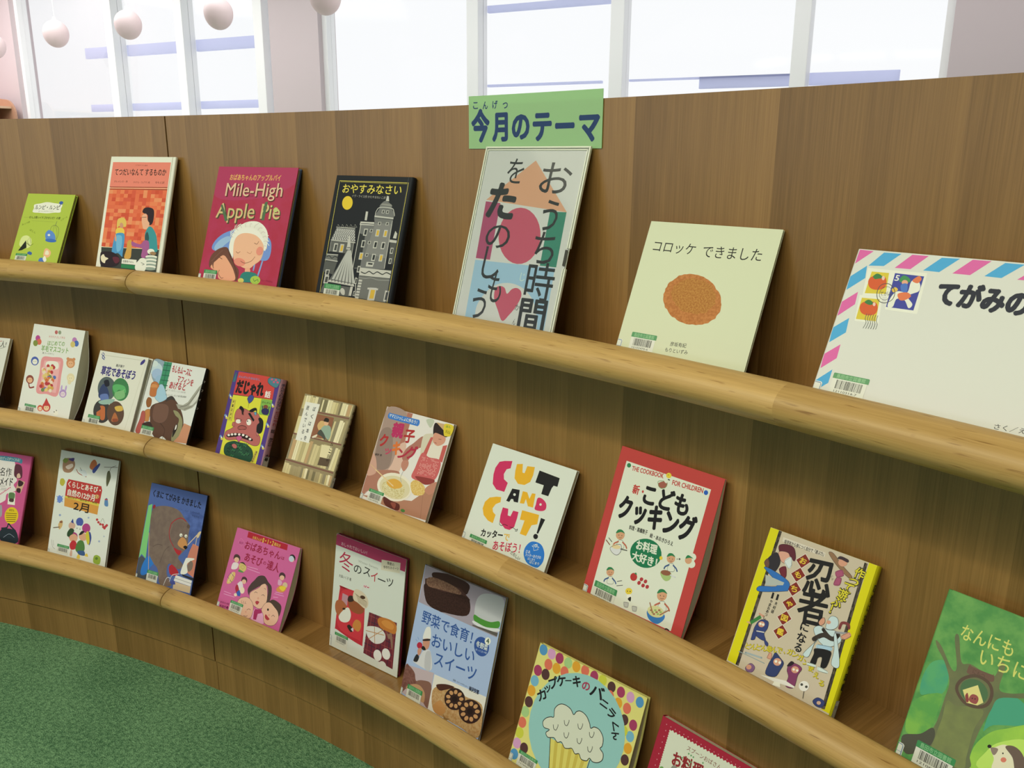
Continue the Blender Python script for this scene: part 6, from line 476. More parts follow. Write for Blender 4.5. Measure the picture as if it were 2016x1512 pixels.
'oyako':{'b':'d9d6c4','s':'L','w':1716,'h':1912,'t':71,'o':[-1.3285,3.6933,0.6718],'y':0.3394,'l':0.4442,'i':[('P','b09580',[10,1910,628,1911,778,837,468,697,50,177,6,166]),('S','a08a78',[28,1896,522,1891,585,1519,636,1067,573,887,221,721,45,1017,46,1406]),('S','8c7868',[32,1437,281,1523,471,1129,480,832,208,751,79,940]),('P','a8705a',[554,1897,687,1906,694,1311,589,1288]),('S','cfae94',[589,1288,757,1325,778,837,506,772,548,947]),('P','3f78b8',[101,1808,867,1826,906,1784,893,1708,133,1704,88,1754]),('E','3f78b8',[129,1759,41,1,4,-55]),('E','3f78b8',[873,1768,43,1,4,-60]),('T','ママといっしょに作ろう！','e0e4dc',120,1768,849,1770,64,0.03),('S','a5705c',[782,1264,910,1391,1086,1560,1207,1423,1000,1280,881,1025,741,1091]),('S','b57f66',[782,936,786,1035,910,1064,947,975,882,861]),('T','親','b0305a',298,1526,597,1555,256,0.07),('T','子','a83030',629,1479,899,1517,237,0.05),('T','ク','a83030',66,1275,280,1304,226,0.06),('T','ッ','b8405a',273,1126,440,1147,144,0.05),('T','キ','cf7034',439,1205,636,1232,239,0.07),('T','ン','a83040',615,1145,846,1164,174,0.07),('T','グ','a83040',807,1204,1077,1245,219,0.06),('T','藤野 章','3a2c28',59,996,238,1013,39,0.02),('S','c9c4a4',[1092,1545,1210,1635,1348,1615,1371,1234,1311,1221,1165,1203]),('S','d8d2b8',[1300,1411,1435,1505,1635,1485,1663,1253,1325,1240]),('P','ba5a50',[1274,1583,1334,1596,1299,1250,1207,1261]),('P','ba5a50',[1609,1496,1701,1531,1699,1214,1610,1225]),('S','c0605a',[1181,1272,1371,1234,1649,1234,1683,989,1593,841,1377,788,1108,802,1122,983]),('P','d8a090',[1211,1208,1230,1209,1230,1195,1211,1194]),('P','d8a090',[1242,1209,1260,1210,1260,1196,1242,1196]),('P','d8a090',[1273,1211,1291,1211,1291,1198,1273,1197]),('P','d8a090',[1334,1213,1352,1214,1352,1200,1334,1200]),('P','d8a090',[1425,1217,1443,1218,1443,1204,1425,1204]),('P','d8a090',[1455,1218,1474,1219,1473,1206,1455,1205]),('P','d8a090',[1486,1219,1504,1220,1503,1207,1485,1206]),('P','d8a090',[1242,1186,1260,1187,1260,1174,1242,1173]),('P','d8a090',[1273,1188,1291,1189,1291,1175,1273,1174]),('P','d8a090',[1455,1196,1473,1197,1473,1183,1455,1183]),('P','d8a090',[1485,1197,1503,1198,1503,1185,1485,1184]),('P','d8a090',[1515,1199,1533,1199,1533,1186,1515,1185]),('P','d8a090',[1545,1200,1563,1201,1563,1188,1545,1187]),('P','d8a090',[1575,1201,1593,1202,1593,1189,1575,1188]),('P','d8a090',[1605,1203,1623,1203,1623,1190,1605,1190]),('P','d8a090',[1242,1164,1260,1164,1260,1151,1242,1150]),('P','d8a090',[1272,1165,1291,1166,1291,1152,1272,1151]),('P','d8a090',[1334,1168,1352,1169,1352,1155,1333,1154]),('P','d8a090',[1545,1178,1563,1179,1563,1166,1545,1165]),('P','d8a090',[1211,1139,1229,1140,1229,1126,1211,1125]),('P','d8a090',[1515,1155,1533,1155,1532,1142,1514,1141]),('P','d8a090',[1574,1158,1592,1159,1592,1145,1574,1145]),('P','d8a090',[1364,1124,1382,1125,1382,1112,1363,1111]),('P','d8a090',[1454,1129,1472,1130,1472,1117,1454,1116]),('P','d8a090',[1514,1133,1532,1134,1532,1120,1514,1119]),('P','d8a090',[1544,1134,1562,1135,1562,1122,1544,1121]),('P','d8a090',[1574,1136,1592,1137,1592,1124,1574,1123]),('P','d8a090',[1604,1137,1622,1138,1621,1125,1603,1124]),('P','d8a090',[1211,1093,1229,1094,1229,1080,1211,1079]),('P','d8a090',[1272,1096,1290,1098,1290,1084,1272,1083]),('P','d8a090',[1303,1098,1321,1099,1321,1086,1303,1085]),('P','d8a090',[1333,1100,1351,1101,1351,1088,1333,1086]),('P','d8a090',[1394,1104,1412,1105,1412,1091,1393,1090]),('P','d8a090',[1424,1105,1442,1106,1442,1093,1424,1092]),('P','d8a090',[1454,1107,1472,1108,1472,1095,1454,1094]),('P','d8a090',[1514,1111,1532,1112,1532,1098,1514,1097]),('P','d8a090',[1544,1112,1562,1113,1561,1100,1543,1099]),('P','d8a090',[1211,1070,1229,1071,1229,1057,1211,1056]),('P','d8a090',[1241,1072,1260,1073,1260,1059,1241,1058]),('P','d8a090',[1272,1074,1290,1075,1290,1061,1272,1060]),('P','d8a090',[1302,1076,1321,1077,1321,1063,1302,1062]),('P','d8a090',[1333,1077,1351,1079,1351,1065,1333,1064]),('P','d8a090',[1363,1079,1381,1080,1381,1067,1363,1066]),('P','d8a090',[1393,1081,1411,1082,1411,1069,1393,1068]),('P','d8a090',[1423,1083,1442,1084,1441,1071,1423,1070]),('P','d8a090',[1454,1085,1472,1086,1471,1073,1453,1071]),('P','d8a090',[1543,1090,1561,1091,1561,1078,1543,1077]),('P','d8a090',[1573,1092,1591,1093,1591,1080,1573,1079]),('P','d8a090',[1603,1094,1621,1095,1620,1082,1603,1081]),('P','d8a090',[1211,1047,1229,1048,1229,1034,1211,1033]),('P','d8a090',[1272,1051,1290,1052,1290,1038,1272,1037]),('P','d8a090',[1302,1053,1321,1054,1320,1040,1302,1039]),('P','d8a090',[1333,1055,1351,1056,1351,1042,1333,1041]),('P','d8a090',[1363,1057,1381,1058,1381,1044,1363,1043]),('P','d8a090',[1393,1059,1411,1060,1411,1046,1393,1045]),('P','d8a090',[1453,1063,1471,1064,1471,1050,1453,1049]),('P','d8a090',[1573,1070,1590,1072,1590,1058,1572,1057]),('P','d8a090',[1241,1026,1260,1027,1260,1013,1241,1012]),('P','d8a090',[1332,1032,1351,1033,1350,1020,1332,1019]),('P','d8a090',[1393,1036,1411,1038,1411,1024,1393,1023]),('P','d8a090',[1423,1038,1441,1040,1441,1026,1423,1025]),('P','d8a090',[1483,1042,1501,1044,1501,1030,1483,1029]),('P','d8a090',[1513,1044,1531,1046,1530,1033,1512,1031]),('P','d8a090',[1572,1049,1590,1050,1590,1037,1572,1035]),('P','d8a090',[1272,1005,1290,1007,1290,993,1272,992]),('P','d8a090',[1423,1016,1441,1017,1440,1004,1422,1003]),('P','d8a090',[1453,1018,1471,1019,1470,1006,1452,1005]),('P','d8a090',[1482,1020,1500,1022,1500,1008,1482,1007]),('P','d8a090',[1542,1025,1560,1026,1560,1013,1542,1011]),('P','d8a090',[1572,1027,1590,1028,1589,1015,1571,1014]),('P','d8a090',[1601,1029,1619,1030,1619,1017,1601,1016]),('P','d8a090',[1211,978,1229,979,1229,965,1211,964]),('P','d8a090',[1241,980,1259,981,1259,968,1241,966]),('P','d8a090',[1302,985,1320,986,1320,972,1302,971]),('P','d8a090',[1332,987,1350,988,1350,975,1332,973]),('P','d8a090',[1362,989,1380,991,1380,977,1362,976]),('P','d8a090',[1392,991,1410,993,1410,979,1392,978]),('P','d8a090',[1452,996,1470,997,1470,984,1452,983]),('P','d8a090',[1512,1000,1530,1002,1530,989,1512,987]),('P','d8a090',[1542,1003,1559,1004,1559,991,1541,990]),('P','d8a090',[1271,960,1290,961,1290,947,1271,946]),('P','d8a090',[1302,962,1320,963,1320,950,1302,948]),('P','d8a090',[1332,964,1350,966,1350,952,1332,951]),('P','d8a090',[1422,971,1440,973,1440,960,1422,958]),('P','d8a090',[1452,974,1470,975,1470,962,1452,961]),('P','d8a090',[1482,976,1500,978,1499,964,1482,963]),('P','d8a090',[1512,979,1529,980,1529,967,1511,965]),('P','d8a090',[1541,981,1559,982,1559,969,1541,968]),('P','d8a090',[1571,983,1589,985,1588,972,1571,970]),('P','d8a090',[1600,985,1618,987,1618,974,1600,972]),('P','d8a090',[1211,932,1229,933,1229,920,1211,918]),('P','d8a090',[1241,934,1259,936,1259,922,1241,921]),('P','d8a090',[1271,937,1289,938,1289,925,1271,923]),('P','d8a090',[1302,939,1320,941,1320,927,1301,926]),('P','d8a090',[1332,942,1350,943,1350,930,1332,928]),('P','d8a090',[1481,954,1499,956,1499,942,1481,941]),('P','d8a090',[1511,957,1529,958,1529,945,1511,943]),('P','d8a090',[1600,964,1618,965,1617,952,1600,951]),('P','d8a090',[1211,909,1229,910,1229,897,1211,895]),('P','d8a090',[1271,914,1289,916,1289,902,1271,900]),('P','d8a090',[1301,917,1319,918,1319,905,1301,903]),('P','d8a090',[1392,924,1410,926,1409,912,1391,911]),('P','d8a090',[1421,927,1439,928,1439,915,1421,914]),('P','d8a090',[1570,940,1588,941,1587,928,1570,927]),('S','8a3a34',[1182,836,1407,875,1640,884,1624,817,1435,754]),('S','2a2020',[1300,1670,1266,1792,1305,1857,1499,1776,1651,1712,1610,1655,1410,1677,1342,1630]),('P','c0a070',[1303,1865,1716,1880,1716,1870,1540,1752]),('S','c99274',[1324,1594,1344,1679,1520,1668,1616,1640,1611,1544,1492,1470,1369,1507]),('Z','7a4a3a',8,[1465,1592,1527,1597]),('Z','8a3a34',9,[1399,1514,1445,1507]),('S','b5bda0',[1052,1863,1168,1903,1246,1870,1208,1748,1129,1781]),('S','d2bf34',[1503,1873,1713,1876,1715,1709,1624,1674,1553,1691]),('T','ほん','4a8a3a',1547,1842,1660,1849,43,0.03),('T','かんたん','6a6a20',1569,1759,1688,1752,61,0.02),('S','a5745c',[50,177,15,588,200,716,647,822,803,777,625,439,156,321]),('P','a87a5c',[37,207,1270,409,1716,842,1716,177,1067,148,600,170]),('P','c49a80',[0,1003,2,1003,36,990,70,970,101,945,129,909,159,861,187,810,209,760,221,721,223,693,217,670,205,653,187,638,168,625,141,610,107,594,71,583,38,579,15,588,3,612,0,650,2,695,3,742,0,787,0,789]),('E','ded9ba',[770,541,438,7,-8,-250]),('E','cfc79a',[780,535,383,6,-6,-206]),('S','b9ab6a|d8d2a0|120',[460,496,549,617,751,683,953,635,1043,528,1010,391,779,347,581,378]),('S','d0a040',[555,602,707,680,873,664,951,586,779,510,608,533]),('L','e0c890',20,[193,731,739,549]),('L','d2b478',9,[22,792,685,569]),('Z','9a9a90',9,[871,859,853,740,907,664]),('S','c9a24a|d9c27a|100',[1130,695,1206,778,1389,759,1493,689,1485,576,1310,524,1204,569]),('P','b57f64',[1489,672,1496,697,1517,727,1546,759,1577,788,1605,812,1632,830,1662,847,1692,859,1716,864,1716,696,1713,690,1694,663,1671,639,1646,621,1621,611,1593,611,1558,620,1525,634,1500,652]),('L','8a6248',6,[1491,562,1583,176]),('S','5a2c24',[585,314,804,289,1012,278,1014,166,690,178]),('S','8a4a3a',[795,254,925,271,921,173]),('E','4a7a3a',[1135,198,54,0,-2,-28])],'lab':[185,375,393,57,160,'1214702'],'st':[-14,244,74,166]},
'cut':{'b':'cfd6bf','s':'L','w':1850,'h':1766,'t':68,'o':[-1.0793,3.7755,0.6718],'y':0.2557,'l':0.4621,'i':[('P','c23058',[273,1507,376,1548,537,1586,548,1464,473,1428,447,1339,486,1260,590,1224,579,1067,398,1057,283,1124,233,1274,226,1388]),('P','dba827',[651,1563,768,1597,818,1462,864,1462,873,1586,1029,1610,1049,1476,1033,1360,941,1284,802,1266,696,1333,661,1453]),('P','1b1b1c',[1143,1583,1576,1570,1585,1431,1508,1428,1487,1383,1470,1244,1324,1240,1318,1383,1137,1381]),('P','1b1b1c',[720,1163,880,1183,926,982,836,972,809,1008,766,999,748,943,678,942]),('E','cfd6bf',[805,1084,26,7,9,-20]),('P','dba827',[948,1182,1044,1190,1127,1103,1142,1201,1215,1212,1251,994,1143,985,1059,1083,1054,1000,966,985]),('S','c23058',[1284,1163,1376,1174,1476,1125,1502,1040,1434,989,1299,977,1286,1055]),('E','cfd6bf',[1376,1081,23,7,8,-18]),('P','dba827',[316,895,447,947,551,970,572,888,488,831,450,747,485,693,557,666,555,524,436,533,309,592,243,686,246,802]),('P','c23058',[655,823,775,834,807,732,866,734,885,835,998,845,1011,738,1011,597,937,526,834,518,683,591,658,696]),('P','dba827',[1058,894,1413,921,1436,774,1335,727,1295,537,1163,534,1170,755,1073,741]),('P','1b1b1c',[1467,888,1557,887,1511,643,1478,641]),('E','1b1b1c',[1481,588,44,14,16,-38]),('Z','1b1b1c',9,[696,587,702,549,759,543,787,575,872,577]),('Z','1b1b1c',9,[922,569,997,580,1066,566,1087,589,1091,556,1053,547]),('T','カッター','1c1c1c',377,312,842,405,122,0.05),('T','で','d4ae4a',863,396,990,414,120,0.04),('T','あそぼう！','b8304a',708,201,1267,319,149,0.03),('T','たのしい','1c1c1c',1107,212,1323,168,59,0.02),('S','2a72b8',[1374,246,1350,362,1413,474,1517,513,1641,501,1737,412,1770,287,1733,191,1672,148,1490,155]),('O','d8e0dc',7,[1487,452,1557,490,1608,415,1536,376]),('E','d8e0dc',[1542,454,24,8,8,-19]),('E','2a72b8',[1542,454,14,5,5,-11]),('Z','d8e0dc',7,[1472,432,1506,427]),('Z','d8e0dc',7,[1583,452,1614,453]),('T','さあ','d8e0dc',1389,319,1475,331,50,0.01),('T','カッターあそびの','d8e0dc',1401,268,1708,319,49,0.01),('T','はじまり','d8e0dc',1469,229,1611,246,43,0.01),('T','はじまり','d8e0dc',1525,190,1711,219,43,0.01)],'lab':[168,226,398,59,170,'1211'],'st':[-27,219,66,150]},
'kodomo':{'b':'b5423a','s':'L','w':1787,'h':2332,'t':41,'o':[-0.8298,3.835,0.6718],'y':0.1835,'l':0.3557,'i':[('P','d3d9bd',[145,2143,1622,2143,1613,170,157,131]),('E','2f7a48',[209,2091,35,10,11,-31]),('E','2a5aa8',[1560,2081,32,9,10,-31]),('T','THE COOKBOOK','b5423a',273,2068,839,2107,65,0.04),('T','FOR CHILDREN','b5423a',1003,2065,1513,2092,66,0.04),('E','d8c23a',[918,2137,43,12,12,-36]),('S','9a5a48',[784,1988,909,2053,930,1977,831,1933]),('O','6a8a50',8,[772,2004,843,2038,919,2036,916,1962,836,1934]),('Z','2a2a24',15,[876,2082,951,2081]),('E','2a2a24',[907,2142,6,2,2,-5]),('S','d3d9bd',[873,2091,917,2098,918,2026,870,2042]),('T','新・','b5423a',385,1791,586,1801,123,0.05),('T','こども','1b1b1c',592,1783,1370,1826,280,0.06),('T','クッキング','1b1b1c',228,1491,1565,1549,329,0.06),('T','料理・高橋敦子','2a2a24',508,1254,833,1283,61,0.03),('T','絵・あおきひろえ','2a2a24',883,1264,1284,1269,60,0.03),('E','1f7248',[894,1002,263,14,-18,-205]),('T','お料理','d3d9bd',706,1066,1065,1108,124,0.05),('T','大好き！','d3d9bd',682,900,1118,938,124,0.05),('S','d3d9bd',[381,1001,416,1034,471,1027,508,941,393,911]),('O','5a5a50',5,[381,1001,416,1034,471,1027,508,941,393,911]),('Z','b5654a',22,[389,999,331,953,323,918]),('Z','b5654a',22,[469,1015,530,990,561,959]),('E','c99a70',[393,1099,76,9,1,-68]),('S','2f7a48',[313,1099,332,1158,399,1177,463,1144,391,1143]),('E','2a2a24',[370,1090,7,2,2,-6]),('E','2a2a24',[422,1099,7,2,2,-6]),('Z','5a3a2a',5,[381,1059,407,1059,429,1073]),('S','cfd2c8',[284,876,437,974,480,888,431,811,338,818]),('E','d8c690',[380,918,80,18,5,-30]),('O','3a3a34',6,[284,876,437,974,480,888,431,811,338,818]),('L','5a5a50',15,[466,914,577,930]),('Z','8a5a44',16,[174,949,257,908]),('Z','5a5a54',12,[211,994,280,960]),('S','d3d9bd',[1303,985,1333,1015,1381,1009,1413,930,1313,903]),('O','5a5a50',5,[1303,985,1333,1015,1381,1009,1413,930,1313,903]),('Z','3f5a80',20,[1309,983,1260,941,1253,910]),('Z','3f5a80',20,[1378,999,1432,975,1458,947]),('E','c99a70',[1313,1075,66,8,1,-62]),('S','2f7a48',[1244,1074,1261,1128,1318,1145,1373,1115,1311,1114]),('E','2a2a24',[1293,1066,6,2,2,-5]),('E','2a2a24',[1338,1074,6,2,2,-5]),('Z','5a3a2a',5,[1302,1038,1325,1038,1344,1051]),('S','9fb870',[1215,858,1369,895,1387,807,1323,760,1243,791]),('E','8a5a40',[1296,865,80,15,3,-36]),('L','cfd2c8',18,[1375,863,1457,863]),('E','d8c23a',[1158,1026,25,9,8,-24]),('E','d3d9bd',[1576,1150,90,32,25,-77]),('E','d3d9bd',[1504,1133,52,18,15,-44]),('E','d3d9bd',[1628,1206,55,19,15,-47]),('E','d3d9bd',[1567,1077,51,19,14,-44]),('E','d3d9bd',[1643,1112,55,20,15,-47]),('E','d3d9bd',[1552,1222,59,21,17,-50]),('E','c99a70',[1581,1146,51,18,15,-47]),('S','2f7a48',[1531,1153,1556,1209,1645,1193,1591,1183]),('E','5a5a50',[1445,1113,14,5,4,-12]),('E','5a5a50',[1409,1100,8,3,2,-7]),('S','d3d9bd',[386,459,417,489,466,485,499,409,397,380]),('O','5a5a50',5,[386,459,417,489,466,485,499,409,397,380]),('Z','3f5a80',20,[393,457,342,415,335,384]),('Z','3f5a80',20,[464,474,519,453,546,427]),('E','c99a70',[397,547,67,10,1,-61]),('S','2f7a48',[326,544,343,597,402,615,459,588,395,585]),('E','2a2a24',[376,537,6,2,2,-5]),('E','2a2a24',[423,547,6,2,2,-5]),('Z','5a3a2a',5,[386,510,409,511,428,524]),('Z','5a5a50',10,[559,465,631,504]),('Z','5a5a50',10,[570,405,666,449]),('E','b03a34',[808,625,56,21,18,-52]),('S','2f7a48',[806,672,827,695,850,672]),('E','a83a3a',[944,641,29,2,-3,-28]),('E','a83a3a',[1017,637,28,2,-3,-28]),('E','a83a3a',[921,581,29,2,-3,-29]),('E','a83a3a',[997,571,29,2,-3,-28]),('E','a83a3a',[1068,579,28,2,-3,-28]),('E','d8c23a',[794,411,56,22,15,-42]),('E','2a2a24',[772,403,9,3,2,-7]),('E','2a2a24',[817,416,9,3,2,-7]),('S','e0e2d4',[778,342,834,380,873,340,828,293]),('S','2a2a24',[811,306,854,352,866,288]),('S','b5b8a8',[760,238,842,259,850,195,791,180]),('O','4a4a44',6,[760,238,842,259,850,195,791,180]),('S','b5b8a8',[913,240,993,260,1001,197,943,182]),('O','4a4a44',6,[913,240,993,260,1001,197,943,182]),('S','d3d9bd',[1321,451,1357,488,1414,482,1453,389,1334,353]),('O','5a5a50',5,[1321,451,1357,488,1414,482,1453,389,1334,353]),('Z','b5654a',24,[1329,448,1270,396,1262,358]),('Z','b5654a',24,[1412,469,1475,443,1507,411]),('E','c99a70',[1333,558,78,12,1,-75]),('S','2f7a48',[1251,555,1271,620,1339,643,1406,609,1331,605]),('E','2a2a24',[1309,547,7,3,2,-6]),('E','2a2a24',[1364,559,7,3,2,-6]),('Z','5a3a2a',5,[1321,513,1348,515,1370,530]),('S','3a78b0',[1176,285,1275,354,1443,336,1462,268,1383,174,1268,169,1193,215]),('E','c9c98a',[1306,318,135,17,-4,-78]),('E','9a6a48',[1232,308,21,8,4,-12]),('E','8fae5a',[1261,293,21,8,4,-12]),('E','9a6a48',[1290,277,20,8,4,-12]),('E','8fae5a',[1294,333,20,8,4,-12]),('E','9a6a48',[1323,317,20,8,4,-12]),('E','8fae5a',[1351,302,20,8,4,-12]),('E','9a6a48',[1355,357,20,8,4,-12]),('E','8fae5a',[1384,342,20,8,4,-12]),('L','9a6a48',17,[1180,393,1264,283]),('L','9a6a48',16,[1497,414,1385,303]),('Z','2a2a24',18,[1511,137,1534,169,1580,166])],'lab':[185,348,423,87,216,'12154670-2'],'st':[3,226,86,163],'bulge':0.014},
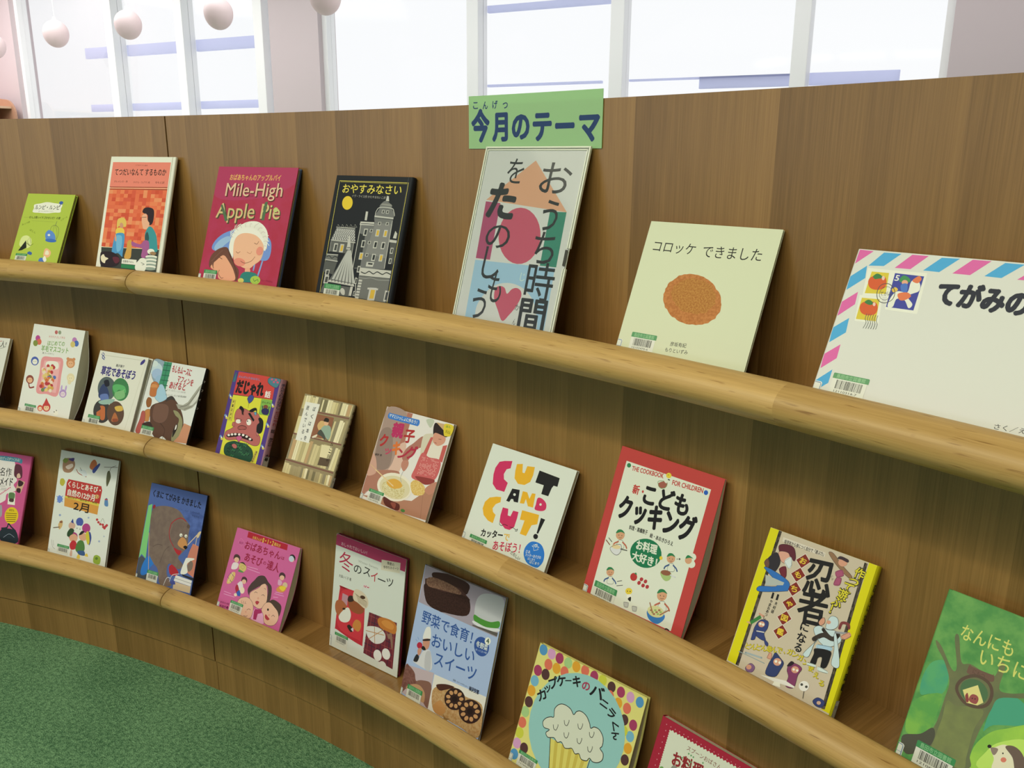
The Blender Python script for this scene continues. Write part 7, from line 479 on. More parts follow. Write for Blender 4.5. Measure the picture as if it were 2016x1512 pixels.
'ninja':{'b':'bfb495','s':'R','w':1388,'h':1925,'t':114,'o':[-0.6005,3.8768,0.6718],'y':0.1781,'l':0.4474,'i':[('P','cfc911',[0,1922,118,1925,138,172,8,175]),('P','cfc911',[1291,1925,1388,1924,1388,155,1293,157]),('P','3a352c',[119,1922,140,1922,140,1884,119,1884]),('P','4a4236',[140,1922,161,1922,161,1884,140,1884]),('P','2a261f',[119,1884,140,1884,140,1845,120,1845]),('P','3a352c',[140,1884,161,1884,161,1845,140,1845]),('P','3a352c',[120,1845,140,1845,141,1807,120,1807]),('P','5a5040',[140,1845,161,1845,162,1807,141,1807]),('P','4a4236',[120,1807,141,1807,141,1769,120,1769]),('P','2a261f',[141,1807,162,1807,162,1769,141,1769]),('P','2a261f',[120,1769,141,1769,141,1730,120,1731]),('P','3a352c',[141,1769,162,1769,162,1730,141,1730]),('P','2a261f',[120,1731,141,1730,142,1692,121,1692]),('P','4a4236',[141,1730,162,1730,162,1692,142,1692]),('P','5a5040',[121,1692,142,1692,142,1654,121,1654]),('P','4a4236',[142,1692,162,1692,163,1654,142,1654]),('P','3a352c',[121,1654,142,1654,142,1616,121,1616]),('P','5a5040',[142,1654,163,1654,163,1615,142,1616]),('P','2a261f',[121,1616,142,1616,142,1577,121,1577]),('P','3a352c',[142,1616,163,1615,163,1577,142,1577]),('P','4a4236',[121,1577,142,1577,143,1539,122,1539]),('P','2a261f',[142,1577,163,1577,164,1539,143,1539]),('P','3a352c',[122,1539,143,1539,143,1501,122,1501]),('P','2a261f',[143,1539,164,1539,164,1501,143,1501]),('P','4a4236',[122,1501,143,1501,143,1463,122,1463]),('P','2a261f',[143,1501,164,1501,164,1462,143,1463]),('P','4a4236',[122,1463,143,1463,143,1424,122,1425]),('P','3a352c',[143,1463,164,1462,164,1424,143,1424]),('P','5a5040',[122,1425,143,1424,144,1386,122,1386]),('P','2a261f',[143,1424,164,1424,165,1386,144,1386]),('P','3a352c',[122,1386,144,1386,144,1348,123,1348]),('P','3a352c',[144,1386,165,1386,165,1348,144,1348]),('P','5a5040',[123,1348,144,1348,144,1310,123,1310]),('P','2a261f',[144,1348,165,1348,165,1310,144,1310]),('P','4a4236',[123,1310,144,1310,144,1272,123,1272]),('P','5a5040',[144,1310,165,1310,166,1271,144,1272]),('P','3a352c',[123,1272,144,1272,145,1234,123,1234]),('P','2a261f',[144,1272,166,1271,166,1233,145,1234]),('P','5a5040',[123,1234,145,1234,145,1196,124,1196]),('P','4a4236',[145,1234,166,1233,166,1195,145,1196]),('P','2a261f',[124,1196,145,1196,145,1157,124,1158]),('P','2a261f',[145,1196,166,1195,167,1157,145,1157]),('P','3a352c',[124,1158,145,1157,146,1119,124,1120]),('P','3a352c',[145,1157,167,1157,167,1119,146,1119]),('P','5a5040',[124,1120,146,1119,146,1081,124,1082]),('P','3a352c',[146,1119,167,1119,167,1081,146,1081]),('P','2a261f',[124,1082,146,1081,146,1043,125,1044]),('P','2a261f',[146,1081,167,1081,167,1043,146,1043]),('P','5a5040',[125,1044,146,1043,146,1005,125,1006]),('P','4a4236',[146,1043,167,1043,168,1005,146,1005]),('P','4a4236',[125,1006,146,1005,147,967,125,968]),('P','5a5040',[146,1005,168,1005,168,967,147,967]),('P','5a5040',[125,968,147,967,147,929,125,930]),('P','5a5040',[147,967,168,967,168,929,147,929]),('P','3a352c',[125,930,147,929,147,891,126,892]),('P','5a5040',[147,929,168,929,169,891,147,891]),('P','5a5040',[126,892,147,891,147,853,126,854]),('P','3a352c',[147,891,169,891,169,853,147,853]),('P','2a261f',[126,854,147,853,148,815,126,816]),('P','2a261f',[147,853,169,853,169,815,148,815]),('P','2a261f',[126,816,148,815,148,777,126,778]),('P','4a4236',[148,815,169,815,169,777,148,777]),('P','4a4236',[126,778,148,777,148,739,127,740]),('P','2a261f',[148,777,169,777,170,739,148,739]),('P','5a5040',[127,740,148,739,149,701,127,702]),('P','4a4236',[148,739,170,739,170,701,149,701]),('P','3a352c',[127,702,149,701,149,663,127,664]),('P','5a5040',[149,701,170,701,170,663,149,663]),('P','4a4236',[127,664,149,663,149,625,127,626]),('P','4a4236',[149,663,170,663,171,625,149,625]),('P','3a352c',[127,626,149,625,149,588,128,588]),('P','4a4236',[149,625,171,625,171,587,149,588]),('P','5a5040',[128,588,149,588,150,550,128,550]),('P','3a352c',[149,588,171,587,171,549,150,550]),('P','4a4236',[128,550,150,550,150,512,128,512]),('P','4a4236',[150,550,171,549,171,511,150,512]),('P','4a4236',[128,512,150,512,150,474,128,475]),('P','3a352c',[150,512,171,511,172,473,150,474]),('P','4a4236',[128,475,150,474,150,436,129,437]),('P','4a4236',[150,474,172,473,172,436,150,436]),('P','2a261f',[129,437,150,436,151,398,129,399]),('P','4a4236',[150,436,172,436,172,398,151,398]),('P','3a352c',[129,399,151,398,151,361,129,361]),('P','5a5040',[151,398,172,398,173,360,151,361]),('P','2a261f',[129,361,151,361,151,323,129,323]),('P','4a4236',[151,361,173,360,173,322,151,323]),('P','4a4236',[129,323,151,323,151,285,130,286]),('P','5a5040',[151,323,173,322,173,284,151,285]),('P','3a352c',[130,286,151,285,152,247,130,248]),('P','3a352c',[151,285,173,284,173,247,152,247]),('P','3a352c',[130,248,152,247,152,209,130,210]),('P','2a261f',[152,247,173,247,174,209,152,209]),('P','2a261f',[130,210,152,209,152,172,130,172]),('P','5a5040',[152,209,174,209,174,171,152,172]),('P','2a261f',[1241,1909,1260,1909,1261,1870,1242,1871]),('P','5a5040',[1260,1909,1280,1908,1281,1869,1261,1870]),('P','4a4236',[1242,1871,1261,1870,1262,1832,1243,1833]),('P','3a352c',[1261,1870,1281,1869,1282,1831,1262,1832]),('P','3a352c',[1243,1833,1262,1832,1263,1794,1244,1794]),('P','3a352c',[1262,1832,1282,1831,1283,1793,1263,1794]),('P','2a261f',[1244,1794,1263,1794,1265,1756,1245,1756]),('P','3a352c',[1263,1794,1283,1793,1284,1755,1265,1756]),('P','5a5040',[1245,1756,1265,1756,1266,1718,1246,1718]),('P','3a352c',[1265,1756,1284,1755,1285,1717,1266,1718]),('P','3a352c',[1246,1718,1266,1718,1267,1679,1247,1680]),('P','4a4236',[1266,1718,1285,1717,1286,1679,1267,1679]),('P','4a4236',[1247,1680,1267,1679,1268,1641,1248,1641]),('P','3a352c',[1267,1679,1286,1679,1287,1641,1268,1641]),('P','5a5040',[1248,1641,1268,1641,1269,1603,1249,1603]),('P','3a352c',[1268,1641,1287,1641,1289,1603,1269,1603]),('P','4a4236',[1249,1603,1269,1603,1270,1565,1250,1565]),('P','3a352c',[1269,1603,1289,1603,1290,1565,1270,1565]),('P','3a352c',[1250,1565,1270,1565,1271,1527,1251,1527]),('P','5a5040',[1270,1565,1290,1565,1291,1528,1271,1527]),('P','3a352c',[1251,1527,1271,1527,1272,1489,1252,1489]),('P','4a4236',[1271,1527,1291,1528,1292,1490,1272,1489]),('P','3a352c',[1252,1489,1272,1489,1273,1451,1253,1451]),('P','5a5040',[1272,1489,1292,1490,1293,1452,1273,1451]),('P','3a352c',[1253,1451,1273,1451,1274,1413,1254,1412]),('P','5a5040',[1273,1451,1293,1452,1294,1414,1274,1413]),('P','2a261f',[1254,1412,1274,1413,1275,1375,1255,1374]),('P','4a4236',[1274,1413,1294,1414,1295,1376,1275,1375]),('P','5a5040',[1255,1374,1275,1375,1276,1337,1256,1336]),('P','3a352c',[1275,1375,1295,1376,1296,1338,1276,1337]),('P','2a261f',[1256,1336,1276,1337,1277,1299,1257,1298]),('P','5a5040',[1276,1337,1296,1338,1297,1300,1277,1299]),('P','3a352c',[1257,1298,1277,1299,1278,1261,1258,1260]),('P','5a5040',[1277,1299,1297,1300,1298,1263,1278,1261]),('P','2a261f',[1258,1260,1278,1261,1279,1224,1259,1222]),('P','3a352c',[1278,1261,1298,1263,1299,1225,1279,1224]),('P','3a352c',[1259,1222,1279,1224,1280,1186,1260,1184]),('P','3a352c',[1279,1224,1299,1225,1300,1187,1280,1186]),('P','5a5040',[1260,1184,1280,1186,1281,1148,1261,1146]),('P','4a4236',[1280,1186,1300,1187,1301,1149,1281,1148]),('P','4a4236',[1261,1146,1281,1148,1282,1110,1263,1108]),('P','2a261f',[1281,1148,1301,1149,1302,1112,1282,1110]),('P','4a4236',[1263,1108,1282,1110,1283,1072,1264,1070]),('P','4a4236',[1282,1110,1302,1112,1303,1074,1283,1072]),('P','2a261f',[1264,1070,1283,1072,1284,1034,1265,1032]),('P','2a261f',[1283,1072,1303,1074,1304,1036,1284,1034]),('P','5a5040',[1265,1032,1284,1034,1286,997,1266,994]),('P','5a5040',[1284,1034,1304,1036,1305,999,1286,997]),('P','5a5040',[1266,994,1286,997,1287,959,1267,957]),('P','3a352c',[1286,997,1305,999,1306,961,1287,959]),('P','2a261f',[1267,957,1287,959,1288,921,1268,919]),('P','4a4236',[1287,959,1306,961,1307,924,1288,921]),('P','2a261f',[1268,919,1288,921,1289,883,1269,881]),('P','4a4236',[1288,921,1307,924,1308,886,1289,883]),('P','2a261f',[1269,881,1289,883,1290,846,1270,843]),('P','3a352c',[1289,883,1308,886,1310,848,1290,846]),('P','3a352c',[1270,843,1290,846,1291,808,1271,805]),('P','4a4236',[1290,846,1310,848,1311,811,1291,808]),('P','5a5040',[1271,805,1291,808,1292,770,1272,767]),('P','2a261f',[1291,808,1311,811,1312,773,1292,770]),('P','5a5040',[1272,767,1292,770,1293,733,1273,730]),('P','4a4236',[1292,770,1312,773,1313,736,1293,733]),('P','4a4236',[1273,730,1293,733,1294,695,1274,692]),('P','3a352c',[1293,733,1313,736,1314,698,1294,695]),('P','3a352c',[1274,692,1294,695,1295,658,1275,654]),('P','2a261f',[1294,695,1314,698,1315,661,1295,658]),('P','2a261f',[1275,654,1295,658,1296,620,1276,616]),('P','2a261f',[1295,658,1315,661,1316,623,1296,620]),('P','4a4236',[1276,616,1296,620,1297,582,1277,579]),('P','4a4236',[1296,620,1316,623,1317,586,1297,582]),('P','3a352c',[1277,579,1297,582,1298,545,1278,541]),('P','3a352c',[1297,582,1317,586,1318,549,1298,545]),('P','2a261f',[1278,541,1298,545,1299,507,1279,503]),('P','4a4236',[1298,545,1318,549,1319,511,1299,507]),('P','3a352c',[1279,503,1299,507,1300,470,1280,466]),('P','3a352c',[1299,507,1319,511,1320,474,1300,470]),('P','2a261f',[1280,466,1300,470,1301,432,1281,428]),('P','4a4236',[1300,470,1320,474,1321,436,1301,432]),('P','2a261f',[1281,428,1301,432,1302,395,1282,391]),('P','4a4236',[1301,432,1321,436,1322,399,1302,395]),('P','2a261f',[1282,391,1302,395,1303,357,1283,353]),('P','3a352c',[1302,395,1322,399,1323,362,1303,357]),('P','4a4236',[1283,353,1303,357,1304,320,1284,316]),('P','2a261f',[1303,357,1323,362,1324,324,1304,320]),('P','5a5040',[1284,316,1304,320,1305,283,1285,278]),('P','3a352c',[1304,320,1324,324,1325,287,1305,283]),('P','4a4236',[1285,278,1305,283,1306,245,1286,240]),('P','3a352c',[1305,283,1325,287,1326,250,1306,245]),('P','5a5040',[1286,240,1306,245,1307,208,1287,203]),('P','2a261f',[1306,245,1326,250,1327,213,1307,208]),('P','5a5040',[1287,203,1307,208,1308,170,1288,165]),('P','5a5040',[1307,208,1327,213,1328,175,1308,170]),('P','cfc8ae',[201,1862,768,1859,774,1807,206,1810]),('T','低学年から身につく自分で「遊ぶ力」','33302a',231,1819,757,1835,44,0.03),('P','d8cdb8',[538,1770,637,1693,548,1575,441,1653]),('P','7a2a22',[540,1761,627,1691,545,1584,451,1656]),('T','お','d8bd3a',496,1672,583,1673,75,0.04),('P','d8cdb8',[531,1592,630,1516,541,1397,434,1473]),('P','7a2a22',[533,1583,620,1514,538,1406,444,1477]),('T','も','d8bd3a',489,1494,576,1496,75,0.04),('P','d8cdb8',[539,1415,637,1340,549,1220,442,1295]),('P','7a2a22',[540,1405,627,1337,546,1229,452,1299]),('T','ち','d8bd3a',497,1316,583,1319,75,0.04),('P','d8cdb8',[542,1230,640,1157,552,1036,445,1110]),('P','7a2a22',[543,1221,630,1155,548,1045,455,1114]),('T','ゃ','d8bd3a',500,1132,586,1135,75,0.04),('P','d8cdb8',[538,1043,636,970,548,849,442,921]),('P','7a2a22',[540,1033,626,968,545,857,451,925]),('T','図','d8bd3a',496,943,583,948,75,0.04),('P','d8cdb8',[545,869,642,798,555,676,448,746]),('P','7a2a22',[546,860,633,796,552,685,458,750]),('T','鑑','d8bd3a',503,770,589,775,75,0.04),('T','忍','1b1b1c',612,1526,959,1573,433,0.03),('T','者','1b1b1c',644,1164,1007,1227,399,0.03),('T','に','1b1b1c',758,940,864,948,102,0.04),('T','な','1b1b1c',760,806,873,821,114,0.04),('T','る','1b1b1c',767,688,860,696,105,0.04),('T','にん','3a3a34',927,1628,958,1586,32,0.0),('T','じゃ','3a3a34',935,1197,960,1154,28,0.0),('V','木村研','1b1b1c',382,1067,372,959,43,0.03),('V','やまねあつし','1b1b1c',315,1066,304,850,40,0.03),('P','1b1b1c',[360,1180,386,1181,389,1110,361,1106]),('P','1b1b1c',[294,1177,320,1177,324,1105,295,1100]),('T','作','3a3520',1164,1773,1294,1763,131,0.09),('T','作','cfc531',1167,1774,1288,1764,118,0.03),('T','っ','3a3520',1127,1673,1258,1664,131,0.09),('T','っ','cfc531',1130,1675,1252,1665,119,0.03),('T','て','3a3520',1090,1574,1222,1565,131,0.09),('T','て','cfc531',1093,1575,1215,1566,119,0.03),('T','遊','3a3520',1053,1473,1186,1466,131,0.09),('T','遊','cfc531',1056,1474,1179,1467,119,0.03),('T','ぶ','3a3520',1016,1372,1149,1366,132,0.09),('T','ぶ','cfc531',1019,1374,1142,1367,119,0.03),('T','！','3a3520',979,1271,1112,1266,132,0.09),('T','！','cfc531',982,1272,1105,1266,119,0.03),('T','ど','8a7a1c',174,443,254,447,73,0.07),('T','ど','d2c62e',176,444,248,448,66,0.02),('T','ん','8a7a1c',242,464,321,468,72,0.07),('T','ん','d2c62e',244,465,315,468,66,0.02),('T','ど','8a7a1c',309,485,388,488,72,0.07),('T','ど','d2c62e',311,486,382,489,66,0.02),('T','ん','8a7a1c',376,505,453,509,72,0.07),('T','ん','d2c62e',377,506,448,509,65,0.02),('T','遊','8a7a1c',442,526,519,529,71,0.07),('T','遊','d2c62e',443,526,513,530,65,0.02),('T','ん','8a7a1c',507,546,583,549,71,0.07),('T','ん','d2c62e',509,546,578,550,65,0.02),('T','で','8a7a1c',572,566,647,569,71,0.07),('T','で','d2c62e',573,566,642,569,64,0.02),('T','、','8a7a1c',636,585,711,588,71,0.07),('T','、','d2c62e',638,586,705,589,64,0.02),('T','ガ','8a7a1c',702,599,776,602,70,0.07),('T','ガ','d2c62e',703,600,770,602,64,0.02),('T','ン','8a7a1c',771,600,845,603,70,0.07),('T','ン','d2c62e',773,601,839,604,64,0.02),('T','ガ','8a7a1c',844,589,917,592,70,0.07),('T','ガ','d2c62e',846,590,912,593,63,0.02),('T','ン','8a7a1c',921,566,993,569,69,0.07),('T','ン','d2c62e',922,567,987,570,63,0.02),('T','使','8a7a1c',1000,532,1072,535,69,0.07),('T','使','d2c62e',1002,532,1066,535,62,0.02),('T','え','8a7a1c',1083,486,1153,489,68,0.07),('T','え','d2c62e',1085,486,1148,489,62,0.02),('T','る','8a7a1c',1169,428,1238,432,68,0.07),('T','る','d2c62e',1170,429,1233,432,62,0.02),('S','5a2430',[182,1744,260,1789,373,1785,435,1685,427,1630,335,1684,230,1664]),('O','35302c',4,[182,1744,260,1789,373,1785,435,1685,427,1630,335,1684,230,1664]),('S','cf9c80',[207,1673,329,1699,378,1612,321,1565,257,1586]),('O','35302c',4,[207,1673,329,1699,378,1612,321,1565,257,1586]),('S','c9d4d8',[313,1588,378,1665,419,1575,392,1522]),('O','35302c',4,[313,1588,378,1665,419,1575,392,1522]),('S','2c2a2e',[83,1487,134,1612,196,1652,268,1555,240,1422,162,1375]),('O','35302c',4,[83,1487,134,1612,196,1652,268,1555,240,1422,162,1375]),('S','6a4a3a',[66,1481,92,1544,140,1490,126,1423]),('O','35302c',4,[66,1481,92,1544,140,1490,126,1423]),('S','6a2430',[279,1471,351,1533,397,1428,367,1382]),('O','35302c',4,[279,1471,351,1533,397,1428,367,1382]),('S','2f6aa8',[89,1419,199,1433,443,1376,475,1285,434,1244,120,1121,106,1186,328,1281]),('O','35302c',4,[89,1419,199,1433,443,1376,475,1285,434,1244,120,1121,106,1186,328,1281]),('P','a9b0a0',[134,1347,399,1342,394,1306,179,1223]),('P','3a7a3a',[128,728,234,860,264,829,164,708]),('P','c9a070',[85,711,136,732,157,702]),('Z','c99474',23,[221,868,281,861]),('S','33406e',[222,628,223,733,270,813,360,825,379,746,360,669,403,602,332,588]),('O','35302c',4,[222,628,223,733,270,813,360,825,379,746,360,669,403,602,332,588]),('E','c99474',[289,761,40,17,12,-33]),('E','e2e2d8',[274,761,15,6,5,-14]),('E','e2e2d8',[310,766,15,6,5,-14]),('S','33406e',[217,643,256,642,267,560,223,532,217,565]),('O','35302c',4,[217,643,256,642,267,560,223,532,217,565]),('S','33406e',[381,609,446,586,451,545,411,553]),('O','35302c',4,[381,609,446,586,451,545,411,553]),('L','c9c4b0',13,[258,661,351,683]),('S','bcd0da',[1046,1110,1072,1187,1145,1192,1179,1116,1135,1049,1056,1032]),('O','35302c',4,[1046,1110,1072,1187,1145,1192,1179,1116,1135,1049,1056,1032]),('E','c99474',[1064,1109,24,10,7,-20]),('S','bcd0da',[921,975,971,1029,1076,1024,1169,1047,1251,1000,1255,937,1153,844,1050,848,961,909]),('O','35302c',4,[921,975,971,1029,1076,1024,1169,1047,1251,1000,1255,937,1153,844,1050,848,961,909]),('Z','3a342c',53,[961,859,1051,947,1168,949,1212,1016]),('Z','3a342c',41,[1031,1005,1115,958,1202,947]),('S','c99474',[952,1063,974,1122,1004,1134,1021,1083,986,1036]),('O','35302c',4,[952,1063,974,1122,1004,1134,1021,1083,986,1036]),('S','9fc0d0',[1025,821,1182,857,1182,808,1035,768]),('O','35302c',4,[1025,821,1182,857,1182,808,1035,768]),('S','1b1b1c',[1010,765,1182,808,1206,737,1195,619,1137,592,1118,698,1074,678,1068,594,1007,574,1015,701]),('O','35302c',4,[1010,765,1182,808,1206,737,1195,619,1137,592,1118,698,1074,678,1068,594,1007,574,1015,701]),('S','c9d8dc',[979,578,1068,594,1078,565,980,550]),('O','35302c',4,[979,578,1068,594,1078,565,980,550]),('S','c9d8dc',[1113,589,1224,583,1224,559,1120,543]),('O','35302c',4,[1113,589,1224,583,1224,559,1120,543]),('S','bcd0da',[1026,920,985,837,965,646,894,648,975,816]),('O','35302c',4,[1026,920,985,837,965,646,894,648,975,816]),('S','bcd0da',[1168,998,1202,996,1334,698,1244,673,1221,841]),('O','35302c',4,[1168,998,1202,996,1334,698,1244,673,1221,841]),('Z','7a3a38',31,[1203,1094,1213,1163,1283,1176,1304,1137]),('L','8f9490',22,[1173,1033,1323,1080]),('S','c99474',[1246,1015,1318,1094,1353,1061,1301,998]),('O','35302c',4,[1246,1015,1318,1094,1353,1061,1301,998]),('S','8a6a4a',[808,1870,863,1886,1005,1790,1148,1711,1143,1676,1069,1698,925,1777]),('O','35302c',4,[808,1870,863,1886,1005,1790,1148,1711,1143,1676,1069,1698,925,1777]),('E','c99474',[1003,1823,51,19,15,-45]),('S','3a2a30',[932,1847,958,1882,1053,1874,1055,1842,985,1850]),('O','35302c',4,[932,1847,958,1882,1053,1874,1055,1842,985,1850]),('S','a0506a',[954,1688,1022,1738,1059,1678,989,1635]),('O','35302c',4,[954,1688,1022,1738,1059,1678,989,1635]),('S','a0506a',[989,1635,1047,1640,1049,1558,979,1539]),('O','35302c',4,[989,1635,1047,1640,1049,1558,979,1539]),('S','7a5a7a',[266,196,315,270,381,248,367,181,299,159]),('O','35302c',4,[266,196,315,270,381,248,367,181,299,159]),('E','c99474',[306,217,33,15,10,-27]),('L','8a9a90',10,[116,337,478,343]),('L','9aa8a0',23,[205,359,424,388]),('S','2f3c62',[531,350,552,445,571,521,647,487,707,447,694,357,657,256,536,234]),('O','35302c',4,[531,350,552,445,571,521,647,487,707,447,694,357,657,256,536,234]),('E','c99474',[628,428,47,21,15,-41]),('E','e2e2d8',[610,427,16,7,5,-15]),('E','e2e2d8',[659,434,16,7,5,-15]),('S','c99474',[489,416,499,490,533,488,545,425]),('O','35302c',4,[489,416,499,490,533,488,545,425]),('S','7a3a5a',[771,392,777,478,856,506,934,483,913,391,913,242,816,213,812,327]),('O','35302c',4,[771,392,777,478,856,506,934,483,913,391,913,242,816,213,812,327]),('E','c99474',[862,437,43,19,13,-37]),('E','e2e2d8',[846,433,14,6,5,-13]),('E','e2e2d8',[889,440,14,6,4,-13]),('S','2a1c24',[756,435,784,507,829,505,802,456]),('O','35302c',4,[756,435,784,507,829,505,802,456]),('P','dcdccc',[475,197,796,270,922,255,915,235,677,198]),('P','e2e2d6',[667,201,742,220,760,170,656,154]),('E','dcdccc',[1022,310,56,27,18,-54]),('E','4a4a40',[992,315,15,7,5,-14]),('E','4a4a40',[1051,315,15,7,5,-14]),('Z','5a5648',9,[1041,253,1053,178]),('S','33406e',[1169,201,1215,263,1303,250,1286,177,1214,166]),('O','35302c',4,[1169,201,1215,263,1303,250,1286,177,1214,166]),('E','c9a88a',[1241,212,23,11,7,-19])],'side':{'col':'#b3ac10','texts':[('忍者になるおもちゃ図鑑',20,150,'#1c1a12')],'sticker':1}},
'nanni':{'b':'4f8c48|6aa052|14','s':'L','w':2100,'h':1972,'t':100,'o':[-0.3498,3.9119,0.6718],'y':0.112,'l':0.403,'i':[('S','4a9a70|58a468|12',[62,1182,197,1246,267,1065,249,922,138,865,48,819,17,995]),('S','4a9c76',[744,1136,906,1207,1042,1126,1036,998,782,860,714,772]),('S','7ab04a|5a9a4a|10',[14,720,238,916,264,715,235,484,30,385]),('S','9cc84a|86b848|8',[689,354,681,573,765,761,891,881,1175,1048,1305,605,729,264]),('S','b5d860',[780,407,796,586,888,740,1119,868,1259,577]),('S','626c49|70744c|9',[28,1412,107,1367,263,1198,300,1242,194,1515,229,1545,328,1310,422,1328,645,1306,669,1460,720,1446,730,1219,834,1221,952,1281,965,1237,757,1130,721,982,684,756,671,489,692,346,335,138,268,462,286,646,286,887,278,1071,175,1236,62,1345]),('S','7c864e|6f774a|9',[315,875,416,874,587,951,667,928,633,728,647,450,641,316,345,304,319,503,323,692]),('S','4f5040',[18,338,173,436,265,554,312,486,283,336,125,179,41,227]),('S','6e5646',[404,1266,413,1324,440,1310,630,1318,643,1331,650,1250,429,1226]),('T','にもつ','5a4438',457,1273,573,1270,50,0.0),('O','5c4c3c',32,[365,1034,390,1153,498,1240,621,1229,683,1144,673,1022,587,951,469,942]),('E','4f6f48',[525,1083,128,-26,-31,-121]),('P','d8d080',[422,1050,540,1162,637,1023,594,970,492,947]),('S','8a4440',[461,1004,474,1043,507,975,490,953]),('S','94504a',[504,1026,525,1056,566,1058,587,1029,579,979,534,969,504,986]),('E','3a2a28',[530,1013,5,3,2,-6]),('E','3a2a28',[556,1020,5,3,2,-6]),('T','なんにも','ccd06a',235,1608,743,1638,162,0.012),('T','いちにち','ccd06a',476,1447,1079,1483,170,0.012),('S','dcd8b0',[799,652,843,657,924,734,1024,740,1097,681,1135,591,905,457,877,568]),('S','6a5a4c',[940,718,995,761,1065,751,1125,698,1200,592,1097,532,1027,654]),('E','2a2624',[810,652,17,9,5,-16]),('S','8a7a68',[824,646,886,669,881,609,857,595]),('E','2a2624',[938,651,6,3,2,-8]),('E','cf7a60',[960,596,23,13,7,-22])],'lab':[170,370,401,72,193,'12108322'],'st':[-19,255,65,165]},
'p0':{'b':'c2557f','s':'R','w':1800,'h':2440,'t':71,'o':[-2.4741,3.0434,0.3046],'y':0.677,'l':0.3552,'i':[('S','dcd8cc',[501,2157,960,2290,1206,2274,1301,2120,1320,1911,1439,1776,1349,1644,1459,1509,1168,1380,1130,1194,736,1139]),('S','4a8fa0',[706,2335,1430,2347,1491,2219,1335,2239,729,2231]),('T','名作のグッズがつくれる！','d6e0dc',596,2275,1421,2301,78,0.03),('T','名作','262626',799,1929,1207,1951,215,0.01),('T','メイド','262626',857,1676,1300,1716,214,0.03),('L','6a6a66',9,[885,1553,1064,1570]),('L','6a6a66',9,[938,1499,1116,1517]),('L','6a6a66',9,[923,1461,1101,1479]),('S','5a2c38',[1308,2181,1515,2147,1581,1855,1341,1854,1282,2027]),('S','cfae90',[1406,1922,1477,1962,1539,1865,1426,1835]),('P','c9a480',[1494,1799,1720,1768,1631,1457,1440,1506]),('S','3a2226',[1497,1784,1665,1746,1627,1651,1511,1636]),('S','3a2226',[1485,1572,1604,1574,1608,1469,1485,1483]),('E','c86a80',[952,1350,20,3,5,-20]),('E','c86a80',[994,1380,20,3,5,-20]),('E','c86a80',[1036,1410,20,3,5,-20]),('E','c86a80',[1077,1440,20,3,5,-20]),('E','c86a80',[1119,1469,20,3,5,-20]),('E','c86a80',[1161,1499,20,3,5,-20]),('E','c86a80',[1202,1529,20,3,5,-20]),('E','c86a80',[1244,1558,20,3,5,-20]),('P','e2e0d4',[1213,1446,1450,1463,1505,1132,1251,1121]),('S','5a7a4a',[1247,1420,1429,1430,1439,1282,1265,1273]),('S','4a3a34',[1292,1276,1431,1281,1428,1205,1297,1202]),('E','d8bc22',[1449,850,235,9,8,-220]),('L','5a4a14',15,[1248,887,1616,921]),('L','5a4a14',15,[1268,835,1616,871]),('L','5a4a14',15,[1288,784,1615,820]),('L','5a4a14',15,[1307,733,1615,769]),('L','5a4a14',15,[1327,683,1614,719]),('T','本文も','5a4a14',1339,983,1517,991,59,0.02),('S','1f2c30',[1179,452,1669,495,1790,188,1246,157]),('Z','1f2c30',41,[1192,483,1363,524,1399,628,1492,573,1560,538,1672,481]),('Z','9aa8ac',9,[1303,261,1477,377,1669,317]),('S','9a9a94',[934,986,1058,1064,1118,802,988,753])]},
